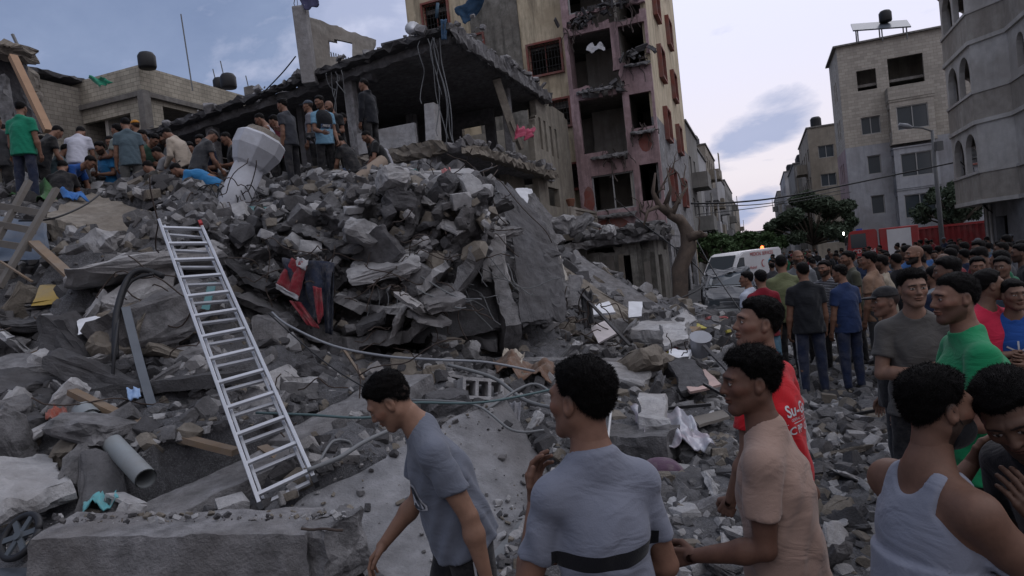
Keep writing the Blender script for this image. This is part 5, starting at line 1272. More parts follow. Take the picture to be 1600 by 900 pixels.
rebars(12, (700, 380, 800, 480), (9.6, 10), (.4, 1.1), 'rebar hanging at the right mouth of the cave', 'rebars at the cave mouth', .007, mat=M_CABLEG)
for (a, c, l) in [((640, 440, 8.7), (728, 480, 8.2), 'u'), ((650, 452, 8.7), (735, 470, 8.3), 'u'), ((655, 430, 8.7), (752, 468, 8.2), 'u'), ((630, 280, 11), (770, 262, 10.6), ''), ((640, 300, 11), (780, 300, 10.4), '')]:
    tube(wig(P(*a), P(*c), .08, .02), .009, 'rebar', 'long pale rebar fanning out from the pancaked floor edge', 'rebar', M_CABLEG, 'long rebars at the floor edge')
def cable(pts, r, label, mat=M_CABLEG, name='cable', sub=6):
    C = pq(*pts); out = []
    for i in range(len(C) - 1):
        p0, p1, p2, p3 = C[max(i - 1, 0)], C[i], C[i + 1], C[min(i + 2, len(C) - 1)]
        for k in range(sub):
            t = k / sub; out.append(.5 * ((2 * p1) + (p2 - p0) * t + (2 * p0 - 5 * p1 + 4 * p2 - p3) * t * t + (3 * p1 - p0 - 3 * p2 + p3) * t ** 3))
    out.append(C[-1]); return tube(out, r, name, label, 'cable', mat, None, 6)
cable([(425, 488, 7.9), (450, 508, 7.6), (520, 540, 7.4), (600, 556, 7.2), (680, 562, 7.0), (760, 566, 7.2), (835, 580, 7.4)], .013, 'grey cable swinging from the ladder to the brown rug', plain('pale_cable', (.20, .21, .23), .6))
cable([(180, 560, 6.5), (182, 490, 6.8), (200, 435, 7.1), (225, 422, 7.2), (255, 432, 7.2)], .032, 'thick black hose arching left of the ladder', M_CABLE, 'hose')
cable([(176, 590, 6.4), (180, 540, 6.5), (188, 480, 6.9), (205, 440, 7.1), (240, 428, 7.15)], .016, 'thinner black hose beside the thick arching one', M_CABLE, 'hose')
cable([(400, 645, 6.0), (480, 648, 5.9), (580, 652, 5.7), (640, 630, 6.0), (760, 628, 6.2), (900, 600, 6.6)], .012, 'dark teal cable running level behind the boy', plain('teal_cable', (.07, .11, .115), .6))
cable([(640, 625, 6.8), (740, 632, 6.6), (800, 672, 6.3), (850, 672, 6.3)], .012, 'dark cable drooping to the knotted bundle', M_CABLEG)
cable([(760, 640, 6.6), (830, 600, 7.0), (870, 622, 6.8), (900, 655, 6.5)], .014, 'grey cable looping beside the polo man head', M_CABLEG)
cable([(700, 570, 7.6), (770, 590, 7.4), (820, 625, 7.0), (880, 640, 6.6)], .02, 'thick grey cable falling to the right behind the boy', M_CABLEG)
cable([(30, 345, 9.4), (80, 342, 9.3), (130, 322, 10), (160, 300, 10.6)], .014, 'black cable drooping over the tilted roof slab', M_CABLE)
cable([(420, 490, 7.6), (500, 560, 7.2), (560, 600, 6.8), (600, 620, 6.6)], .008, 'thin dark wire behind the ladder', M_CABLE)
cable([(540, 880, 4.2), (470, 845, 4.4)], .004, 'thin wire on the foreground beam', M_CABLE)
cable([(955, 860, 5), (1000, 850, 4.9), (1010, 872, 4.7), (1040, 890, 4.6)], .005, 'thin white wire curled on the flat slab lump', plain('white_wire', (.5, .5, .5), .6))
cable([(500, 720, 5.3), (520, 690, 5.5), (545, 690, 5.6), (552, 705, 5.6)], .012, 'grey hose loop between the ladder and the boy', M_CABLEG)
cable([(480, 735, 5.0), (530, 715, 5.1), (570, 690, 5.3), (625, 665, 5.6)], .018, 'thin grey conduit lying on the big pale slab edge', M_CABLEG)
cable([(955, 640, 6.6), (950, 690, 6.2), (955, 710, 6.1)], .012, 'pale strap hanging over the squared beam end', plain('white_wire', (.3, .3, .3)))
for i in range(7): 
    x = 305 + i * 11; cable([(x, 318, 11.2), (x + 5, 296 - 3 * (i % 3), 11.3), (x + 22, 290, 11.3), (x + 34, 312, 11.2)], .010, 'loose wire loop standing up beside the white column', M_CABLE)['group'] = 'wire loops by the column'
for i in range(5):
    x = 575 + i * 14; cable([(x, 440 + 6 * i, 8.7), (x + 4, 470, 8.62), (x - 3, 500 + 4 * i, 8.6)], .006, 'thin hanging wire on the face of the pancaked floor', M_CABLEG)['group'] = 'hanging wires on the pancaked floor'
# ================================================================ buildings of the street
M_FRAME = plain('window_frame', (.30, .30, .30), .6, 0, .1, 5, .1); M_PANE = glass('window_pane'); M_GRILLE = plain('iron_grille', (.02, .02, .02), .6, .3)
M_RED = plain('red_frame', (.22, .07, .055), .8, 0, .25, 3, .3, dirt=.5); M_TANK = plain('black_tank', (.02, .02, .022), .6); M_SLAB = concrete('slab_edge', (.19, .18, .17), .3, 2, .5, 0, stain=.4)
def bld(name, label, a, b, cat='building', group=None): return thing(name, label, cat, S(a, b, 0), -TH, group)
def wall(T, mat, axis, c, u0, u1, z0, z1, ops=(), th=.22, sg=1, name='wall', holes=(), cell=.16, label=None):
    """a wall along local x (axis 'x', at y=c, thickness towards +y*sg) or along local y (axis 'y', at x=c)"""
    us = {u0, u1}; zs = {z0, z1}
    for o in ops: us |= {max(u0, o[0]), min(u1, o[1])}; zs |= {max(z0, o[2]), min(z1, o[3])}
    def fill(s):
        s = sorted(s); r = []
        for p, q in zip(s, s[1:]):
            k = max(1, int((q - p) / cell)) if holes else 1; r += [p + (q - p) * i / k for i in range(k)]
        return r + [s[-1]]
    us, zs = fill(us), fill(zs); b = MB(); V = {}
    def jit(u, z):
        if not holes or u in (u0, u1) or z in (z0, z1): return u, z
        near = min(((u - h[0]) / h[2]) ** 2 + ((z - h[1]) / h[3]) ** 2 for h in holes)
        if near > 2.2: return u, z
        return u + mnoise.noise(Vector((u * 5, z * 5, c))) * cell * .7, z + mnoise.noise(Vector((u * 5, z * 5, c + 7))) * cell * .7
    def vt(u, z, k):
        key = (round(u, 4), round(z, 4), k)
        if key not in V:
            uu, zz = jit(u, z); y = c + sg * th * k; V[key] = len(b.v); b.v.append((uu, y, zz) if axis == 'x' else (y, uu, zz))
        return V[key]
    nu, nz = len(us) - 1, len(zs) - 1; G = [[True] * nz for _ in range(nu)]
    for i in range(nu):
        for j in range(nz):
            uc, zc_ = (us[i] + us[i + 1]) / 2, (zs[j] + zs[j + 1]) / 2
            if any(o[0] < uc < o[1] and o[2] < zc_ < o[3] for o in ops): G[i][j] = False
            for h in holes:
                if ((uc - h[0]) / h[2]) ** 2 + ((zc_ - h[1]) / h[3]) ** 2 < 1 + .7 * mnoise.noise(Vector((uc * 2.3, zc_ * 2.3, 4))): G[i][j] = False
    for i in range(nu):
        for j in range(nz):
            if not G[i][j]: continue
            q = [(us[i], zs[j]), (us[i + 1], zs[j]), (us[i + 1], zs[j + 1]), (us[i], zs[j + 1])]
            f = [vt(*p, 0) for p in q]; g = [vt(*p, 1) for p in q]; b.f.append(tuple(f)); b.f.append(tuple(reversed(g)))
            for (di, dj, e) in ((0, -1, 0), (1, 0, 1), (0, 1, 2), (-1, 0, 3)):
                ii, jj = i + di, j + dj
                if not (0 <= ii < nu and 0 <= jj < nz and G[ii][jj]): b.f.append((f[(e + 1) % 4], f[e], g[e], g[(e + 1) % 4]))
    me = mesh(name, b.v, b.f); bm = bmesh.new(); bm.from_mesh(me); bmesh.ops.recalc_face_normals(bm, faces=bm.faces); bm.to_mesh(me); bm.free()
    o = link(name, me, mat, T)
    if label: o['label'] = label
    return o
def AX(axis, u, y, z): return (u, y, z) if axis == 'x' else (y, u, z)
def window(T, axis, c, o, sg=1, style='win', frame=None, depth=.12, box=0.0, pane=True):
    """window part with frame, mullions or grille in an opening o"""
    u0, u1, z0, z1 = o[:4]; w = .06 if u1 - u0 < 3 else .08; y = c + sg * depth; b = MB()
    def bx(a0, a1, y0, y1, c0, c1, B=b):
        if axis == 'x': B.box(a0, a1, min(y0, y1), max(y0, y1), c0, c1)
        else: B.box(min(y0, y1), max(y0, y1), a0, a1, c0, c1)
    e = .004
    bx(u0 + e, u0 + w, y, y + sg * .06, z0 + e, z1 - e); bx(u1 - w, u1 - e, y, y + sg * .06, z0 + e, z1 - e); bx(u0 + w, u1 - w, y, y + sg * .06, z0 + e, z0 + w); bx(u0 + w, u1 - w, y, y + sg * .06, z1 - w, z1 - e)
    if style in ('win', 'grille'):
        n = 2 if u1 - u0 > .9 else 1
        for k in range(1, n): um = u0 + (u1 - u0) * k / n; bx(um - .03, um + .03, y + sg * .002, y + sg * .05, z0 + w, z1 - w)
    f = b.obj('window', frame or M_FRAME, T)
    if style == 'grille':
        g = MB(); n = max(3, int((u1 - u0) / .16))
        for k in range(1, n): um = u0 + (u1 - u0) * k / n; bx(um - .012, um + .012, c + sg * .04, c + sg * .065, z0, z1, g)
        for k in (1, 2, 3): zm = z0 + (z1 - z0) * k / 4; bx(u0, u1, c + sg * .07, c + sg * .09, zm - .012, zm + .012, g)
        o2 = g.obj('grille', M_GRILLE, f)
    if pane:
        p = MB(); bx(u0 + w, u1 - w, y + sg * .07, y + sg * .08, z0 + w, z1 - w, p); p.obj('pane', M_PANE, f)
    if box:
        p = MB(); t = .10
        bx(u0 - t, u0, c - sg * box, c - sg * .002, z0 - t, z1 + t, p); bx(u1, u1 + t, c - sg * box, c - sg * .002, z0 - t, z1 + t, p)
        bx(u0, u1, c - sg * box, c - sg * .002, z1, z1 + t, p); bx(u0, u1, c - sg * box, c - sg * .002, z0 - t, z0, p); p.obj('surround', M_RED, f)
    return f
def floors(T, x0, x1, y0, y1, zs, mat=None, th=.2, name='floor_slab', inset=.23):
    for z in zs: b = MB(); b.box(x0 + inset, x1 - inset, y0 + inset, y1 - inset, z - th, z); b.obj(name, mat or M_SLAB, T)
def core(T, x0, x1, y0, y1, h, mat, d=3.2):
    """inner partition walls that close the view through the rooms"""
    b = MB(); b.box(x0 + d, x1 - .3, y0 + d, y1 - .3, 0, h - .25)
    if x1 - x0 > 8: b.box(x0 + (x1 - x0) * .5, x0 + (x1 - x0) * .5 + .15, y0 + .24, y0 + d - .01, 0, h - .25)
    b.obj('inner_wall', mat, T)
M_YELW = concrete('yellow_plaster', (.55, .47, .34), .15, 1.5, .35, 0, stain=.75); M_MAUVE = concrete('mauve_plaster', (.36, .255, .265), .3, 1.6, .5, 0, stain=.7)
M_STAIN = concrete('stained_plaster', (.20, .19, .17), .5, 1.2, .5, 0, stain=.8); M_MOTTLE = concrete('peeling_plaster', (.26, .26, .27), .6, 1.6, .6, 0, dust=(.06, .06, .065), stain=.3)
M_INNER = concrete('inner_plaster', (.38, .36, .33), .2, 1, .3, 0, stain=.4)
# ---- the tall damaged tower, front at b = 32.6, street side at a = -4
T = bld('apartment_tower', 'tall yellow apartment tower with a torn open mauve front and red window frames', -4.0, 32.6)
Z = [0.9, 4.0, 7.1, 10.2, 13.3, 16.4, 19.5, 22.6]
fo = [(-3.75, -1.72, 10.5, 13.0), (-1.35, -.12, 11.3, 12.95), (-3.55, -1.45, 7.35, 9.9), (-1.15, -.12, 8.15, 9.75), (-3.3, -1.3, 4.55, 6.25), (-1.0, -.12, 4.75, 6.45), (-3.6, -.3, 14.0, 16.0), (-3.5, -1.5, 17.2, 19.0), (-1.2, -.3, 17.2, 19.0)]
wall(T, M_MAUVE, 'x', -.35, -3.95, 0, 3.1, 22.6, fo, .22, name='bay_wall', holes=[(-2.1, 10.5, .8, .55), (-1.9, 7.5, .5, .6), (-1.3, 13.6, 1.5, .35), (-3.2, 13.5, .5, .3), (-.5, 11.2, .6, .3)], label='torn open mauve front bay')
wall(T, M_MAUVE, 'y', -3.95, -.13, .62, 3.1, 22.6, (), .2, 1, 'bay_wall')
lo = [(-6.05, -4.4, 11.75, 13.25), (-5.9, -4.25, 9.05, 10.35), (-4.75, -4.05, 5.9, 7.1), (-9.6, -8.4, 13.3, 14.4), (-11.6, -10.2, 15.2, 16.6), (-6.1, -4.5, 16.6, 18.2), (-11.5, -10, 18.6, 20)]
wall(T, M_YELW, 'x', .62, -12.6, -3.96, 0, 22.6, lo, .25, name='wall')
for z0, z1 in ((11, 22.6),):
    b = MB(); b.box(-9.0, -6.4, .55, .618, 9.0, 22.5); o = b.obj('bare_patch', M_STAIN, T); o['label'] = 'bare grey strip where the yellow plaster has fallen'
so_ = []
for fl in range(1, 7):
    z = Z[fl]
    for y0 in (2.6, 7.9): so_.append((y0, y0 + 1.5, z + .9, z + 2.35))
wall(T, M_YELW, 'y', 0, -.13, 14.0, 8.6, 22.6, [o for o in so_ if o[2] > 8.6], .25, -1, 'side_wall')
wall(T, M_MOTTLE, 'y', 0, -.13, 14.0, 3.1, 8.6, [o for o in so_ if o[2] < 8.6], .25, -1, 'side_wall', label='peeling grey and white lower side wall')
wall(T, M_YELW, 'y', -12.6, .88, 14.0, 0, 22.6, (), .25, 1, 'side_wall'); wall(T, M_YELW, 'x', 14.0, -12.6, 0, 0, 22.6, (), .25, -1, 'rear_wall')
for o in so_: window(T, 'y', 0, o, -1, 'grille', M_RED, .1, .22, True)
for o in lo: window(T, 'x', .62, o, 1, 'grille', M_RED, .1, .16, False)
window(T, 'x', -.35, fo[4], 1, 'win', M_FRAME, .1, 0, False); window(T, 'x', -.35, fo[6], 1, 'win', M_FRAME, .1, 0, False)
for z in Z:
    b = MB(); b.box(-12.3, -.27, .9, 13.7, z - .22, z); b.box(-3.7, -.27, -.12, .899, z - .219, z - .001); b.obj('floor_slab', M_SLAB, T)
for z in Z[:-1]:
    b = MB(); b.box(-3.7, -1.5, 3.0, 3.15, z, z + 2.87); b.box(-1.5, -1.35, -.1, 3.15, z, z + 2.87); b.box(-12.3, -3.72, 4.2, 4.35, z, z + 2.87); b.box(-1.35, -.28, 5, 5.15, z, z + 2.87); b.obj('inner_wall', M_INNER, T)
# ground floor of the tower: dark shops with broken posts
b = MB(); b.box(-3.9, -.05, 2.2, 2.4, 0, 3.1); b.obj('shop_wall', M_MOTTLE, T)
for x in (-3.7, -2.4, -1.1, -.25): b = MB(); b.box(x - .15, x + .15, -.2, .1, 0, 3.3); b.obj('shop_column', M_STAIN, T)
wall(T, M_MOTTLE, 'y', -.02, .5, 14, 0, 3.1, [(1.5, 4.2, 0.0, 2.5), (5.2, 8.2, 0, 2.5), (9.2, 12.6, 0, 2.5)], .25, -1, 'shop_front')
for y0 in (5.2,): window(T, 'y', -.02, (5.2, 8.2, .01, 2.49), -1, 'grille', plain('pale_door', (.4, .38, .34), .7), .08, 0, False)
b = MB(); b.box(-3.98, .2, -.75, .55, 3.05, 3.3); b.obj('broken_canopy', M_STAIN, T)
b = MB()
for k in range(70):
    zz = rnd.choice([(-3.5, 13.3), (-2.0, 10.3), (-1.2, 13.4), (-.6, 11.2), (-.6, 8.1), (-2, 7.1), (-.6, 4.6), (-3.2, 4.4), (-2.5, 14.0), (-1.0, 14.0)]); x = zz[0] + rnd.uniform(-.6, .6); z = zz[1] + rnd.uniform(-.1, .3)
    b.tube(wig((x, -.38, z), (x + rnd.uniform(-.5, .5), -.45 - rnd.random() * .3, z - rnd.uniform(.2, 1.3)), 0, .06, 6), rnd.uniform(.012, .035), 4)
b.obj('hanging_shreds', plain('burnt_shreds', (.07, .055, .05), .9, 0, .4, 6, .4), T)['kind'] = 'stuff'
b = MB()
for k in range(90):
    zz = rnd.choice([(-2.3, 13.8), (-1.3, 13.9), (-3.3, 13.4), (-.6, 11.45), (-2.2, 10.1)]); 
    M = Matrix.Translation((zz[0] + rnd.uniform(-.9, .9), -.45 + rnd.uniform(-.2, .3), zz[1] + rnd.uniform(-.15, .35))) @ rand_rot(rnd, 1).to_4x4(); s = rnd.uniform(.05, .3); b.box(-s, s, -.03, .03, -s * .4, s * .4, M)
b.obj('hanging_debris', M_CON3, T)['kind'] = 'stuff'
for (x, z, w, h) in ((-.6, 7.5, .35, .45), (-2.6, 3.8, 1.0, .35), (-3.5, 5.2, .3, .6)):
    bm = bmesh.new(); vs = [bm.verts.new((x + math.cos(k * .52) * w * (1 + .35 * mnoise.noise(Vector((k * 1.3, x, z)))), -.356, z + math.sin(k * .52) * h * (1 + .35 * mnoise.noise(Vector((k * 1.7, z, x)))))) for k in range(12)]; bm.faces.new(vs); me = bpy.data.meshes.new('p'); bm.to_mesh(me); bm.free(); link('red_paint_patch', me, M_RED, T)
for (x0, x1, z, lean) in ((-3.6, -1.7, 10.3, .5), (-1.3, -.1, 8.0, .45), (-3.3, -1.4, 7.15, .4), (-1.3, 0, 11.1, .4), (-3.3, -1.2, 4.35, .35)):
    me = slab_mesh([Vector((x0, -.36, z)), Vector((x1, -.36, z + .05)), Vector((x1 - .1, -.36 - lean, z - .12)), Vector((x0 + .15, -.36 - lean * .8, z - .05))], (0, 0, -.12), (12, 6, 2), .03, .14, x0 + z); link('broken_ledge', me, M_CON, T)
drape([(917, 70, 32.1), (942, 68, 32.1), (946, 78, 31.8), (916, 82, 31.8)], 'grey sheet caught on the torn mauve front high up', C_WH, 'torn_sheet', 'sheet', 10, .15, 4)
drape([(708, 15, 34.6), (762, -14, 34.2), (748, 20, 34.4), (728, 38, 34.6)], 'blue cloth hanging from the top window of the yellow tower', cloth('blue_cloth', (.03, .07, .13), .1), 'hanging_cloth', 'cloth', 12, .2, 3)

# ---- the half collapsed house in front, corner a=-8.05 b=18.85
T = bld('ruined_house', 'half collapsed grey concrete house with open floors above the heap', -8.05, 18.85)
def rslab(c, th, name, mat, n=(40, 24, 2), amp=.03, chip=.14, sag=None):
    me = slab_mesh([Vector(p) for p in c], th, n, amp, chip, rnd.uniform(0, 50), sag); return link(name, me, mat, T)
rslab([(-12.5, -.1, 8.15), (.1, -.3, 9.25), (.1, 9.4, 9.3), (-12.5, 9.4, 8.6)], (0, 0, -.28), 'roof_slab', M_CON, (70, 40, 2), .03, .16)
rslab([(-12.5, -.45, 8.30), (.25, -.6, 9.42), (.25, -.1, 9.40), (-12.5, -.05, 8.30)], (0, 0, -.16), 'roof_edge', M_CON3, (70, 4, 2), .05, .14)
rslab([(.22, -.4, 9.42), (.34, -.2, 9.4), (.30, 9.4, 9.45), (.12, 9.4, 9.45)], (0, 0, -.42), 'roof_edge', M_CON, (4, 50, 2), .05, .12)
rslab([(-4.6, -.2, 6.1), (.1, -.3, 6.1), (.1, 9.3, 6.05), (-4.6, 9.3, 6.05)], (0, 0, -.30), 'floor_slab', M_CON, (30, 40, 2), .04, .20)
rslab([(-4.4, -.45, 6.15), (-.4, -.5, 6.2), (-.4, -.2, 6.2), (-4.4, -.15, 6.15)], (0, 0, -.42), 'slab_edge', M_TAN, (30, 4, 3), .06, .16)
rslab([(.05, -.2, 6.0), (.5, 0, 5.95), (.5, 8.6, 5.95), (.05, 8.6, 6.0)], (0, 0, -.26), 'balcony_edge', M_TAN, (5, 50, 2), .05, .16)
b = MB(); b.box(-3.3, -1.3, -.42, -.28, 6.2, 6.85); b.obj('parapet', M_CON2, T)
for (x, y, z0, z1, w) in ((-3.7, .2, 6.1, 8.8, .32), (-9.4, .2, 3.5, 8.2, .34), (-12.2, .2, 3.5, 8.0, .34), (-.45, 5.6, 6.05, 9.0, .3), (-.9, -.1, 3.2, 5.8, .36), (-4.4, 5.5, 3, 8.8, .35), (-.45, 8.9, 2, 9, .35)):
    b = MB(); b.bar((x, y, z0), (x + rnd.uniform(-.06, .06), y, z1), w, w); b.obj('column', M_CON, T, bevel=.02)
    c_ = MB(); 
b = MB(); b.bar((-.85, -.15, 6.2), (-.8, -.1, 7.35), .42, .34); b.obj('column_stump', M_CON2, T, bevel=.02)
b = MB(); b.bar((-.15, 4.0, 8.9), (.3, 4.2, 6.7), .16, .28); b.bar((.18, 4.1, 7.4), (.42, 4.3, 6.4), .26, .12); b.obj('snapped_column', M_TAN, T)
b = MB(); b.box(-3.9, -3.45, -.05, .4, 8.25, 8.75, Matrix.Rotation(.08, 4, 'Y')); b.obj('column_head', M_CON3, T, bevel=.05)
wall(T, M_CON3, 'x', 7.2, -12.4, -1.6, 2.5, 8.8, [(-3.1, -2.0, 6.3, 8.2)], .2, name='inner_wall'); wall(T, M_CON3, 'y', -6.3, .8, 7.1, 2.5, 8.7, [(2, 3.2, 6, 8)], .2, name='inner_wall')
wall(T, concrete('ruin_beige', (.27, .245, .205), .25, 1.6, .5, 0, stain=.5), 'y', -.02, 7.3, 12.9, 0, 9.2, [(8.2, 8.5, 7.0, 8.3), (8.9, 9.2, 7.0, 8.3), (9.7, 10.0, 6.9, 8.2), (10.5, 10.8, 6.9, 8.2), (8.6, 10.2, 4.7, 5.5)], .25, -1, 'side_wall', holes=[(7.3, 8.8, .7, .9), (9.2, 9.3, 2.2, .22), (12.9, 9.3, .5, .3)])
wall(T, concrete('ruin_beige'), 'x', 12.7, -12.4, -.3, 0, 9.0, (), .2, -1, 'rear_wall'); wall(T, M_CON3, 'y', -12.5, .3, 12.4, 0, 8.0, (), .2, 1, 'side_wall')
wall(T, concrete('ruin_beige'), 'y', -.6, 5.2, 7.3, 2.0, 5.8, (), .25, -1, 'side_wall')
# balcony with pierced balustrade lower right
b = MB(); b.box(-.02, .95, 8.2, 12.9, 3.15, 3.4); b.obj('balcony_floor', M_TAN, T)
b = MB()
for k in range(30):
    for j in range(7): b.box(.86, .94, 9.0 + k * .13, 9.0 + k * .13 + .05 + .06 * ((j + k) % 2), 3.44 + j * .14, 3.44 + j * .14 + .085)
b.box(.84, .96, 8.2, 12.9, 4.42, 4.52); b.box(.85, .95, 8.2, 8.98, 3.4, 4.42); b.box(.85, .95, 12.86, 12.96, 3.4, 4.42)
for k in range(31): b.box(.88, .92, 9.0 + k * .13 - .012, 9.0 + k * .13 + .012, 3.4, 4.42)
b.obj('balustrade', concrete('balustrade', (.30, .27, .235), .2, 3, .3, 0), T)
b = MB(); b.lathe([(.12, 0), (.18, .2), (.2, .3), (.15, .32)], Matrix.Translation((.9, 8.5, 4.53)), 12); b.obj('flower_pot', plain('terracotta', (.18, .08, .05)), T)
# wires hanging from the roof
for i in range(12):
    x = rnd.choice((-3.9, -3.6, -.6, -.4, -.2)) + rnd.uniform(-.15, .15); b = MB(); b.tube(wig((x, -.55, 9.1 if x > -2 else 8.8), (x + rnd.uniform(-.2, .3), -.5, rnd.uniform(6.0, 8.2)), 0, .08, 12), .014, 4); b.obj('hanging_wire', M_CABLEG, T)
b = MB()
for k in range(420):
    if k < 260: x = rnd.uniform(-12.4, .3); x += .8 * math.sin(x * 3.1); p = (x, rnd.uniform(-.6, .6), 9.40 + x * .088 + rnd.uniform(-.08, .10))
    elif k < 340: p = (rnd.uniform(-.1, .35), rnd.uniform(-.3, 9), 9.5 + rnd.uniform(-.05, .1))
    else: p = (rnd.uniform(-.2, .5), rnd.uniform(-.3, 8), 6.05 + rnd.uniform(0, .15))
    v, f = LIB0[rnd.randrange(30)]; s = .05 + .33 * rnd.random() ** 3; v = (v * s) @ np.array(rand_rot(rnd)).T + p; b.add(v, f)
b.obj('loose_debris', M_CON, T)['kind'] = 'stuff'
drape([(806, 197, 20.5), (835, 200, 21), (832, 217, 20.6), (808, 214, 20.2)], 'crimson pink blanket lying on the edge of the open floor', cloth('rag_crimson', (.30, .05, .09), .1), 'blanket', 'blanket', 14, .25, 6)
drape([(688, 30, 19.9), (698, 30, 19.9), (698, 62, 19.8), (690, 62, 19.8)], 'blue rag snagged at the corner of the broken roof', cloth('blue_cloth', (.03, .07, .13)), 'rag', 'cloth', 10, .1, 5)
# rooftop remains
T = bld('roof_wall', 'lone grey column and broken plastered wall with a window hole on the roof', -14.5, 20.5)
c0 = P(472, 128, 22.2)
b = MB(); A_ = P(485, 132, 21.6); B_ = P(469, 12, 21.6); b.bar(A_, B_, .42, .42); o = b.obj('column', M_CON2, T, True, bevel=.02)
for i in range(5): b = MB(); q = B_ + Vector((rnd.uniform(-.15, .15), rnd.uniform(-.15, .15), -.05)); b.tube(wig(q, q + Vector((rnd.uniform(-.2, .2), 0, .7)), 0, .04, 5), .012, 4); b.obj('rebar', M_REBAR, T, True)
me = slab_mesh([P(474, 20, 21.9), P(584, 60, 23.4), P(580, 105, 23.4), P(484, 125, 21.9)], (.05, .2, 0), (34, 20, 1), .01, .1, 3); bm = bmesh.new(); bm.from_mesh(me)
kill = []
for f in bm.faces:
    c = f.calc_center_median(); t = (c - P(474, 20, 21.9)); 
    w = Vector((c.x, c.y, c.z)); pa, pb = P(512, 62, 22.4), P(553, 95, 23.0)
    if pa.x < w.x < pb.x and pb.z < w.z < pa.z + .0: kill.append(f)
bmesh.ops.delete(bm, geom=kill, context='FACES'); bm.to_mesh(me); bm.free(); link('wall', me, concrete('roof_plaster', (.33, .31, .28), .15, 2, .3, 0, stain=.3), T, True)
b = MB()
for k in range(11): a = P(513 + k * 3.9, 80 + k * 1.2, 22.6 + .06 * k); b.bar(a, a + Vector((rnd.uniform(-.05, .05), 0, -.42)), .03, .03)
b.obj('window_bars', M_CABLEG, T, True)
T = bld('rooftop_room', 'small block built room with a dark square window behind the broken roof', -13.0, 31.0)
bw = blockwall('grey_blocks', (.26, .235, .20))
r0 = Sinv(P(556, 50, 31)); r1 = Sinv(P(634, 20, 31)); 
zt = P(634, 20, 31).z
wall(T, bw, 'x', 0, r0[0] + 13 - .4, r1[0] + 13, 7, zt - .1, [(r1[0] + 13 - 1.35, r1[0] + 13 - .45, zt - 2.2, zt - 1.2)], .2); wall(T, bw, 'y', r1[0] + 13, 0, 4.5, 7, zt - .1, (), .2, -1)
b = MB(); b.box(r0[0] + 13 - .8, r1[0] + 13.3, -.3, 4.7, zt - .1, zt + .05); b.obj('roof', M_CON3, T); b = MB(); b.box(r0[0] + 12.8, r1[0] + 12.8, 4.3, 4.5, 7, zt - .12); b.box(r0[0] + 12.6, r0[0] + 12.8, .21, 4.5, 7, zt - .12); b.obj('rear_wall', bw, T)
b = MB(); b.lathe([(.05, 0), (.3, .08), (.34, .1)], Matrix.Translation(P(645, 46, 30.6)) @ Matrix.Rotation(R(80), 4, 'X'), 14); tag(b.obj('satellite_dish', M_WHITE, smooth=True), 'small satellite dish on the side of the rooftop room', 'satellite dish')
tube([P(682, 28, 20), P(684, 5, 20)], .05, 'steel_post', 'thin blue post standing at the corner of the broken roof', 'post', plain('blue_post', (.05, .09, .13)))
drape([(466, -8, 21.5), (492, -12, 21.5), (500, 8, 21.3), (476, 16, 21.3)], 'dark purple banner stuck on the lone grey column', cloth('purple_flag', (.05, .05, .10)), 'banner', 'banner', 8, .08, 3)

# ---- low ruined front between the house and the tower
T = bld('ruined_shop', 'low ruined shop front with torn panels under the mauve tower', -7.6, 27.5)
wall(T, M_STAIN, 'x', 0, 0, 3.6, 0, 2.9, [(.5, 1.1, 0, 2.1), (2.2, 2.7, 0, 2.3)], .2, holes=[(1.6, 2.9, .8, .4), (3.5, 2.9, .4, .5)]); wall(T, M_STAIN, 'y', 3.6, 0, 4.0, 0, 2.9, [(1, 2.2, 0, 2.2)], .2, -1, holes=[(3.5, 2.8, .7, .5)])
for k in range(7): b = MB(); x = .15 + k * .5; b.box(x, x + rnd.uniform(.2, .36), -.1, -.03, 0, rnd.uniform(1.9, 2.8)); b.obj('panel', (M_WOODG, M_TAN, M_STAIN)[k % 3], T)
rs = slab_mesh([Vector((-.3, -.6, 3.0)), Vector((3.9, -.6, 3.05)), Vector((3.9, 4, 3.1)), Vector((-.3, 4, 3.0))], (0, 0, -.25), (24, 20, 2), .05, .25, 4); link('roof_slab', rs, M_CON, T)
b = MB()
for k in range(240):
    v, f = LIB0[rnd.randrange(30)]; s = rnd.uniform(.1, .6); b.add((v * s) @ np.array(rand_rot(rnd)).T + (rnd.uniform(-.4, 3.9), rnd.uniform(-.6, 3.5), 3.1 + rnd.uniform(0, .3)), f)
b.obj('loose_debris', M_CON, T)['kind'] = 'stuff'
bricks = [(883, 352, 25.8), (905, 350, 26), (925, 350, 26.5), (950, 362, 27), (870, 372, 24)]
for q in bricks: chunk(P(*q), rnd.uniform(.6, 1.2), 'broken slab piece on the low ruined shop roof', 'rubble', 'pieces on the shop roof', M_CON2 if rnd.random() < .5 else None)

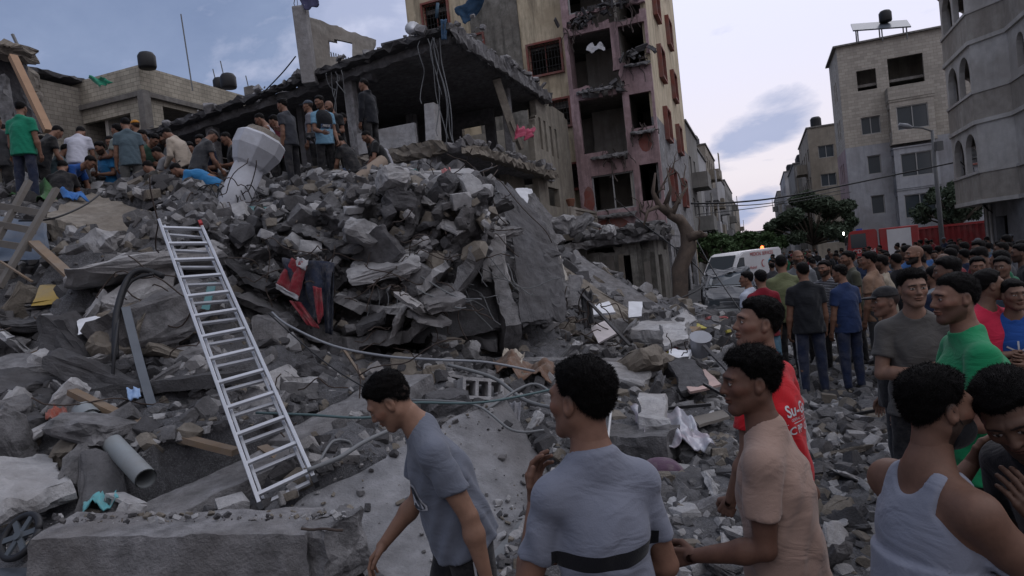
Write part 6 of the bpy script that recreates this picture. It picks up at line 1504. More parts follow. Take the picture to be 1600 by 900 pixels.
# ---- block built houses at the left
def tank(p, label, s=1.0):
    b = MB(); b.lathe([(.5 * s, 0), (.55 * s, .1 * s), (.55 * s, .8 * s), (.42 * s, 1.0 * s), (.2 * s, 1.08 * s)], Matrix.Translation(p), 16); return tag(b.obj('water_tank', M_TANK, smooth=True), label, 'water tank')
def antenna(p, h, label): 
    b = MB(); b.tube([p, p + Vector((-.15, 0, h))], .035, 5); return tag(b.obj('antenna', M_CABLEG), label, 'antenna')
M_BLK = blockwall('beige_blocks', (.38, .345, .285)); M_BLK2 = blockwall('grey_blocks', (.26, .235, .20))
T = bld('block_house', 'beige block built house with a water tank and an open stair window behind the crowd', -27.9, 26)
ops = [(.5, 4.6, 9.6, 12.0), (8.2, 9.6, 10.0, 11.2)]
wall(T, M_BLK, 'y', 0, 0, 19, 0, 14.2, [(1.2, 4.8, 9.7, 12.4), (10.6, 14.6, 9.4, 10.8), (2.0, 5.0, 5.5, 8.2)], .25, -1); wall(T, M_BLK, 'x', 0, -6, -.25, 0, 14.2, [(-4.6, -.9, 9.6, 12.0)], .25)
wall(T, M_BLK, 'x', 19, -6, 0, 0, 13.5, (), .25, -1, 'rear_wall')
b = MB(); b.box(-.1, .28, -.2, .25, 9.0, 12.9); b.obj('corner_column', M_SLAB, T); b = MB(); b.box(-.05, .25, 5.0, 5.4, 6, 12.6); b.obj('wall_column', M_SLAB, T); b = MB(); b.box(-.1, .2, .26, 19, 12.65, 12.9); b.box(-6, -.11, -.2, .05, 12.65, 12.9); b.box(-.1, .2, .26, 19, 9.1, 9.35); b.box(-6, -.11, -.2, .05, 9.1, 9.35); b.obj('concrete_band', M_SLAB, T)
b = MB(); b.box(-.2, .45, 7.6, 8.4, 6, 14.8); b.obj('unfinished_column', M_SLAB, T, bevel=.03)
window(T, 'y', 0, (10.6, 14.6, 9.4, 10.8), -1, 'win', M_FRAME, .1, 0, True); b = MB(); b.box(-5.7, -.3, .3, 18.7, 12.4, 12.6); b.box(-5.7, -.3, .3, 18.7, 9.1, 9.3); b.obj('floor_slab', M_SLAB, T); b = MB(); b.box(-3, -2.8, .3, 18, 4, 12.4); b.obj('inner_wall', M_INNER, T)
f = MB()
for k in range(16): y = 1.3 + k * .22; f.box(-.12, -.10, y, y + .03, 9.75, 10.0 + rnd.random() * 1.4)
f.obj('hanging_cloths', cloth('rag_white', (.4, .4, .4)), T)
tank(P(231, 107, 33.8), 'black water tank on the parapet corner of the beige block house', .75); antenna(P(301, 142, 35), 3.9, 'tall thin antenna on the unfinished column of the block house')
T = bld('stair_tower', 'narrow beige block tower with three tall slit windows and a ragged roof', -32.0, 23.4)
cz = P(95, 112, 34.5).z
wall(T, M_BLK2, 'y', 0, 0, 5, 0, cz - .6, (), .25, -1); wall(T, M_BLK2, 'x', 0, -3.2, -.25, 0, cz - .6, [(-2.9, -2.3, 8.8, 10.8), (-2.0, -1.4, 8.9, 10.9), (-1.0, -.5, 9.2, 11.3)], .25); wall(T, M_BLK2, 'x', 5, -3.2, 0, 0, cz - .6, (), .25, -1)
for o in [(-2.9, -2.3, 8.8, 10.8), (-2.0, -1.4, 8.9, 10.9), (-1.0, -.5, 9.2, 11.3)]: window(T, 'x', 0, o, 1, 'win', M_GRILLE, .12)
rs = slab_mesh([Vector((-3.6, -.5, cz - .5)), Vector((.4, -.5, cz - .2)), Vector((.4, 5.3, cz - .1)), Vector((-3.6, 5.3, cz - .4))], (0, 0, -.16), (20, 20, 1), .07, .25, 8); link('roof', rs, M_CON3, T)
drape([(133, 117, 33.5), (162, 122, 33), (175, 126, 32.8), (155, 136, 32.8)], 'green tarpaulin over the roof of the beige stair tower', cloth('tarp_green', (.02, .20, .12), .1), 'tarpaulin', 'tarpaulin', 10, .2, 3)
T = bld('rear_house', 'lower beige block wall and roof parapet further along behind the block house', -25.5, 42)
zz = P(340, 145, 44).z
wall(T, M_BLK, 'x', 0, -6, 6.5, 0, zz, [(-1.4, .6, zz - 4.2, zz - 2.4), (3, 4.4, zz - 3.6, zz - 2.4)], .25); wall(T, M_BLK, 'y', 6.5, 0, 9, 0, zz, (), .25, -1)
window(T, 'x', 0, (-1.4, .6, zz - 4.2, zz - 2.4), 1, 'win', M_FRAME, .1)
tank(P(344, 140, 43), 'small black water tank behind the lower beige parapet', .7); tank(P(358, 138, 42), 'larger black water tank on the lower beige parapet', .85)
for x, y, h, l in ((340, 140, 1.3, 'short post left of the two water tanks'), (352, 130, 1.4, 'thin antenna above the two water tanks'), (391, 148, 1.2, 'thin antenna right of the two water tanks')): antenna(P(x, y, 43), h, l)
T = bld('edge_ruin', 'broken dark concrete building cut by the left picture edge', -16.0, 12.2)
me = slab_mesh([P(-60, 60, 15), P(28, 72, 15.2), P(58, 205, 15.2), P(-60, 230, 15)], (-.1, .4, 0), (20, 24, 2), .03, .12, 6); link('wall', me, M_CON3, T, True)
me = slab_mesh([P(-60, 55, 14.4), P(20, 66, 14.4), P(26, 92, 14.6), P(-60, 84, 14.4)], (0, .8, .1), (20, 8, 3), .05, .15, 9); link('roof_slab', me, M_TAN, T, True)
me = slab_mesh([P(-40, 110, 14.2), P(6, 118, 14.2), P(30, 200, 14.0), P(-40, 215, 14)], (-.1, .3, 0), (10, 10, 2), .03, .1, 19); link('inner_wall', me, M_CON, T, True)
me = slab_mesh([P(28, 90, 16.8), P(52, 110, 17), P(66, 205, 17), P(44, 210, 16.8)], (-.1, .4, 0), (10, 20, 2), .03, .15, 12); link('wall', me, M_TAN, T, True)
plank((20, 88, 13.6), (76, 205, 13.0), .14, .10, 'long raw timber leaning on the broken building at the left edge', plain('raw_timber', (.30, .19, .12), .85, 0, .2, 4, .3))
antenna(P(34, 85, 15), .45, 'bent thin rod sticking up from the ruin at the left edge')
# ---------------------------------------------------------------- right side of the street
M_RND = concrete('round_grey', (.37, .34, .30), .2, 1.4, .3, 0, stain=.3); M_RNDL = concrete('round_trim', (.52, .50, .47), .12, 1.4, .2, 0, stain=.2)
def pline(T, pts, z0, z1, th, mat, name, arches=None):
    """wall along a plan polyline (outer face), with real arched openings: arches = {segment: (n, width, z_sill, z_spring)}"""
    b = MB()
    for i, (p, q) in enumerate(zip(pts, pts[1:])):
        p, q = Vector((*p, 0)), Vector((*q, 0)); L_ = (q - p).length; u = (q - p) / L_; n = Vector((-u.y, u.x, 0)) * th
        def box(s0, s1, a0, a1): 
            v = [p + u * s + n * k + Vector((0, 0, z)) for z in (a0, a1) for k in (0, 1) for s in (s0, s1)]; b.add(v, [(0, 2, 3, 1), (4, 5, 7, 6), (0, 1, 5, 4), (2, 6, 7, 3), (0, 4, 6, 2), (1, 3, 7, 5)])
        if not arches or i not in arches: box(0, L_, z0, z1); continue
        nn, w, zs, sp = arches[i]; w = min(w, L_ / nn - .12); gap = (L_ - nn * w) / (nn + 1)
        if zs > z0: box(0, L_, z0, zs)
        top = sp + w / 2; box(0, L_, top + .02, z1)
        for k in range(nn + 1):
            s0 = k * (gap + w); box(s0, s0 + gap, zs, top + .02)
        for k in range(nn):
            s0 = gap + k * (gap + w); c = s0 + w / 2; N = 8
            for j in range(N):
                a0, a1 = math.pi * j / N, math.pi * (j + 1) / N; x0, x1 = c - math.cos(a0) * w / 2, c - math.cos(a1) * w / 2; h0, h1 = sp + math.sin(a0) * w / 2, sp + math.sin(a1) * w / 2
                v = [p + u * x + n * kk + Vector((0, 0, z)) for (x, z) in ((x0, h0), (x1, h1), (x1, top + .02), (x0, top + .02)) for kk in (0, 1)]
                b.add(v, [(0, 2, 4, 6), (1, 7, 5, 3), (0, 1, 3, 2), (4, 5, 7, 6)])
    return b.obj(name, mat, T)
T = bld('arcaded_building', 'grey apartment building with curved balconies and arches at the right picture edge', 8.0, 36.0)
# plan in local coords (x to the right of the street, y along it); the near end lies towards -y
plan = [(5.0, .3), (1.6, .3), (.5, -.35), (0, -1.5), (0, -5.2), (.9, -6.3), (.9, -13)]
ZL = [3.0, 6.0, 9.0, 12.0, 15.0]
for i, z in enumerate(ZL[:-1]):
    pp = plan
    pline(T, pp, z, z + 1.0, .15, M_RND, 'balcony_parapet'); pline(T, [(x - .05, y + (.05 if k < 2 else 0)) for k, (x, y) in enumerate(pp)], z + 1.0, z + 1.1, .22, M_RNDL, 'parapet_rail'); pline(T, [(x - .06, y) for x, y in pp], z - .15, z, .26, M_RNDL, 'slab_edge')
    pline(T, [(x + .03, y) for x, y in pp], z + 1.1, z + 2.85, .2, M_RNDL, 'arcade', {0: (2, 1.2, z + 1.1, z + 1.95), 1: (1, .62, z + 1.1, z + 2.2), 2: (1, .62, z + 1.1, z + 2.2), 3: (2, 1.45, z + 1.1, z + 1.9), 5: (4, .72, z + 1.35, z + 2.15)})
    b = MB(); b.add([(x + .15, y, z) for x, y in pp[:5]] + [(5, -5.2, z)] + [(x + .15, y, z - .14) for x, y in pp[:5]] + [(5, -5.2, z - .14)], [(0, 1, 2, 3, 4, 5), (11, 10, 9, 8, 7, 6)] + [(k, (k + 1) % 6, 6 + (k + 1) % 6, 6 + k) for k in range(6)]); b.obj('balcony_floor', M_RND, T)
    b = MB(); b.box(1.15, 6, -13, -5.25, z - .14, z + .0); b.obj('floor_slab', M_RND, T)
wall(T, M_RND, 'y', 2.1, -13, 0, 0, 16, [(-4.6, -3.4, z + .1, z + 2.2) for z in ZL] + [(-2.6, -1.4, z + .9, z + 2.2) for z in ZL], .2, 1, 'inner_wall')
b = MB(); b.box(2.6, 8, -13, .1, 0, 15.9); b.obj('core_wall', M_RND, T)
wall(T, concrete('rough_base', (.24, .24, .245), .3, 1, .5, 0, stain=.4), 'y', .95, -13, -1.6, 0, 2.85, [(-4.5, -3.1, .9, 2.3)], .3, 1, 'ground_floor_wall'); wall(T, concrete('rough_base'), 'x', -1.6, 1.25, 6, 0, 2.85, (), .3, -1, 'ground_floor_wall')
for k, y in enumerate((-2.2, -2.7, -8.4)): b = MB(); b.tube([(.88, y, .4), (.88, y, 2.9)], .05, 6); b.obj('drain_pipe', M_RNDL, T)

T = bld('grey_block', 'grey five storey block with bay windows and a solar panel on its roof', 6.6, 58.0)
M_G1 = blockwall('grey_block_top', (.38, .35, .31), .45, .22, .7, .3); M_G2 = concrete('grey_render', (.33, .34, .37), .12, 1, .3, 0, stain=.3); M_PNK = concrete('pink_render', (.36, .27, .29), .12, 1, .3, 0, stain=.3)
zt = 16.4; FZ = [1.4, 4.4, 7.4, 10.4, 13.4]
fr = []; small = [(1.3, 2.3, z + .9, z + 2.1) for z in FZ]; wide = [(7.2, 9.8, z + .7, z + 2.2) for z in FZ]
upf = [(1.2, 2.5, 12.2 + .7, 14.4), (1.2, 2.5, 9.6, 10.9), (7.8, 10.6, 12.9, 14.6), (7.4, 10.4, 9.6, 11.1), (3.3, 5.6, 12.2, 14.9)]
lof = [(1.4, 2.3, 6.6, 8.0), (1.4, 2.3, 3.6, 5.0), (7.6, 9.4, 6.4, 7.7), (7.4, 9.6, 2.9, 4.5), (3.1, 4.9, 6.1, 8.2), (3.1, 4.9, 3.1, 5.2)]
wall(T, M_G1, 'x', 0, 0, 16, 8.8, zt, upf, .25); wall(T, M_G2, 'x', 0, 0, 16, 0, 8.8, lof, .25)
wall(T, M_G1, 'y', 0, .25, 6, 8.8, zt, [(2, 2.5, 9.8, 11.3), (3.2, 3.7, 9.8, 11.3), (2, 2.5, 12.8, 14.3), (3.2, 3.7, 12.8, 14.3)], .25, 1); wall(T, M_PNK, 'y', 0, .25, 6, 0, 8.8, [(y, y + .5, z, z + 1.5) for y in (2, 3.2, 4.4) for z in (3.4, 6.4)] , .25, 1)
for o in upf[1:2] + lof[:2] + lof[3:4]: window(T, 'x', 0, o, 1, 'win', M_FRAME, .1)
window(T, 'x', 0, lof[2], 1, 'grille', plain('pinkframe', (.4, .3, .3)), .1, .2); window(T, 'x', 0, upf[3], 1, 'win', M_FRAME, .1, 0, False)
for z in FZ: b = MB(); b.box(.3, 15.8,   .3, 5.8, z - .2, z); b.obj('floor_slab', M_SLAB, T)
b = MB(); b.box(.3, 15.8, 3.5, 3.7, 0, zt - .1); b.box(6.4, 6.6, .26, 3.5, 0, zt - .1); b.box(.3, 15.8, .3, 5.8, zt - .35, zt - .12); b.obj('inner_wall', M_INNER, T)
for zz, m in ((2.2, M_G2), (5.2, M_G2), (8.6, M_G1)):
    wall(T, m, 'x', -1.1, 3.0, 5.8, zz, zz + 2.9, [(3.4, 5.4, zz + .8, zz + 2.5)], .15, 1, 'bay'); wall(T, m, 'y', 2.99, -1.09, -.01, zz + .01, zz + 2.89, [(-.9, -.2, zz + .8, zz + 2.5)], .15, 1, 'bay'); wall(T, m, 'y', 5.81, -1.09, -.01, zz + .01, zz + 2.89, (), .15, -1, 'bay')
    b = MB(); b.box(2.95, 5.85, -1.15, -.01, zz - .15, zz - .003); b.obj('bay_slab', m, T); b = MB(); b.box(2.95, 5.85, -1.15, -.01, zz + 2.903, zz + 3.0); b.obj('bay_slab', m, T); window(T, 'x', -1.1, (3.4, 5.4, zz + .8, zz + 2.5), 1, 'win', M_FRAME, .05)
b = MB(); b.box(2.95, 5.9, -1.2, -1.05, 11.65, 12.6); b.box(2.95, 3.1, -1.049, -.01, 11.65, 12.6); b.obj('balcony_parapet', M_G1, T); b = MB(); b.box(7.2, 11.5, -.7, -.01, 8.9, 9.0); b.box(7.2, 11.5, -.7, -.6, 9.003, 9.5); b.obj('balcony_parapet', M_G1, T)
b = MB(); b.box(-.25, 16.2, -.25, 6.2, zt, zt + .12); b.obj('roof_edge', M_SLAB, T)
b = MB(); c = P(1375, 40, 51.5); M = Matrix.Translation(c) @ Matrix.Rotation(-TH, 4, 'Z') @ Matrix.Rotation(R(8), 4, 'Y') @ Matrix.Rotation(R(28), 4, 'X'); T2 = thing('solar_heater', 'solar heater panel tilted on the roof of the grey block', 'solar panel', c)
b.box(-1.9, 1.9, -1.1, 1.1, -.05, .05, M); b.obj('panel', plain('solar_dark', (.09, .10, .12), .3, 0, .2, 2, .1), T2, True); b = MB()
for sx in (-1.6, 0, 1.6): b.bar(M @ Vector((sx, 1, 0)), M @ Vector((sx, 1, 0)) + Vector((0, 0, -1.6)), .07); b.bar(M @ Vector((sx, -1, 0)), M @ Vector((sx, -1, 0)) + Vector((0, 0, -.9)), .07)
b.obj('stand', M_CABLEG, T2, True); tank(P(1384, 34, 51.5), 'black water tank behind the solar heater panel', .8)

# farther generic houses, both sides
def generic(name, label, a0, a1, b0, b1, h, mat, side, st=3.0, tanks=0, bays=True):
    T = bld(name, label, a0 if side > 0 else a1, b0); w = a1 - a0; d = b1 - b0; xs = (0, w) if side > 0 else (-w, 0)
    rg = random.Random(int(b0 * 7 + a0)); fo = []; so_ = []; n = int((h - .8) / st)
    for k in range(n):
        z = .8 + k * st
        for j in range(max(1, int(w / 3.4))): x = xs[0] + .9 + j * 3.3; fo.append((x, x + 1.5, z + .9, z + 2.2))
        for j in range(max(1, int(d / 3.4))): y = .9 + j * 3.3; so_.append((y, y + 1.4, z + .9, z + 2.2))
    wall(T, mat, 'x', 0, xs[0], xs[1], 0, h, fo, .25); wall(T, mat, 'y', 0, .25, d, 0, h, so_, .25, 1 if side > 0 else -1, 'side_wall')
    b = MB(); b.box(xs[0] + .3 + (2 if side > 0 else 0), xs[1] - .3 - (0 if side > 0 else 2), 2.5, d, 0, h - .1); b.box(xs[0] + .26, xs[1] - .26, .26, d, h - .3, h - .1); b.obj('inner_wall', M_INNER, T)
    for o in fo: window(T, 'x', 0, o, 1, 'win', M_FRAME, .1)
    for o in so_: window(T, 'y', 0, o, 1 if side > 0 else -1, 'win', M_FRAME, .1)
    if bays:
        for k in range(1, n):
            z = .8 + k * st; y0 = rg.uniform(.5, max(.6, d - 5)); b = MB(); s = -1 if side > 0 else 1
            x0, x1 = sorted((s * 1.1, s * .003)); b.box(x0, x1, y0, y0 + 3.6, z - .12, z); x0, x1 = sorted((s * 1.1, s * 1.0)); b.box(x0, x1, y0, y0 + 3.6, z + .002, z + .95)
            if rg.random() < .5: b.box(x0, x1, y0 + .1, y0 + 1.2, z + .96, z + 2.6)
            x0, x1 = sorted((s * .99, s * .003)); b.box(x0, x1, y0, y0 + .1, z + .002, z + .95); b.obj('balcony', mat, T)
    b = MB(); b.box(xs[0] - .12, xs[1] + .12, -.12, d, h, h + .14)
    b.obj('roof_edge', M_SLAB, T)
    for k in range(tanks): b = MB(); b.lathe([(.5, 0), (.55, .1), (.55, .9), (.4, 1.1)], Matrix.Translation((xs[0] + (1 if side > 0 else w - 1.2), 1 + k * 1.6, h + .141)), 12); b.obj('roof_tank', M_TANK, T)
    return T
C1 = concrete('far_grey', (.22, .215, .205), .2, .6, .3, 0, stain=.4); C2 = concrete('far_tan', (.27, .24, .20), .2, .6, .3, 0, stain=.4); C3 = concrete('far_white', (.38, .38, .39), .15, .6, .3, 0, stain=.4)
generic('apartment_house', 'tan apartment house with rounded corner rooms beyond the grey block', 5.6, 14, 80, 97, 14.0, C2, 1, tanks=1)
generic('apartment_house', 'grey apartment house with roof tanks seen over the dark street tree', 4.9, 13, 99, 118, 12.5, C1, 1, tanks=3)
generic('apartment_house', 'far pale apartment house left of the dark street tree', 4.6, 13, 124, 150, 14.0, C3, 1, tanks=2)
generic('apartment_house', 'farthest right hand apartment house at the street end', 4.2, 13, 160, 200, 13.5, C1, 1)
generic('apartment_house', 'plain grey house just behind the yellow tower', -12, -4.2, 49, 58, 11.2, C1, -1, tanks=1)
generic('apartment_house', 'white and grey house with a canopy second behind the yellow tower', -12, -4.4, 60, 70, 10.8, C3, -1)
generic('apartment_house', 'tan house third behind the yellow tower', -12, -4.5, 73, 88, 13.0, C2, -1, tanks=2)
generic('apartment_house', 'pale house fourth behind the yellow tower', -12, -4.6, 92, 112, 12.0, C3, -1)
generic('apartment_house', 'grey house fifth behind the yellow tower', -12, -4.8, 118, 150, 13.5, C1, -1)
generic('apartment_house', 'farthest left hand tan house at the street end', -12, -5.0, 156, 200, 12.5, C2, -1)
generic('apartment_house', 'low house closing the far street end', -5, 3, 260, 280, 7.5, C1, 1)

# ---------------------------------------------------------------- lamp, wires
T = thing('street_lamp', 'grey street lamp post in front of the arcaded building', 'street lamp', P(1476, 420, 34.0) * 1)
T.location.z = 0; base = Vector((T.location.x, T.location.y, 0)); topz = P(1462, 203, 34).z
b = MB(); b.tube([base, base + Vector((0, 0, 3)), base + Vector((0, 0, topz))], [.13, .11, .075], 10); b.obj('pole', M_CABLEG, T, True, True)
b = MB(); h1 = P(1425, 199, 34); b.tube([base + Vector((0, 0, topz - .05)), base.lerp(h1, .5) * 1 + Vector((0, 0, 0)) if False else (base + Vector((0, 0, topz))).lerp(h1, .5) + Vector((0, 0, .05)), h1], .045, 8); b.obj('arm', M_CABLEG, T, True, True)
b = MB(); h0 = P(1405, 195, 34); b.tube([h1, h1.lerp(h0, .4), h0], [.07, .14, .10], 8); b.obj('lamp_head', plain('lamp_grey', (.22, .23, .25), .5), T, True, True)
b = MB(); q = P(1467, 228, 33.8); b.box(-.15, .15, -.12, .12, -.22, .22, Matrix.Translation(q)); b.obj('junction_box', M_CABLEG, T, True)
def wire(pts, r, label): cable(pts, r, label, M_CABLE, 'overhead_wire', 8)
wire([(1080, 318, 24), (1150, 316, 25), (1240, 305, 27), (1380, 277, 30), (1500, 252, 31), (1620, 225, 31)], .035, 'thick overhead wire crossing the street')
wire([(1085, 322, 26), (1200, 318, 30), (1320, 296, 34)], .022, 'thin overhead wire just under the thick one')
wire([(1090, 335, 26), (1200, 322, 30), (1330, 300, 34)], .018, 'lowest thin overhead wire over the street')
wire([(1500, 252, 30), (1530, 282, 29), (1545, 300, 28.5)], .03, 'drooping wire on the wall of the arcaded building')
wire([(408, 148, 22), (440, 115, 22), (462, 88, 21.7)], .02, 'slack wire running up to the lone grey column')
wire([(1056, 470, 19), (1100, 430, 21), (1000, 345, 24), (960, 310, 30)], .02, 'broken wire fallen from the mauve front to the ground')
wire([(1160, 490, 19), (1110, 415, 22), (1070, 340, 25)], .02, 'long wire slanting down in front of the white van')
for i in range(4): wire([(1505 + i * 8, 262, 29), (1520 + i * 6, 300 + i * 6, 28.6), (1545 + i * 6, 330 + i * 3, 28)], .016, 'loose wire number %s bunched under the curved balcony' % ['one', 'two', 'three', 'four'][i])

# ---------------------------------------------------------------- trees
def leaf_mat(name, c):
    m, t, b = newmat(name); p = pos_coord(t); n = tnoise(t, p, 1.3, 4, .6); f = tnoise(t, p, 14, 2, .5)
    col = tmix(t, n, tuple(x * .6 for x in c), tuple(x * 1.5 for x in c)); t.links.new(tmix(t, f, col, tuple(x * 1.2 for x in c)), b.inputs['Base Color']); b.inputs['Roughness'].default_value = .7; b.inputs['Specular IOR Level'].default_value = .2; return m
def tree(label, base, R_, zc, zr, n, mat, leaf=.14, name='street_tree'):
    T = thing(name, label, 'tree', base); rg = random.Random(int(base.x * 10)); b = MB(); 
    b.tube([base, base + Vector((.1, 0, zc * .4)), base + Vector((0, 0, zc * .75))], [.22, .17, .12], 8)
    cl = []
    for i in range(30):
        a = rg.uniform(0, 6.28); r = R_ * math.sqrt(rg.random()) * .95; z = zc + zr * rg.uniform(-.75, .85) * math.sqrt(max(0, 1 - (r / R_) ** 2)); q = base + Vector((r * math.cos(a), r * math.sin(a), z)); cl.append((q, R_ * rg.uniform(.12, .30)))
        b.tube([base + Vector((0, 0, zc * .55)), base.lerp(q, .55) + Vector((0, 0, zc * .25)), q], [.09, .06, .02], 5)
    b.obj('trunk', plain('bark', (.09, .075, .06), .9, 0, .3, 8, .6), T, True, True)
    ng = np.random.default_rng(int(abs(base.x) * 10)); V = []; F = []
    for i in range(n):
        q, rr = cl[ng.integers(0, 30)]; d = ng.normal(0, 1, 3); d /= np.linalg.norm(d); p = np.array(q) + d * rr * ng.random() ** .4 * np.array([1, 1, .7]); 
        u = ng.normal(0, 1, 3); u /= np.linalg.norm(u); w = np.cross(u, ng.normal(0, 1, 3)); w /= np.linalg.norm(w) + 1e-6; s = leaf * ng.uniform(.6, 1.5)
        k = len(V); V += [p - u * s, p + w * s * .45, p + u * s, p - w * s * .45]; F.append((k, k + 1, k + 2, k + 3))
    o = link('crown', mesh('crown', V, np.array(F)), mat, T, True); return T
LG = leaf_mat('leaves_dark', (.055, .075, .05)); LG2 = leaf_mat('leaves_green', (.05, .085, .035))
p0 = P(1272, 400, 50); tree('dark round street tree in front of the right hand houses', Vector((p0.x, p0.y, 0)), 3.3, 3.3, 2.3, 21000, LG, .13)
p0 = P(1150, 400, 52); tree('low green street tree on the left pavement', Vector((p0.x, p0.y, 0)), 2.6, 2.3, 1.3, 9000, LG2, .14)
p0 = P(1185, 400, 62); tree('low green street tree farther along on the left pavement', Vector((p0.x, p0.y, 0)), 2.5, 2.2, 1.2, 7000, LG2, .15)
p0 = P(1110, 400, 46); tree('small green tree by the house behind the yellow tower', Vector((p0.x, p0.y, 0)), 1.5, 2.2, 1.1, 4000, LG2, .13)
p0 = P(1492, 360, 46); tree('dark tree between the grey block and the arcaded building', Vector((p0.x, p0.y, 0)), 2.4, 3.6, 1.6, 8000, LG, .14)
T = thing('bare_tree', 'thick bare broken tree trunk in front of the tower', 'tree', P(1066, 500, 21.5)); bk = plain('pale_bark', (.115, .088, .07), .95, 0, .5, 7, 1.0, dirt=.6, dirtc=(.06, .05, .045))
b = MB(); b.tube([P(*q) for q in ((1068, 515, 21.5), (1062, 470, 21.5), (1064, 420, 21.5), (1075, 385, 21.5), (1078, 362, 21.4), (1064, 345, 21.3), (1046, 332, 21.2), (1038, 316, 21.1))], [.31, .27, .24, .22, .19, .16, .12, .07], 14)
for i, v in enumerate(b.v): v = Vector(v); b.v[i] = tuple(v + Vector((fbm(v, 2.2, 4), fbm(v, 2.2, 9), fbm(v, 1.2, 14))) * .14)
b.obj('trunk', bk, T, True, True)
for q in ([(1075, 372, 21.4, .2), (1092, 366, 21.3, .12), (1105, 368, 21.2, .05)], [(1046, 332, 21.2, .16), (1030, 322, 21.0, .10), (1020, 300, 20.9, .06), (1024, 270, 20.8, .03)], [(1050, 335, 21.2, .10), (1058, 318, 21.2, .07), (1074, 290, 21.3, .03)], [(1040, 320, 21.1, .09), (1048, 296, 21, .05), (1042, 262, 21, .02)], [(1030, 322, 21, .08), (1012, 330, 20.8, .05), (1006, 352, 20.7, .03)]):
    b = MB(); b.tube([P(*w[:3]) for w in q], [w[3] for w in q], 8); b.obj('limb', bk, T, True, True)

for k in range(12):
    q = [(1030, 300), (1046, 275), (1072, 292), (1100, 366), (1010, 335), (1062, 318)][k % 6]; a = P(q[0], q[1], 21.1); b = MB(); b.tube(wig(a, a + Vector((rnd.uniform(-.6, .6), rnd.uniform(-.3, .3), rnd.uniform(.1, .9))), 0, .06, 6), [.03, .027, .024, .02, .016, .012, .006], 5); b.obj('twig', bk, T, True)
# ---------------------------------------------------------------- vehicles
def hull(T, name, prof, w, mat, M, bevel=.06):
    """side profile (x,z) extruded to width w"""
    b = MB(); b.prism([M @ Vector((x, -w / 2, z)) for x, z in prof], (M.to_3x3() @ Vector((0, w, 0)))); me = mesh(name, b.v, b.f); bm = bmesh.new(); bm.from_mesh(me); bmesh.ops.recalc_face_normals(bm, faces=bm.faces)
    if bevel: bmesh.ops.bevel(bm, geom=list(bm.edges), offset=bevel, segments=2, affect='EDGES', clamp_overlap=True)
    bm.to_mesh(me); bm.free(); return link(name, me, mat, T)
def wheel_(T, c, r=.34, w=.22):
    b = MB(); M = Matrix.Translation(c) @ Matrix.Rotation(R(90), 4, 'X'); b.lathe([(r * .8, -w / 2), (r, -w / 2 + .03), (r, w / 2 - .03), (r * .8, w / 2)], M, 20); t = b.obj('wheel', M_BLACK, T); b = MB(); b.lathe([(.01, w / 2 + .003), (r * .58, w / 2 + .003), (r * .6, -w / 2 - .003), (.01, -w / 2 - .003)][::-1], M, 14); b.obj('rim', M_CABLEG, t)
I4 = Matrix.Identity(4)
M_VAN = plain('white_paint', (.68, .68, .70), .4, 0, .05, 2, .03, spec=.5, dirt=.12)
pv = P(1160, 420, 33.5); T = thing('ambulance', 'white medical services van parked across the street', 'ambulance', (pv.x, pv.y, 0)); T.rotation_euler = (0, 0, R(38)); T.scale = (.9, .9, .9)
# nose towards local -x, the side facing the camera is local -y
hull(T, 'body', [(-2.35, .35), (-2.35, .95), (-2.2, 1.2), (-1.55, 2.0), (-1.2, 2.15), (2.35, 2.2), (2.45, 2.0), (2.45, .35)], 1.9, M_VAN, I4)
b = MB(); b.add([(-2.06, -.956, 1.25), (-1.25, -.956, 1.25), (-1.25, -.956, 1.85), (-1.6, -.956, 1.85)], [(0, 1, 2, 3)]); b.add([(x, -.985, z) for x, z in ((-2.06, 1.25), (-1.25, 1.25), (-1.25, 1.85), (-1.6, 1.85))], [(0, 1, 2, 3)]); b.obj('side_window', M_PANE, T)
b = MB(); b.prism([(-2.21, -.8, 1.22), (-2.21, .8, 1.22), (-1.62, .75, 1.98), (-1.62, -.75, 1.98)], (-.03, 0, .03)); b.obj('windscreen', M_PANE, T)
for x in (-1.5, 1.5):
    for y in (-.9, .9): wheel_(T, (x, y, .34))
em = emit('beacon_orange', (1.0, .12, .03), 6); b = MB(); b.lathe([(.09, 2.2), (.09, 2.3), (.03, 2.36)], Matrix.Translation((2.1, 0, 0)), 12); b.obj('beacon', em, T)
RT = plain('sign_red', (.45, .04, .04), .6)
def flat_text(T, txt, size, M, mat, name='lettering', bold=0.0):
    me = text_mesh(txt, size, 'CENTER', .002, bold); me.transform(M); return link(name, me, mat, T)
MS = Matrix.Rotation(R(90), 4, 'X')
flat_text(T, 'MEDICAL SERVICES', .26, Matrix.Translation((.45, -.962, 1.95)) @ MS, RT); flat_text(T, 'Medical', .2, Matrix.Translation((-.45, -.962, 1.25)) @ MS, RT)
BL = plain('sign_cyan', (.03, .35, .5), .6); b = MB(); b.lathe([(.01, 0), (.24, 0), (.24, .012), (.01, .012)], Matrix.Translation((1.25, -.955, 1.4)) @ Matrix.Rotation(R(90), 4, 'X'), 20); b.obj('round_emblem', BL, T)
flat_text(T, 'AID', .14, Matrix.Translation((1.25, -.975, 1.4)) @ MS, M_VAN); flat_text(T, 'Health team', .14, Matrix.Translation((1.9, -.962, 1.4)) @ MS, RT)
cr = MB()
for k in range(14):
    a0 = R(50 + k * 260 / 14); a1 = R(50 + (k + 1) * 260 / 14); t0 = .07 * math.sin(math.pi * k / 14); t1 = .07 * math.sin(math.pi * (k + 1) / 14)
    cr.add([(.55 + math.cos(a) * r, -.962, 1.42 + math.sin(a) * r) for a, r in ((a0, .2), (a1, .2), (a1, .2 - t1 - .005), (a0, .2 - t0 - .005))], [(0, 1, 2, 3)])
cr.obj('red_crescent', RT, T)
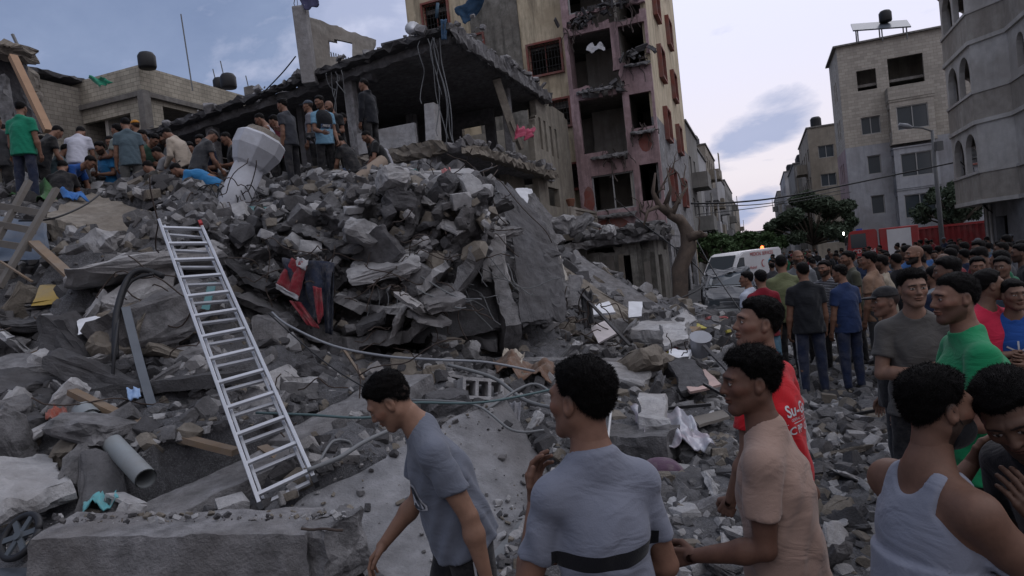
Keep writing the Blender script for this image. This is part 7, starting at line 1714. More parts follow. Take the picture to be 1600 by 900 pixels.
# wrecked car
pc = P(1140, 478, 22.5); T = thing('wrecked_car', 'crushed dusty grey car on the debris in front of the white van', 'car', (pc.x, pc.y, .1)); T.rotation_euler = (R(3), R(-5), R(75)); gp = plain('dusty_grey_paint', (.10, .105, .115), .6, .2, .3, 3, .4, dirt=.7, dirtc=(.16, .16, .165))
o = hull(T, 'body', [(-2.1, .25), (-2.15, .7), (-1.9, .85), (-1.0, .95), (1.5, 1.0), (2.05, .9), (2.1, .3)], 1.65, gp, I4, .08)
bm = bmesh.new(); bm.from_mesh(o.data); bmesh.ops.subdivide_edges(bm, edges=bm.edges, cuts=5, use_grid_fill=True)
for v in bm.verts: v.co += Vector((fbm(v.co, 1.6, 3), fbm(v.co, 1.6, 7), fbm(v.co, 1.6, 11))) * .13
bm.to_mesh(o.data); bm.free()
b = MB()
for p, q in (((-1.0, -.75, .9), (-.35, -.6, 1.36)), ((-1.0, .75, .9), (-.4, .62, 1.18)), ((1.5, -.75, .95), (1.0, -.6, 1.3)), ((1.5, .7, .95), (1.0, .6, 1.22)), ((.35, -.78, .9), (.3, -.62, 1.34))): b.bar(p, q, .07)
b.obj('pillars', gp, T); rf = slab_mesh([Vector((-.42, -.64, 1.38)), Vector((1.05, -.64, 1.33)), Vector((1.05, .64, 1.24)), Vector((-.45, .66, 1.16))], (0, 0, -.04), (14, 12, 1), .05, .03, 4); link('roof', rf, gp, T)
b = MB(); b.prism([(-.95, -.74, .92), (-.95, .74, .92), (-.42, .64, 1.15), (-.4, -.62, 1.35)], (-.015, 0, .015)); b.obj('windscreen', M_PANE, T)
b = MB(); b.box(-.9, 1.4, -.7, .7, .5, .98); b.obj('cabin', M_BLACK, T)
for x in (-1.35, 1.35):
    for y in (-.78, .78): wheel_(T, (x, y, .3), .3, .2)
b = MB(); b.box(-2.2, -2.14, -.7, -.4, .55, .7); b.obj('headlight', M_PANE, T); b = MB(); b.box(-2.2, -2.14, .4, .7, .55, .7); b.obj('headlight', M_PANE, T)
# fire truck
M_FT = plain('fire_red', (.36, .03, .03), .45, 0, .1, 2, .05, spec=.4, dirt=.2)
a0, b0 = Sinv(P(1330, 400, 38)); a1, b1 = Sinv(P(1440, 400, 36)); p0 = P(1326, 400, 38.5); p1 = P(1430, 400, 37.0); Lx = (Vector((p1.x, p1.y, 0)) - Vector((p0.x, p0.y, 0))).length
T = thing('fire_truck', 'red fire truck with a square cab and white side panel beside the crowd', 'fire truck', (p0.x, p0.y, 0)); T.rotation_euler = (0, 0, math.atan2(p1.y - p0.y, p1.x - p0.x)); k = Lx / 3.8
zt = P(1345, 360, 38).z
hull(T, 'cab', [(0, .5), (-.02, 1.2), (.14, zt - .1), (.25, zt), (1.45, zt), (1.5, zt - .1), (1.5, .5)], 2.2, M_FT, I4, .05)
b = MB(); b.box(.2, .95, -1.13, -1.104, 1.45, zt - .18); b.obj('side_window', M_PANE, T); b = MB(); b.prism([(-.03, -.95, 1.3), (-.03, .95, 1.3), (.12, .95, zt - .15), (.12, -.95, zt - .15)], (-.02, 0, 0)); b.obj('windscreen', M_PANE, T)
b = MB(); b.box(1.6, Lx + .2, -1.15, 1.15, .6, zt - .02); b.obj('tank_body', M_FT, T, bevel=.03); b = MB(); b.box(1.95, Lx - .15, -1.17, -1.153, .9, zt - .12); o = b.obj('side_panel', M_VAN, T)
b = MB(); b.bar((-.05, -1.2, zt - .35), (-.05, -1.2, zt - .75), .14, .1); b.bar((.1, -1.1, zt - .2), (-.05, -1.2, zt - .35), .03); b.obj('mirror', M_BLACK, T)
b = MB(); b.box(.5, .8, -.8, .8, zt + .003, zt + .1); b.obj('light_bar', plain('blue_lamp', (.05, .1, .4), .3), T)
flat_text(T, 'CD 5454', .3, Matrix.Translation((.82, -1.112, 1.25)) @ MS, M_VAN)
b = MB(); b.lathe([(.01, 0), (.09, 0), (.07, .05)], Matrix.Translation((-.1, -.9, zt - .08)) @ Matrix.Rotation(R(-90), 4, 'Y'), 12); b.obj('headlight', emit('lamp_white', (1, .95, .85), 14), T)
for x in (.7, 2.6, Lx - .4):
    for y in (-1.0, 1.0): wheel_(T, (x, y, .48), .48, .3)
b = MB(); b.box(.1, Lx, -.5, .5, .45, .6); b.obj('chassis', M_BLACK, T)
# red corrugated container behind
q0, q1 = P(1428, 400, 39.5), P(1548, 395, 37.0); L2 = (q1 - q0).length; T = thing('red_container', 'long red corrugated container behind the lamp post', 'container', (q0.x, q0.y, 0)); T.rotation_euler = (0, 0, math.atan2(q1.y - q0.y, q1.x - q0.x)); zz = P(1500, 352, 38).z; b = MB()
for i in range(int(L2 / .28)): b.box(i * .28, i * .28 + .14, -.05, 0, .2, zz); b.box(i * .28 + .14, i * .28 + .28, 0, .04, .2, zz)
b.obj('side', plain('dark_red_paint', (.19, .02, .022), .6, 0, .15, 2, .1, dirt=.25), T); b = MB(); b.box(0, L2, .05, 2, .2, zz); b.obj('box', plain('dark_red_paint', (.2, .02, .02)), T); b = MB(); b.box(-.05, L2 + .05, -.08, .049, zz + .003, zz + .12); b.obj('top_rail', M_FT, T)
# distant lights in the street: headlamps of far cars
for (px, py, c) in ((1187, 389, None), (1198, 404, 'o')):
    if c: 
        p = P(px, py, 60); T = thing('parked_car', 'distant dark car with a lit orange lamp in the street', 'car', (p.x, p.y, 0)); hull(T, 'body', [(-.9, .3), (-.9, .9), (-.6, 1.35), (.6, 1.35), (.9, .9), (.9, .3)], 1.8, M_BLACK, I4, .1)
        b = MB(); b.box(-.8, -.55, -.93, -.905, .75, .9); b.obj('headlight', em, T)
# ================================================================ the people
CROSS = dict(ra=dict(u=(.22, .28, -1), f=(-1, .55, .12), p=(0, -1, -.2), curl=.3), la=dict(u=(.22, .25, -1), f=(-1, .80, .02), p=(0, -1, .3), curl=.3))
BEND = dict(lean=72, head=(0, 25, 0), ra=dict(u=(.1, .95, -.25), f=(0, 1, -.1)), la=dict(u=(.15, .95, -.1), f=(-.1, 1, -.2)), rl=((.15, .30, -1), (.05, -.25, -1)), ll=((.2, .15, -1), (.05, -.3, -1)))
CROUCH = dict(lean=25, head=(0, -12, 0), ra=dict(u=(.15, .8, -.7), f=(-.3, .8, -.5)), la=dict(u=(.2, .7, -.8), f=(-.4, .8, -.3)), rl=((.25, .95, -.25), (.0, -.62, -.78)), ll=((.3, .9, -.05), (.0, -.3, -.95)))
WALK = dict(lean=6, rl=((.03, .35, -1), (.02, -.1, -1)), ll=((.03, -.25, -1), (.02, -.45, -1)))
LEANF = dict(lean=28, head=(0, -18, 0), ra=dict(u=(.15, .5, -.8), f=(-.1, .9, -.4)), la=dict(u=(.2, .4, -.9), f=(-.2, .9, -.3)))
REACH = dict(lean=5, ra=dict(u=(.5, .5, -.4), f=(.1, .8, .5)), la=dict(u=(.2, .3, -1), f=(-.2, .9, .1)))
HOLD = dict(lean=8, head=(0, -18, 0), ra=dict(u=(.15, .15, -1), f=(-.5, .9, .15)), la=dict(u=(.15, .15, -1), f=(-.5, .9, .1)))
def put(label, px, py, d, face, pose=None, o=None, lod=1, group=None, s=None, build=1.0, skin=SKIN, extra=None, gz=None):
    pose = dict(pose or {}); tgt = P(px, py, d); J = rig(pose, 1.0, build); hc = J['hc']
    g = (H(tgt.x, tgt.y) + .02) if gz is None else gz
    if s is None: s = min(1.07, max(.90, (tgt.z - g) / hc.z))
    J = rig(pose, s, build); off = Matrix.Rotation(R(face), 4, 'Z') @ J['hc']; loc = tgt - off
    return person(label, pose, o, loc, face, lod, s, build, group, skin, extra)
BLK = (.012, .012, .014); NVY = (.016, .022, .045); GRY = (.10, .105, .115); WHT = (.42, .42, .44); DGR = (.035, .036, .04); JEAN = (.045, .06, .10); OLV = (.085, .088, .05); TAN_ = (.27, .17, .12)
M_DEC = plain('print_white', (.45, .45, .47), .8, 0, .05, 5, 0); M_DECB = plain('print_black', (.01, .01, .012), .8, 0, .05, 5, 0)
def strip(w, l): return mesh('strip', [(-w / 2, -l / 2, 0), (w / 2, -l / 2, 0), (w / 2, l / 2, 0), (-w / 2, l / 2, 0)], [(0, 1, 2, 3)])
def stripes_on(side='l', n=3, reach=(.06, .95), low=False, mat=None):
    def fx(T, J, parts):
        H_, K, A = J['hip_' + side], J['kn_' + side], J['an_' + side]; sg = 1 if side == 'r' else -1
        for (a, b_) in ([(H_, K)] + ([(K, A)] if low else [])):
            ax = (b_ - a).normalized(); out_ = Vector((sg, 0, 0)); fr = ax.cross(out_).normalized(); p = a.lerp(b_, .5); l = (b_ - a).length * (.98 if low else .9)
            for k in range(n): decal('side_stripe', strip(.009, l), parts['trousers'], p + fr * ((k - 1) * .019), fr, -ax, out_, mat or M_DEC, parts['trousers'])
    return fx
# --- the boy in grey
def boyx(T, J, parts):
    stripes_on('l')(T, J, parts); tf = J['tf']; m3 = tf.to_3x3().normalized()
    r, u, n = m3 @ V3(-.35, .94, 0), m3 @ V3(0, 0, 1), m3 @ V3(-.94, .35, 0)
    r, u, n = m3 @ V3(-1, .0, 0), m3 @ V3(0, 0, 1), m3 @ V3(0, 1, 0)
    o = tf @ V3(-.045, .1, .26)
    me = mesh('badge', [(0, .062, 0), (-.02, .055, 0), (-.052, -.035, 0), (-.045, -.055, 0), (.045, -.055, 0), (.052, -.035, 0), (.02, .055, 0)], [(0, 1, 2, 3, 4, 5, 6)]); decal('chest_badge', me, parts['shirt'], o, r, u, n, M_DEC, parts['shirt'], .003)
    me = mesh('badge', [(0, .053, 0), (-.015, .047, 0), (-.045, -.032, 0), (-.039, -.047, 0), (.039, -.047, 0), (.045, -.032, 0), (.015, .047, 0)], [(0, 1, 2, 3, 4, 5, 6)]); decal('badge_field', me, parts['shirt'], o, r, u, n, plain('badge_dark', (.035, .04, .05)), parts['shirt'], .006)
    decal('badge_letter', text_mesh('A', .065, bold=.002), parts['shirt'], o - u * .008, r, u, n, M_DEC, parts['shirt'], .009)
    H_, K = J['hip_l'], J['kn_l']; p = H_.lerp(K, .62); ax = (K - H_).normalized()
    for k in range(3): b_ = mesh('bar', [(k * .013, 0, 0), (k * .013 + .009, 0, 0), (k * .013 - .004 + .001, .02 + .012 * k, 0), (k * .013 - .012, .016 + .012 * k, 0)], [(0, 1, 2, 3)]); decal('small_logo', b_, parts['trousers'], p, V3(-.3, 1, 0), -ax, V3(-.6, .75, 0), M_DEC, parts['trousers'])
put('boy in a grey t-shirt and black striped shorts leaning forward past the big slab', 610, 628, 2.8, 112, dict(lean=19, head=(-14, -16, 0), twist=-6, la=dict(u=(.20, -.06, -1), f=(.12, .18, -1), p=(1, .3, 0), curl=.4), ra=dict(u=(.15, .45, -.9), f=(.05, .9, -.45), p=(-.4, 0, -1), curl=.3), rl=((.05, .25, -1), (.02, -.2, -1)), ll=((.05, -.05, -1), (.02, -.2, -1))),
    dict(shirt='tee', c=(.115, .125, .155), tc=BLK, hair='fade', legs='short', loose=1.6, hem=-.04), 0, s=.96, skin=(.235, .130, .088), extra=boyx, build=1.0)
# --- grey polo with black band
def polo_mat():
    m = cloth('polo_grey', (.155, .165, .205)); t = m.node_tree; b = t.nodes['Principled BSDF']; src = b.inputs['Base Color'].links[0].from_socket
    tcn = _n(t, 'ShaderNodeTexCoord'); sp = _n(t, 'ShaderNodeSeparateXYZ'); t.links.new(tcn.outputs['Object'], sp.inputs[0])
    w = tnoise(t, tcn.outputs['Object'], 4, 2, .5); ad = _n(t, 'ShaderNodeMath', operation='MULTIPLY_ADD'); t.links.new(w, ad.inputs[0]); ad.inputs[1].default_value = .03; t.links.new(sp.outputs[2], ad.inputs[2])
    fac = tramp(t, ad.outputs[0], [(0, 0), (.001, 0)]); n = fac.node; n.color_ramp.interpolation = 'CONSTANT'
    mr = _n(t, 'ShaderNodeMath', operation='COMPARE'); t.links.new(ad.outputs[0], mr.inputs[0]); mr.inputs[1].default_value = 1.262; mr.inputs[2].default_value = .022
    ab_ = _n(t, 'ShaderNodeMath', operation='ABSOLUTE'); t.links.new(sp.outputs[0], ab_.inputs[0]); lt = _n(t, 'ShaderNodeMath', operation='LESS_THAN'); t.links.new(ab_.outputs[0], lt.inputs[0]); lt.inputs[1].default_value = .168
    ml = _n(t, 'ShaderNodeMath', operation='MULTIPLY'); t.links.new(mr.outputs[0], ml.inputs[0]); t.links.new(lt.outputs[0], ml.inputs[1])
    t.nodes.remove(n); t.links.new(tmix(t, ml.outputs[0], src, (.006, .006, .008)), b.inputs['Base Color']); return m
put('man in a grey polo shirt with a black band seen from behind holding his chin', 908, 628, 2.05, 14, dict(lean=3, head=(34, 4, 0), la=dict(u=(.36, .22, -1), f=(-.36, .42, .95), h=(-.10, .2, 1), p=(-.6, -.8, 0), curl=.35), ra=dict(u=(.26, .15, -1), f=(-.9, .6, .1), p=(0, -1, 0))),
    dict(shirt='polo', mat=polo_mat(), tc=DGR, hair='thick', loose=1.3, hem=-.16), 0, skin=(.19, .10, .068), build=.80)
# --- beige t-shirt
put('young man in a beige t-shirt with curly hair looking left', 1172, 600, 2.45, 62, dict(lean=5, head=(26, 4, 0), la=dict(u=(.12, .12, -1), f=(-.05, 1, -.12), p=(-1, 0, 0), curl=.85), ra=dict(u=(.45, -.30, -1), f=(-.55, .55, -.45), curl=.7)),
    dict(shirt='tee', c=(.27, .185, .15), tc=BLK, hair='curly', loose=1.6, hem=-.2), 0, skin=(.125, .062, .042))
# --- red t-shirt
def redx(T, J, parts):
    tf = J['tf']; m3 = tf.to_3x3().normalized(); n = m3 @ V3(0, -1, 0); r = m3 @ V3(1, 0, 0); u = m3 @ V3(0, 0, 1)
    for t_, sz, dz, bd in (('Su-Gal', .075, .30, .0015), ('GENERAL TRADING', .018, .262, 0), ('C PP CR', .05, .215, .001)): decal('back_print', text_mesh(t_, sz, bold=bd), parts['shirt'], tf @ V3(-.012, -.1, dz), r, u, n, M_DEC, parts['shirt'])
    decal('print_line', strip(.004, .2), parts['shirt'], tf @ V3(-.012, -.1, .247), u, r, n, M_DEC, parts['shirt'])
put('young man in a bright red t-shirt with white print looking up to the left', 1184, 508, 3.25, 48, dict(lean=2, head=(40, 10, 0), la=dict(u=(.2, .1, -1), f=(-.1, .5, -.9), curl=.6), ra=dict(u=(.32, .0, -1), f=(-.75, .35, -.35), curl=.5)),
    dict(shirt='tee', c=(.42, .012, .018), tc=NVY, hair='fade', loose=1.4, hem=-.14), 0, skin=(.20, .11, .078), extra=redx)
# --- undershirt man and his neighbour
def maskx(T, J, parts):
    hf = J['hf']; I = Matrix.Identity(4)
    def f(pw):
        p = to_local(pw, hf); d = g_ell(p, I, (0, .032, -.062), (.066, .080, .060)); d = smax(d, p[:, 2] + .028, .004); d = smax(d, -(p[:, 1] - .012), .004); return d * hf.to_scale()[0]
    lo, hi = bounds([hf @ V3(x, y, z) for x in (-.1, .1) for y in (-.1, .14) for z in (-.15, 0)], .01); V, Q = surfnet(f, lo, hi, .004); link('face_mask', mesh('face_mask', V, Q, True), cloth('mask_black', (.008, .008, .01)), T)
    b = MB()
    for sg in (-1, 1): b.tube([hf @ V3(.064 * sg, .03, -.035), hf @ V3(.078 * sg, 0, .0), hf @ V3(.083 * sg, -.02, .02)], .0015, 4)
    b.obj('mask_straps', M_DECB, T)
put('man in a grey white undershirt and black face mask turned to the right', 1464, 640, 1.95, -82, dict(lean=7, head=(-2, 4, 0), ra=dict(u=(.12, .72, -.8), f=(.08, .75, .75), curl=.4), la=dict(u=(.3, .7, -.6), f=(-.1, .6, .8))),
    dict(shirt='vest', c=(.20, .21, .255), tc=BLK, hair='thick', hem=-.16, beard=.8, loose=1.2), 0, skin=(.15, .080, .055), extra=maskx, build=1.05)
put('dark haired man at the right edge with his hand on his cheek', 1582, 648, 1.92, 100, dict(lean=26, head=(34, -12, 0), la=dict(u=(.2, .65, -.8), f=(-.45, .1, 1), h=(-.2, -.05, 1), p=(-1, -.3, 0), curl=.3), ra=dict(u=(.1, .3, -1), f=(-.3, .8, .1))),
    dict(shirt='tee', c=BLK, tc=BLK, hair='thick', beard=.5), 0, skin=(.10, .055, .038))
# --- green polo
def greenx(T, J, parts):
    tf = J['tf']; m3 = tf.to_3x3().normalized(); me = mesh('patch', [(-.03, -.10, 0), (.03, -.11, 0), (.045, -.02, 0), (.035, .09, 0), (-.01, .11, 0), (-.035, .02, 0)], [(0, 1, 2, 3, 4, 5)])
    decal('back_print', me, parts['shirt'], tf @ V3(.06, -.1, .03), m3 @ V3(1, 0, 0), m3 @ V3(0, 0, 1), m3 @ V3(0, -1, 0), plain('mixed_print', (.30, .28, .30), .8, 0, .7, 60, 0), parts['shirt'])
put('heavy man in a green polo shirt with crossed arms looking left', 1492, 468, 3.35, 72, dict(CROSS, lean=4, head=(14, 2, 0), fat=1.25), dict(shirt='polo', c=(.012, .185, .075), tc=BLK, hair='short', beard=.45, loose=1.4), 0, skin=(.20, .108, .075), extra=greenx, build=1.14)
put('boy in a grey brown t-shirt with crossed arms facing the camera', 1427, 452, 4.5, 160, dict(CROSS, head=(8, 0, 0)), dict(shirt='tee', c=(.075, .07, .066), tc=BLK, hair='thick', loose=1.4), 0, skin=(.21, .12, .085))
put('boy in a black cap and black t-shirt looking left', 1383, 472, 5.0, 78, dict(head=(8, 0, 0)), dict(shirt='tee', c=BLK, tc=DGR, cap=BLK, hair='short'), 1, skin=(.20, .11, .078))
put('young man in a crimson t-shirt with crossed arms looking right', 1546, 447, 5.1, 196, dict(CROSS, head=(62, 0, 0)), dict(shirt='tee', c=(.45, .022, .055), tc=BLK, hair='thick', loose=1.3), 1, skin=(.17, .095, .066))
def bluex(T, J, parts):
    tf = J['tf']; m3 = tf.to_3x3().normalized(); n = m3 @ V3(0, 1, 0)
    for a in (0, 60, 120): c, s_ = math.cos(R(a)), math.sin(R(a)); decal('chest_print', strip(.012, .16), parts['shirt'], tf @ V3(0, .1, .25), m3 @ V3(-c, 0, s_), m3 @ V3(s_, 0, c), n, M_DEC, parts['shirt'])
put('boy in a blue t-shirt with a white star print at the right edge', 1584, 462, 5.0, 150, dict(CROSS, head=(20, 0, 0)), dict(shirt='tee', c=(.02, .07, .26), tc=NVY, hair='thick'), 1, skin=(.17, .095, .066), extra=bluex)
# --- standing group in the middle
put('young man in a white t-shirt left of the dark red shirt', 1166, 437, 9.6, 40, dict(head=(30, 0, 0)), dict(shirt='tee', c=(.40, .43, .50), tc=NVY, hair='thick'), 1)
put('young man in a dark red t-shirt and light jeans seen from behind', 1188, 436, 9.0, 5, {}, dict(shirt='tee', c=(.17, .012, .022), tc=(.10, .20, .28), hair='thick'), 1)
put('stocky man in an olive shirt seen from behind in the standing group', 1221, 412, 9.8, 8, dict(head=(-35, 0, 0)), dict(shirt='long', c=(.115, .125, .065), tc=BLK, hair='short', beard=.8), 1, build=1.12)
put('bald bearded man in a grey shirt facing the camera, standing group', 1247, 403, 10.9, 178, {}, dict(shirt='tee', c=GRY, tc=BLK, hair='bald', beard=.85), 1, build=1.08)
put('man in a black t-shirt and navy striped track trousers seen from behind', 1254, 424, 8.9, -4, {}, dict(shirt='tee', c=(.014, .015, .018), tc=NVY, hair='short', loose=1.5), 1, build=1.06, extra=lambda T, J, p: (stripes_on('l', low=True)(T, J, p), stripes_on('r', low=True)(T, J, p)))
put('bearded man in a dark pinstriped shirt between the black and navy shirts', 1288, 420, 10.0, 120, dict(lean=4), dict(shirt='tee', mat=cloth('pinstripe', (.02, .02, .025), 0, ((.30, .30, .32), 14)), tc=BLK, hair='thick', beard=.9), 1, build=1.05)
put('young man in navy t-shirt and navy trousers standing with his back turned', 1312, 428, 9.0, 18, dict(head=(25, -5, 0)), dict(shirt='tee', c=(.018, .032, .085), tc=(.016, .024, .055), hair='fade'), 1)
put('man in a dark olive t-shirt looking left behind the navy shirt', 1324, 405, 10.8, 84, {}, dict(shirt='tee', c=(.055, .055, .04), tc=BLK, hair='thick', beard=.5), 1, build=1.08)
put('young man in a tan brown t-shirt and black trousers facing away', 1357, 408, 9.4, 40, dict(head=(20, 0, 0)), dict(shirt='tee', c=(.20, .125, .085), tc=DGR, hair='thick'), 1)
put('bald man with a black beard and black t-shirt in profile', 1428, 399, 8.6, 84, dict(head=(6, 6, 0)), dict(shirt='tee', c=BLK, tc=BLK, hair='bald', beard=1.0), 1, build=1.12)
put('man in a pale shirt standing behind the boy with crossed arms', 1458, 432, 7.4, 10, {}, dict(shirt='tee', c=(.20, .22, .24), tc=DGR, hair='short'), 1)
put('man in a dark green rescue jacket with a round emblem at the right', 1562, 408, 7.6, 30, {}, dict(shirt='long', c=(.012, .10, .05), tc=BLK, hair='short'), 1, build=1.05, extra=lambda T, J, p: decal('round_emblem', mesh('e', [(math.cos(R(a)) * .06, math.sin(R(a)) * .06, 0) for a in range(0, 360, 30)], [tuple(range(12))]), p['shirt'], J['tf'] @ V3(0, -.1, .32), J['tf'].to_3x3() @ V3(1, 0, 0), J['tf'].to_3x3() @ V3(0, 0, 1), J['tf'].to_3x3() @ V3(0, -1, 0), M_DEC, p['shirt']))
put('man in a navy shirt between the green polo and the crimson t-shirt', 1528, 418, 7.8, 150, {}, dict(shirt='tee', c=(.03, .033, .045), tc=BLK, hair='thick'), 1)

# --- searchers on the crest, left part
GC = 'people searching on the crest of the heap'
def crest(label, px, py, d, face, pose, o, lod=2, s=1.0, **k): o.setdefault('tc', BLK); return put(label, px, py, d, face, pose, o, lod, GC, s=s, **k)
crest('man in a green t-shirt with his back turned, left end of the crest', 33, 170, 11.6, -5, dict(head=(10, -8, 0)), dict(c=(.012, .17, .10), tc=NVY, hair='short'), 1, build=1.1)
crest('man in black leaning forward right of the green shirt', 89, 207, 12.4, -30, LEANF, dict(c=BLK, hair='short'))
crest('person in a blue shirt cut by the left picture edge', 4, 205, 12.4, -20, LEANF, dict(c=(.02, .12, .30), hair='short'))
crest('second person in dark clothes at the left picture edge', -6, 190, 12.0, 10, {}, dict(c=DGR, hair='short'))
crest('man in a white t-shirt bending over on the left crest', 126, 208, 12.9, 12, LEANF, dict(c=(.42, .42, .48), tc=DGR, hair='short', legs='short'))
crest('crouching person in a teal grey shirt beside the white t-shirt', 103, 236, 12.6, -40, CROUCH, dict(c=(.06, .09, .10), hair='short'))
crest('bearded man in a bright blue shirt reaching down behind the white t-shirt', 156, 232, 13.2, 150, HOLD, dict(c=(.03, .16, .34), hair='thick', beard=.8))
crest('man in a pale grey green t-shirt raising his arm with a lamp', 182, 204, 13.3, 80, REACH, dict(c=(.16, .18, .17), tc=JEAN, hair='thick'))
crest('tall man in a slate t-shirt and grey trousers with his back turned', 196, 195, 12.7, 30, dict(lean=4, head=(10, -20, 0)), dict(c=(.07, .10, .12), tc=(.07, .07, .068), hair='short'), 1)
crest('person in an orange cap behind the slate t-shirt', 211, 197, 13.8, 60, {}, dict(c=GRY, cap=(.35, .15, .02)))
crest('dark haired man in black looking down beside the orange cap', 223, 213, 13.8, 150, HOLD, dict(c=BLK, hair='thick'))
crest('man bent double in a strong blue t-shirt and jeans', 140, 254, 12.3, -85, BEND, dict(c=(.015, .06, .22), tc=JEAN, hair='short'))
crest('man in dark green stooping left of the cream sweater', 241, 219, 13.5, -110, LEANF, dict(c=(.03, .07, .05), hair='thick'))
crest('bearded man looking down left of the cream sweater', 254, 217, 13.6, 130, HOLD, dict(c=GRY, hair='short', beard=.9))
crest('man in a cream long sleeved sweater leaning to the left', 262, 210, 12.9, 75, LEANF, dict(shirt='long', c=(.33, .28, .23), hair='short'), 1)
crest('crouching figure in dark brown at the foot of the cream sweater', 232, 262, 12.2, 70, CROUCH, dict(c=(.03, .028, .025), hair='short'))
crest('man in a grey t-shirt crouching behind the dark brown figure', 246, 240, 12.9, 90, CROUCH, dict(c=(.16, .16, .17), hair='short'))
crest('man in a navy t-shirt with a beard facing the camera left of the column', 313, 221, 12.9, 160, HOLD, dict(c=NVY, hair='thick', beard=.8))
crest('man in a black cap and black shirt stooping beside the column', 332, 213, 12.7, -40, LEANF, dict(c=DGR, cap=BLK))
crest('man with light face behind the capital of the column', 353, 217, 13.0, 120, HOLD, dict(c=BLK, hair='short'))
crest('man bent double in a bright blue t-shirt and black trousers left of the column', 276, 266, 12.0, 95, BEND, dict(c=(.03, .15, .32), hair='short'))
crest('man with dark hair between the two bent men', 296, 232, 13.4, 200, HOLD, dict(c=DGR, hair='thick'))
crest('crouching person in black with his back turned on the left crest', 98, 262, 12.0, 20, CROUCH, dict(c=BLK, hair='short'))
crest('man in black trousers leaning in behind the green shirt', 64, 222, 13.2, -70, LEANF, dict(c=(.05, .05, .055), hair='short'))
crest('person in grey looking down near the middle of the left crest', 172, 222, 13.8, 190, HOLD, dict(c=(.12, .12, .13), hair='short'))
# right part, beside the column
crest('man in a dark grey t-shirt standing right of the column looking left', 441, 165, 13.2, 70, dict(lean=4, head=(10, -8, 0), ra=dict(u=(.3, .3, -1), f=(-.3, .9, .5)), la=dict(u=(.1, -.05, -1), f=(0, .3, -1))), dict(c=(.035, .037, .045), tc=(.02, .02, .024), hair='thick'), 1)
crest('man in a pale tank top behind the capital', 406, 187, 13.6, 100, dict(LEANF, lean=14), dict(shirt='vest', c=(.33, .36, .42), hair='short'), 1)
crest('man in a dark burgundy shirt behind the dark grey t-shirt', 428, 190, 13.9, 90, HOLD, dict(c=(.09, .015, .025), hair='thick'), 1)
crest('man in a grey cap and yellow strap behind the press vest', 481, 166, 14.0, 90, {}, dict(c=(.12, .12, .14), tc=BLK, cap=(.05, .06, .08)), 1)
def pressx(T, J, parts):
    tf, s = J['tf'], J['s']; fy = (tf.to_3x3() @ V3(0, 1, 0)).normalized()
    def f(p):
        d = g_ell(p, tf, (0, .005, .30), (.205, .175, .24)) * s; lp = to_local(p, tf); return smax(smax(d, (-.0 - lp[:, 2] + .06), .01), np.abs(lp[:, 0]) - .155, .02)
    lo, hi = bounds([tf @ V3(x, y, z) for x in (-.25, .25) for y in (-.25, .25) for z in (-.05, .6)], .02); V, Q = surfnet(f, lo, hi, .015); v = link('press_vest', mesh('press_vest', V, Q, True), cloth('vest_black', (.012, .013, .016)), T)
    m3 = tf.to_3x3().normalized()
    for sg in (1, -1):
        rr, nn = m3 @ V3(-sg, 0, 0), m3 @ V3(0, sg, 0); o = tf @ V3(0, .1 * sg, .20)
        decal('press_patch', mesh('p', [(-.10, -.035, 0), (.10, -.035, 0), (.10, .035, 0), (-.10, .035, 0)], [(0, 1, 2, 3)]), v, o, rr, m3 @ V3(0, 0, 1), nn, plain('patch_blue', (.10, .14, .25)), v, .004); decal('press_lettering', text_mesh('PRESS', .058, bold=.001), v, o, rr, m3 @ V3(0, 0, 1), nn, M_VAN, v, .009)
crest('man in a light blue shirt and black press vest holding a camera', 499, 160, 13.2, 215, dict(lean=3, head=(-70, -15, 0), ra=dict(u=(.1, .2, -1), f=(-.2, .8, -.3)), la=dict(u=(.1, .1, -1), f=(0, .5, -.8))), dict(c=(.14, .26, .36), tc=BLK, hair='thick', beard=.6), 1, extra=pressx)
crest('bald bearded man looking down beside the press vest', 514, 167, 13.8, 150, dict(HOLD), dict(c=BLK, hair='bald', beard=.9), 1)
crest('man in a black t-shirt with cropped hair bending his head down', 534, 186, 13.9, -70, dict(LEANF, lean=22, head=(0, -30, 0)), dict(c=(.014, .014, .016), hair='crop'), 1)
crest('man in black sitting low with jeans right of the press vest', 530, 222, 13.5, 60, CROUCH, dict(c=BLK, tc=JEAN, hair='short'), 1)
crest('tall man in a black hooded jacket standing high on the heap looking left', 568, 133, 14.2, 62, dict(head=(22, -8, 0)), dict(shirt='hoodie', c=(.013, .014, .018), tc=BLK, hair='crop'), 1, s=1.02)
crest('crouching man in black with folded hands below the tall hooded man', 573, 214, 13.7, 105, CROUCH, dict(c=(.014, .014, .015), hair='crop', beard=.6), 1)
crest('man in a white t-shirt crouching behind the man in black', 584, 224, 14.2, 130, CROUCH, dict(c=(.30, .30, .33), hair='short'), 2)
# hand held things of the crest
b = MB(); c = P(485, 212, 12.9); b.box(-.08, .08, -.06, .06, -.05, .05, Matrix.Translation(c)); b.tube([c, c + Vector((-.02, -.1, -.08))], .045, 10); tag(b.obj('camera', M_BLACK, bevel=.008), 'black camera held low by the man in the press vest', 'camera')

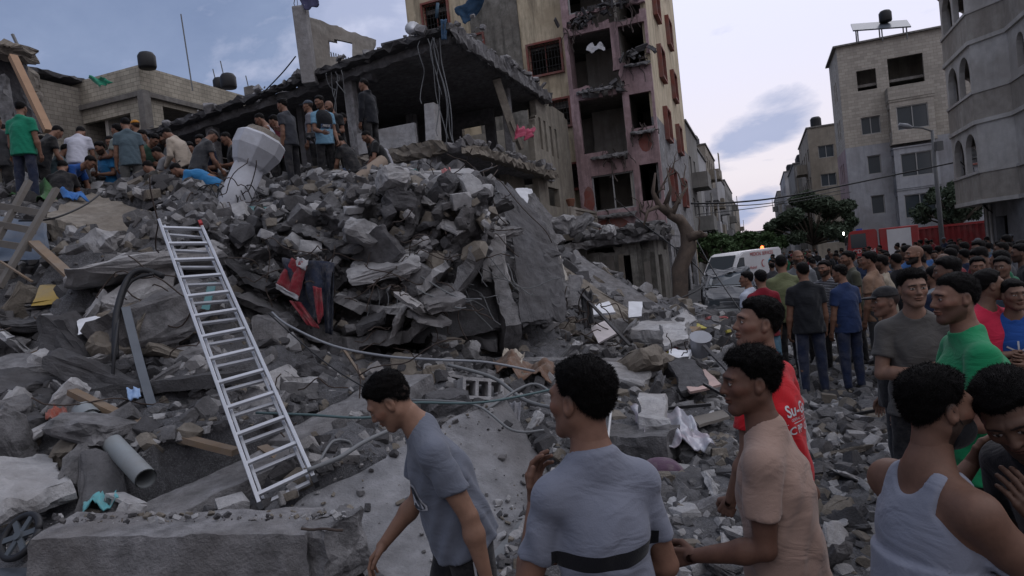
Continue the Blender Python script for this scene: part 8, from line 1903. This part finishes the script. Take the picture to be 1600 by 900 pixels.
# ---------------------------------------------------------------- the crowd in the street: eight bodies, every person an own copy
tmpl = []
CO = [('black', BLK), ('dark grey', (.04, .04, .045)), ('grey', (.12, .12, .13)), ('navy', NVY), ('white', (.36, .36, .38)), ('olive', (.07, .075, .045)), ('brown', (.10, .065, .045)), ('maroon', (.14, .015, .02)), ('blue', (.03, .08, .20)), ('green', (.02, .12, .06)), ('beige', (.26, .22, .17)), ('slate', (.06, .08, .10)), ('black', (.015, .015, .017)), ('dark blue', (.02, .03, .06))]
for i, (po, ot) in enumerate([({}, dict(hair='short')), (dict(head=(30, 0, 0)), dict(hair='thick')), (CROSS, dict(hair='short', beard=.8)), (dict(head=(-25, 5, 0)), dict(hair='bald', beard=.8)), (HOLD, dict(hair='fade')), (dict(lean=4), dict(cap=GRY)), (dict(CROSS, head=(20, 0, 0)), dict(hair='curly')), (REACH, dict(hair='short')), (dict(), dict(hair='thick', beard=.6, shirt='long'))]):
    T = person('x', po, dict(dict(shirt='tee', c=BLK), **ot), (0, 0, 0), 0, 2, skin=(.125, .068, .046)); tmpl.append((T, [k for k in T.children], ot)); 
KD = {T.name: list(ch) for T, ch, _ in tmpl}
used = set(); cr_rng = random.Random(21); placed = []
HN = {'short': 'short hair', 'thick': 'thick hair', 'bald': 'bald head', 'fade': 'faded hair', 'curly': 'curly hair'}
def copyp(k, loc, face, s, cname, col, label):
    T, ch, ot = tmpl[k]
    if k not in used: used.add(k); c = T; kids = ch
    else:
        c = T.copy(); COL.objects.link(c); kids = []
        for x in ch: y = x.copy(); COL.objects.link(y); y.parent = c; kids.append(y)
    c.location = loc; c.rotation_euler = (0, 0, R(face)); c.scale = (s, s, s); c['label'] = label; c['group'] = 'onlookers crowding the street'
    for y in kids:
        if 'shirt' in y.name and y.material_slots: y.material_slots[0].link = 'OBJECT'; y.material_slots[0].material = cloth('crowd_%.3f_%.3f_%.3f' % col, col)
def where(px, d):
    a = 'near the white van' if px < 1235 else 'under the dark tree' if px < 1325 else 'by the truck cab' if px < 1372 else 'by the white truck panel' if px < 1430 else 'by the street lamp' if px < 1500 else 'below the arcaded building' if px < 1560 else 'at the right edge'
    return a
tries = 0
rows = [(d, int(n)) for d, n in ((6.6, 3), (7.6, 5), (8.8, 6), (10.0, 7), (11.5, 10), (13, 12), (15, 14), (17.5, 14), (20, 14), (23, 14), (27, 14), (31, 12), (36, 12), (44, 12))]
for d0, n in rows:
    for k in range(n):
        for _ in range(14):
            lo_ = 1205 if d0 > 15 else (1370 if d0 > 9.5 else 1450)
            px = cr_rng.uniform(lo_, 1608 if d0 < 26 else (1480 if d0 < 34 else 1340)); d = d0 + cr_rng.uniform(-.7, .9); 
            p = P(px, 400, d); a_, b_ = Sinv(p)
            if a_ > 8.0 and b_ > 22: continue
            if 3.4 < a_ and 34 < p.y: continue
            if all((p.x - q[0]) ** 2 + (p.y - q[1]) ** 2 > .42 for q in placed): break
        else: continue
        placed.append((p.x, p.y)); ti = cr_rng.choice((0, 1, 2, 3, 4, 6, 7, 8, 0, 1, 4, 6, 8, 0, 1, 2, 5, 8, 4)); s = cr_rng.uniform(.92, 1.03) if d < 14 else cr_rng.uniform(.87, .96); cn, col = cr_rng.choice(CO); fc = cr_rng.choice((40, 60, 75, 50, 20, 30, 90, 150, -20, 0, 10)) + cr_rng.uniform(-15, 15)
        fd = 'from behind' if abs(fc) < 50 else 'looking left' if fc < 115 else 'facing the camera'; ot = tmpl[ti][2]
        lab = '%s in %s, %s, %s, %s %s' % ('bearded man' if ot.get('beard') else 'man', cn, 'cap' if 'cap' in ot else HN[ot.get('hair', 'short')], fd, 'near' if d < 12 else 'midway' if d < 19 else 'far', where(px, d))
        copyp(ti, (p.x, p.y, max(0, H(p.x, p.y)) if d < 26 else 0.0), fc, s, cn, col, lab)
for k, (T, ch, ot) in enumerate(tmpl):
    if k not in used:
        for y in ch: bpy.data.objects.remove(y)
        bpy.data.objects.remove(T)
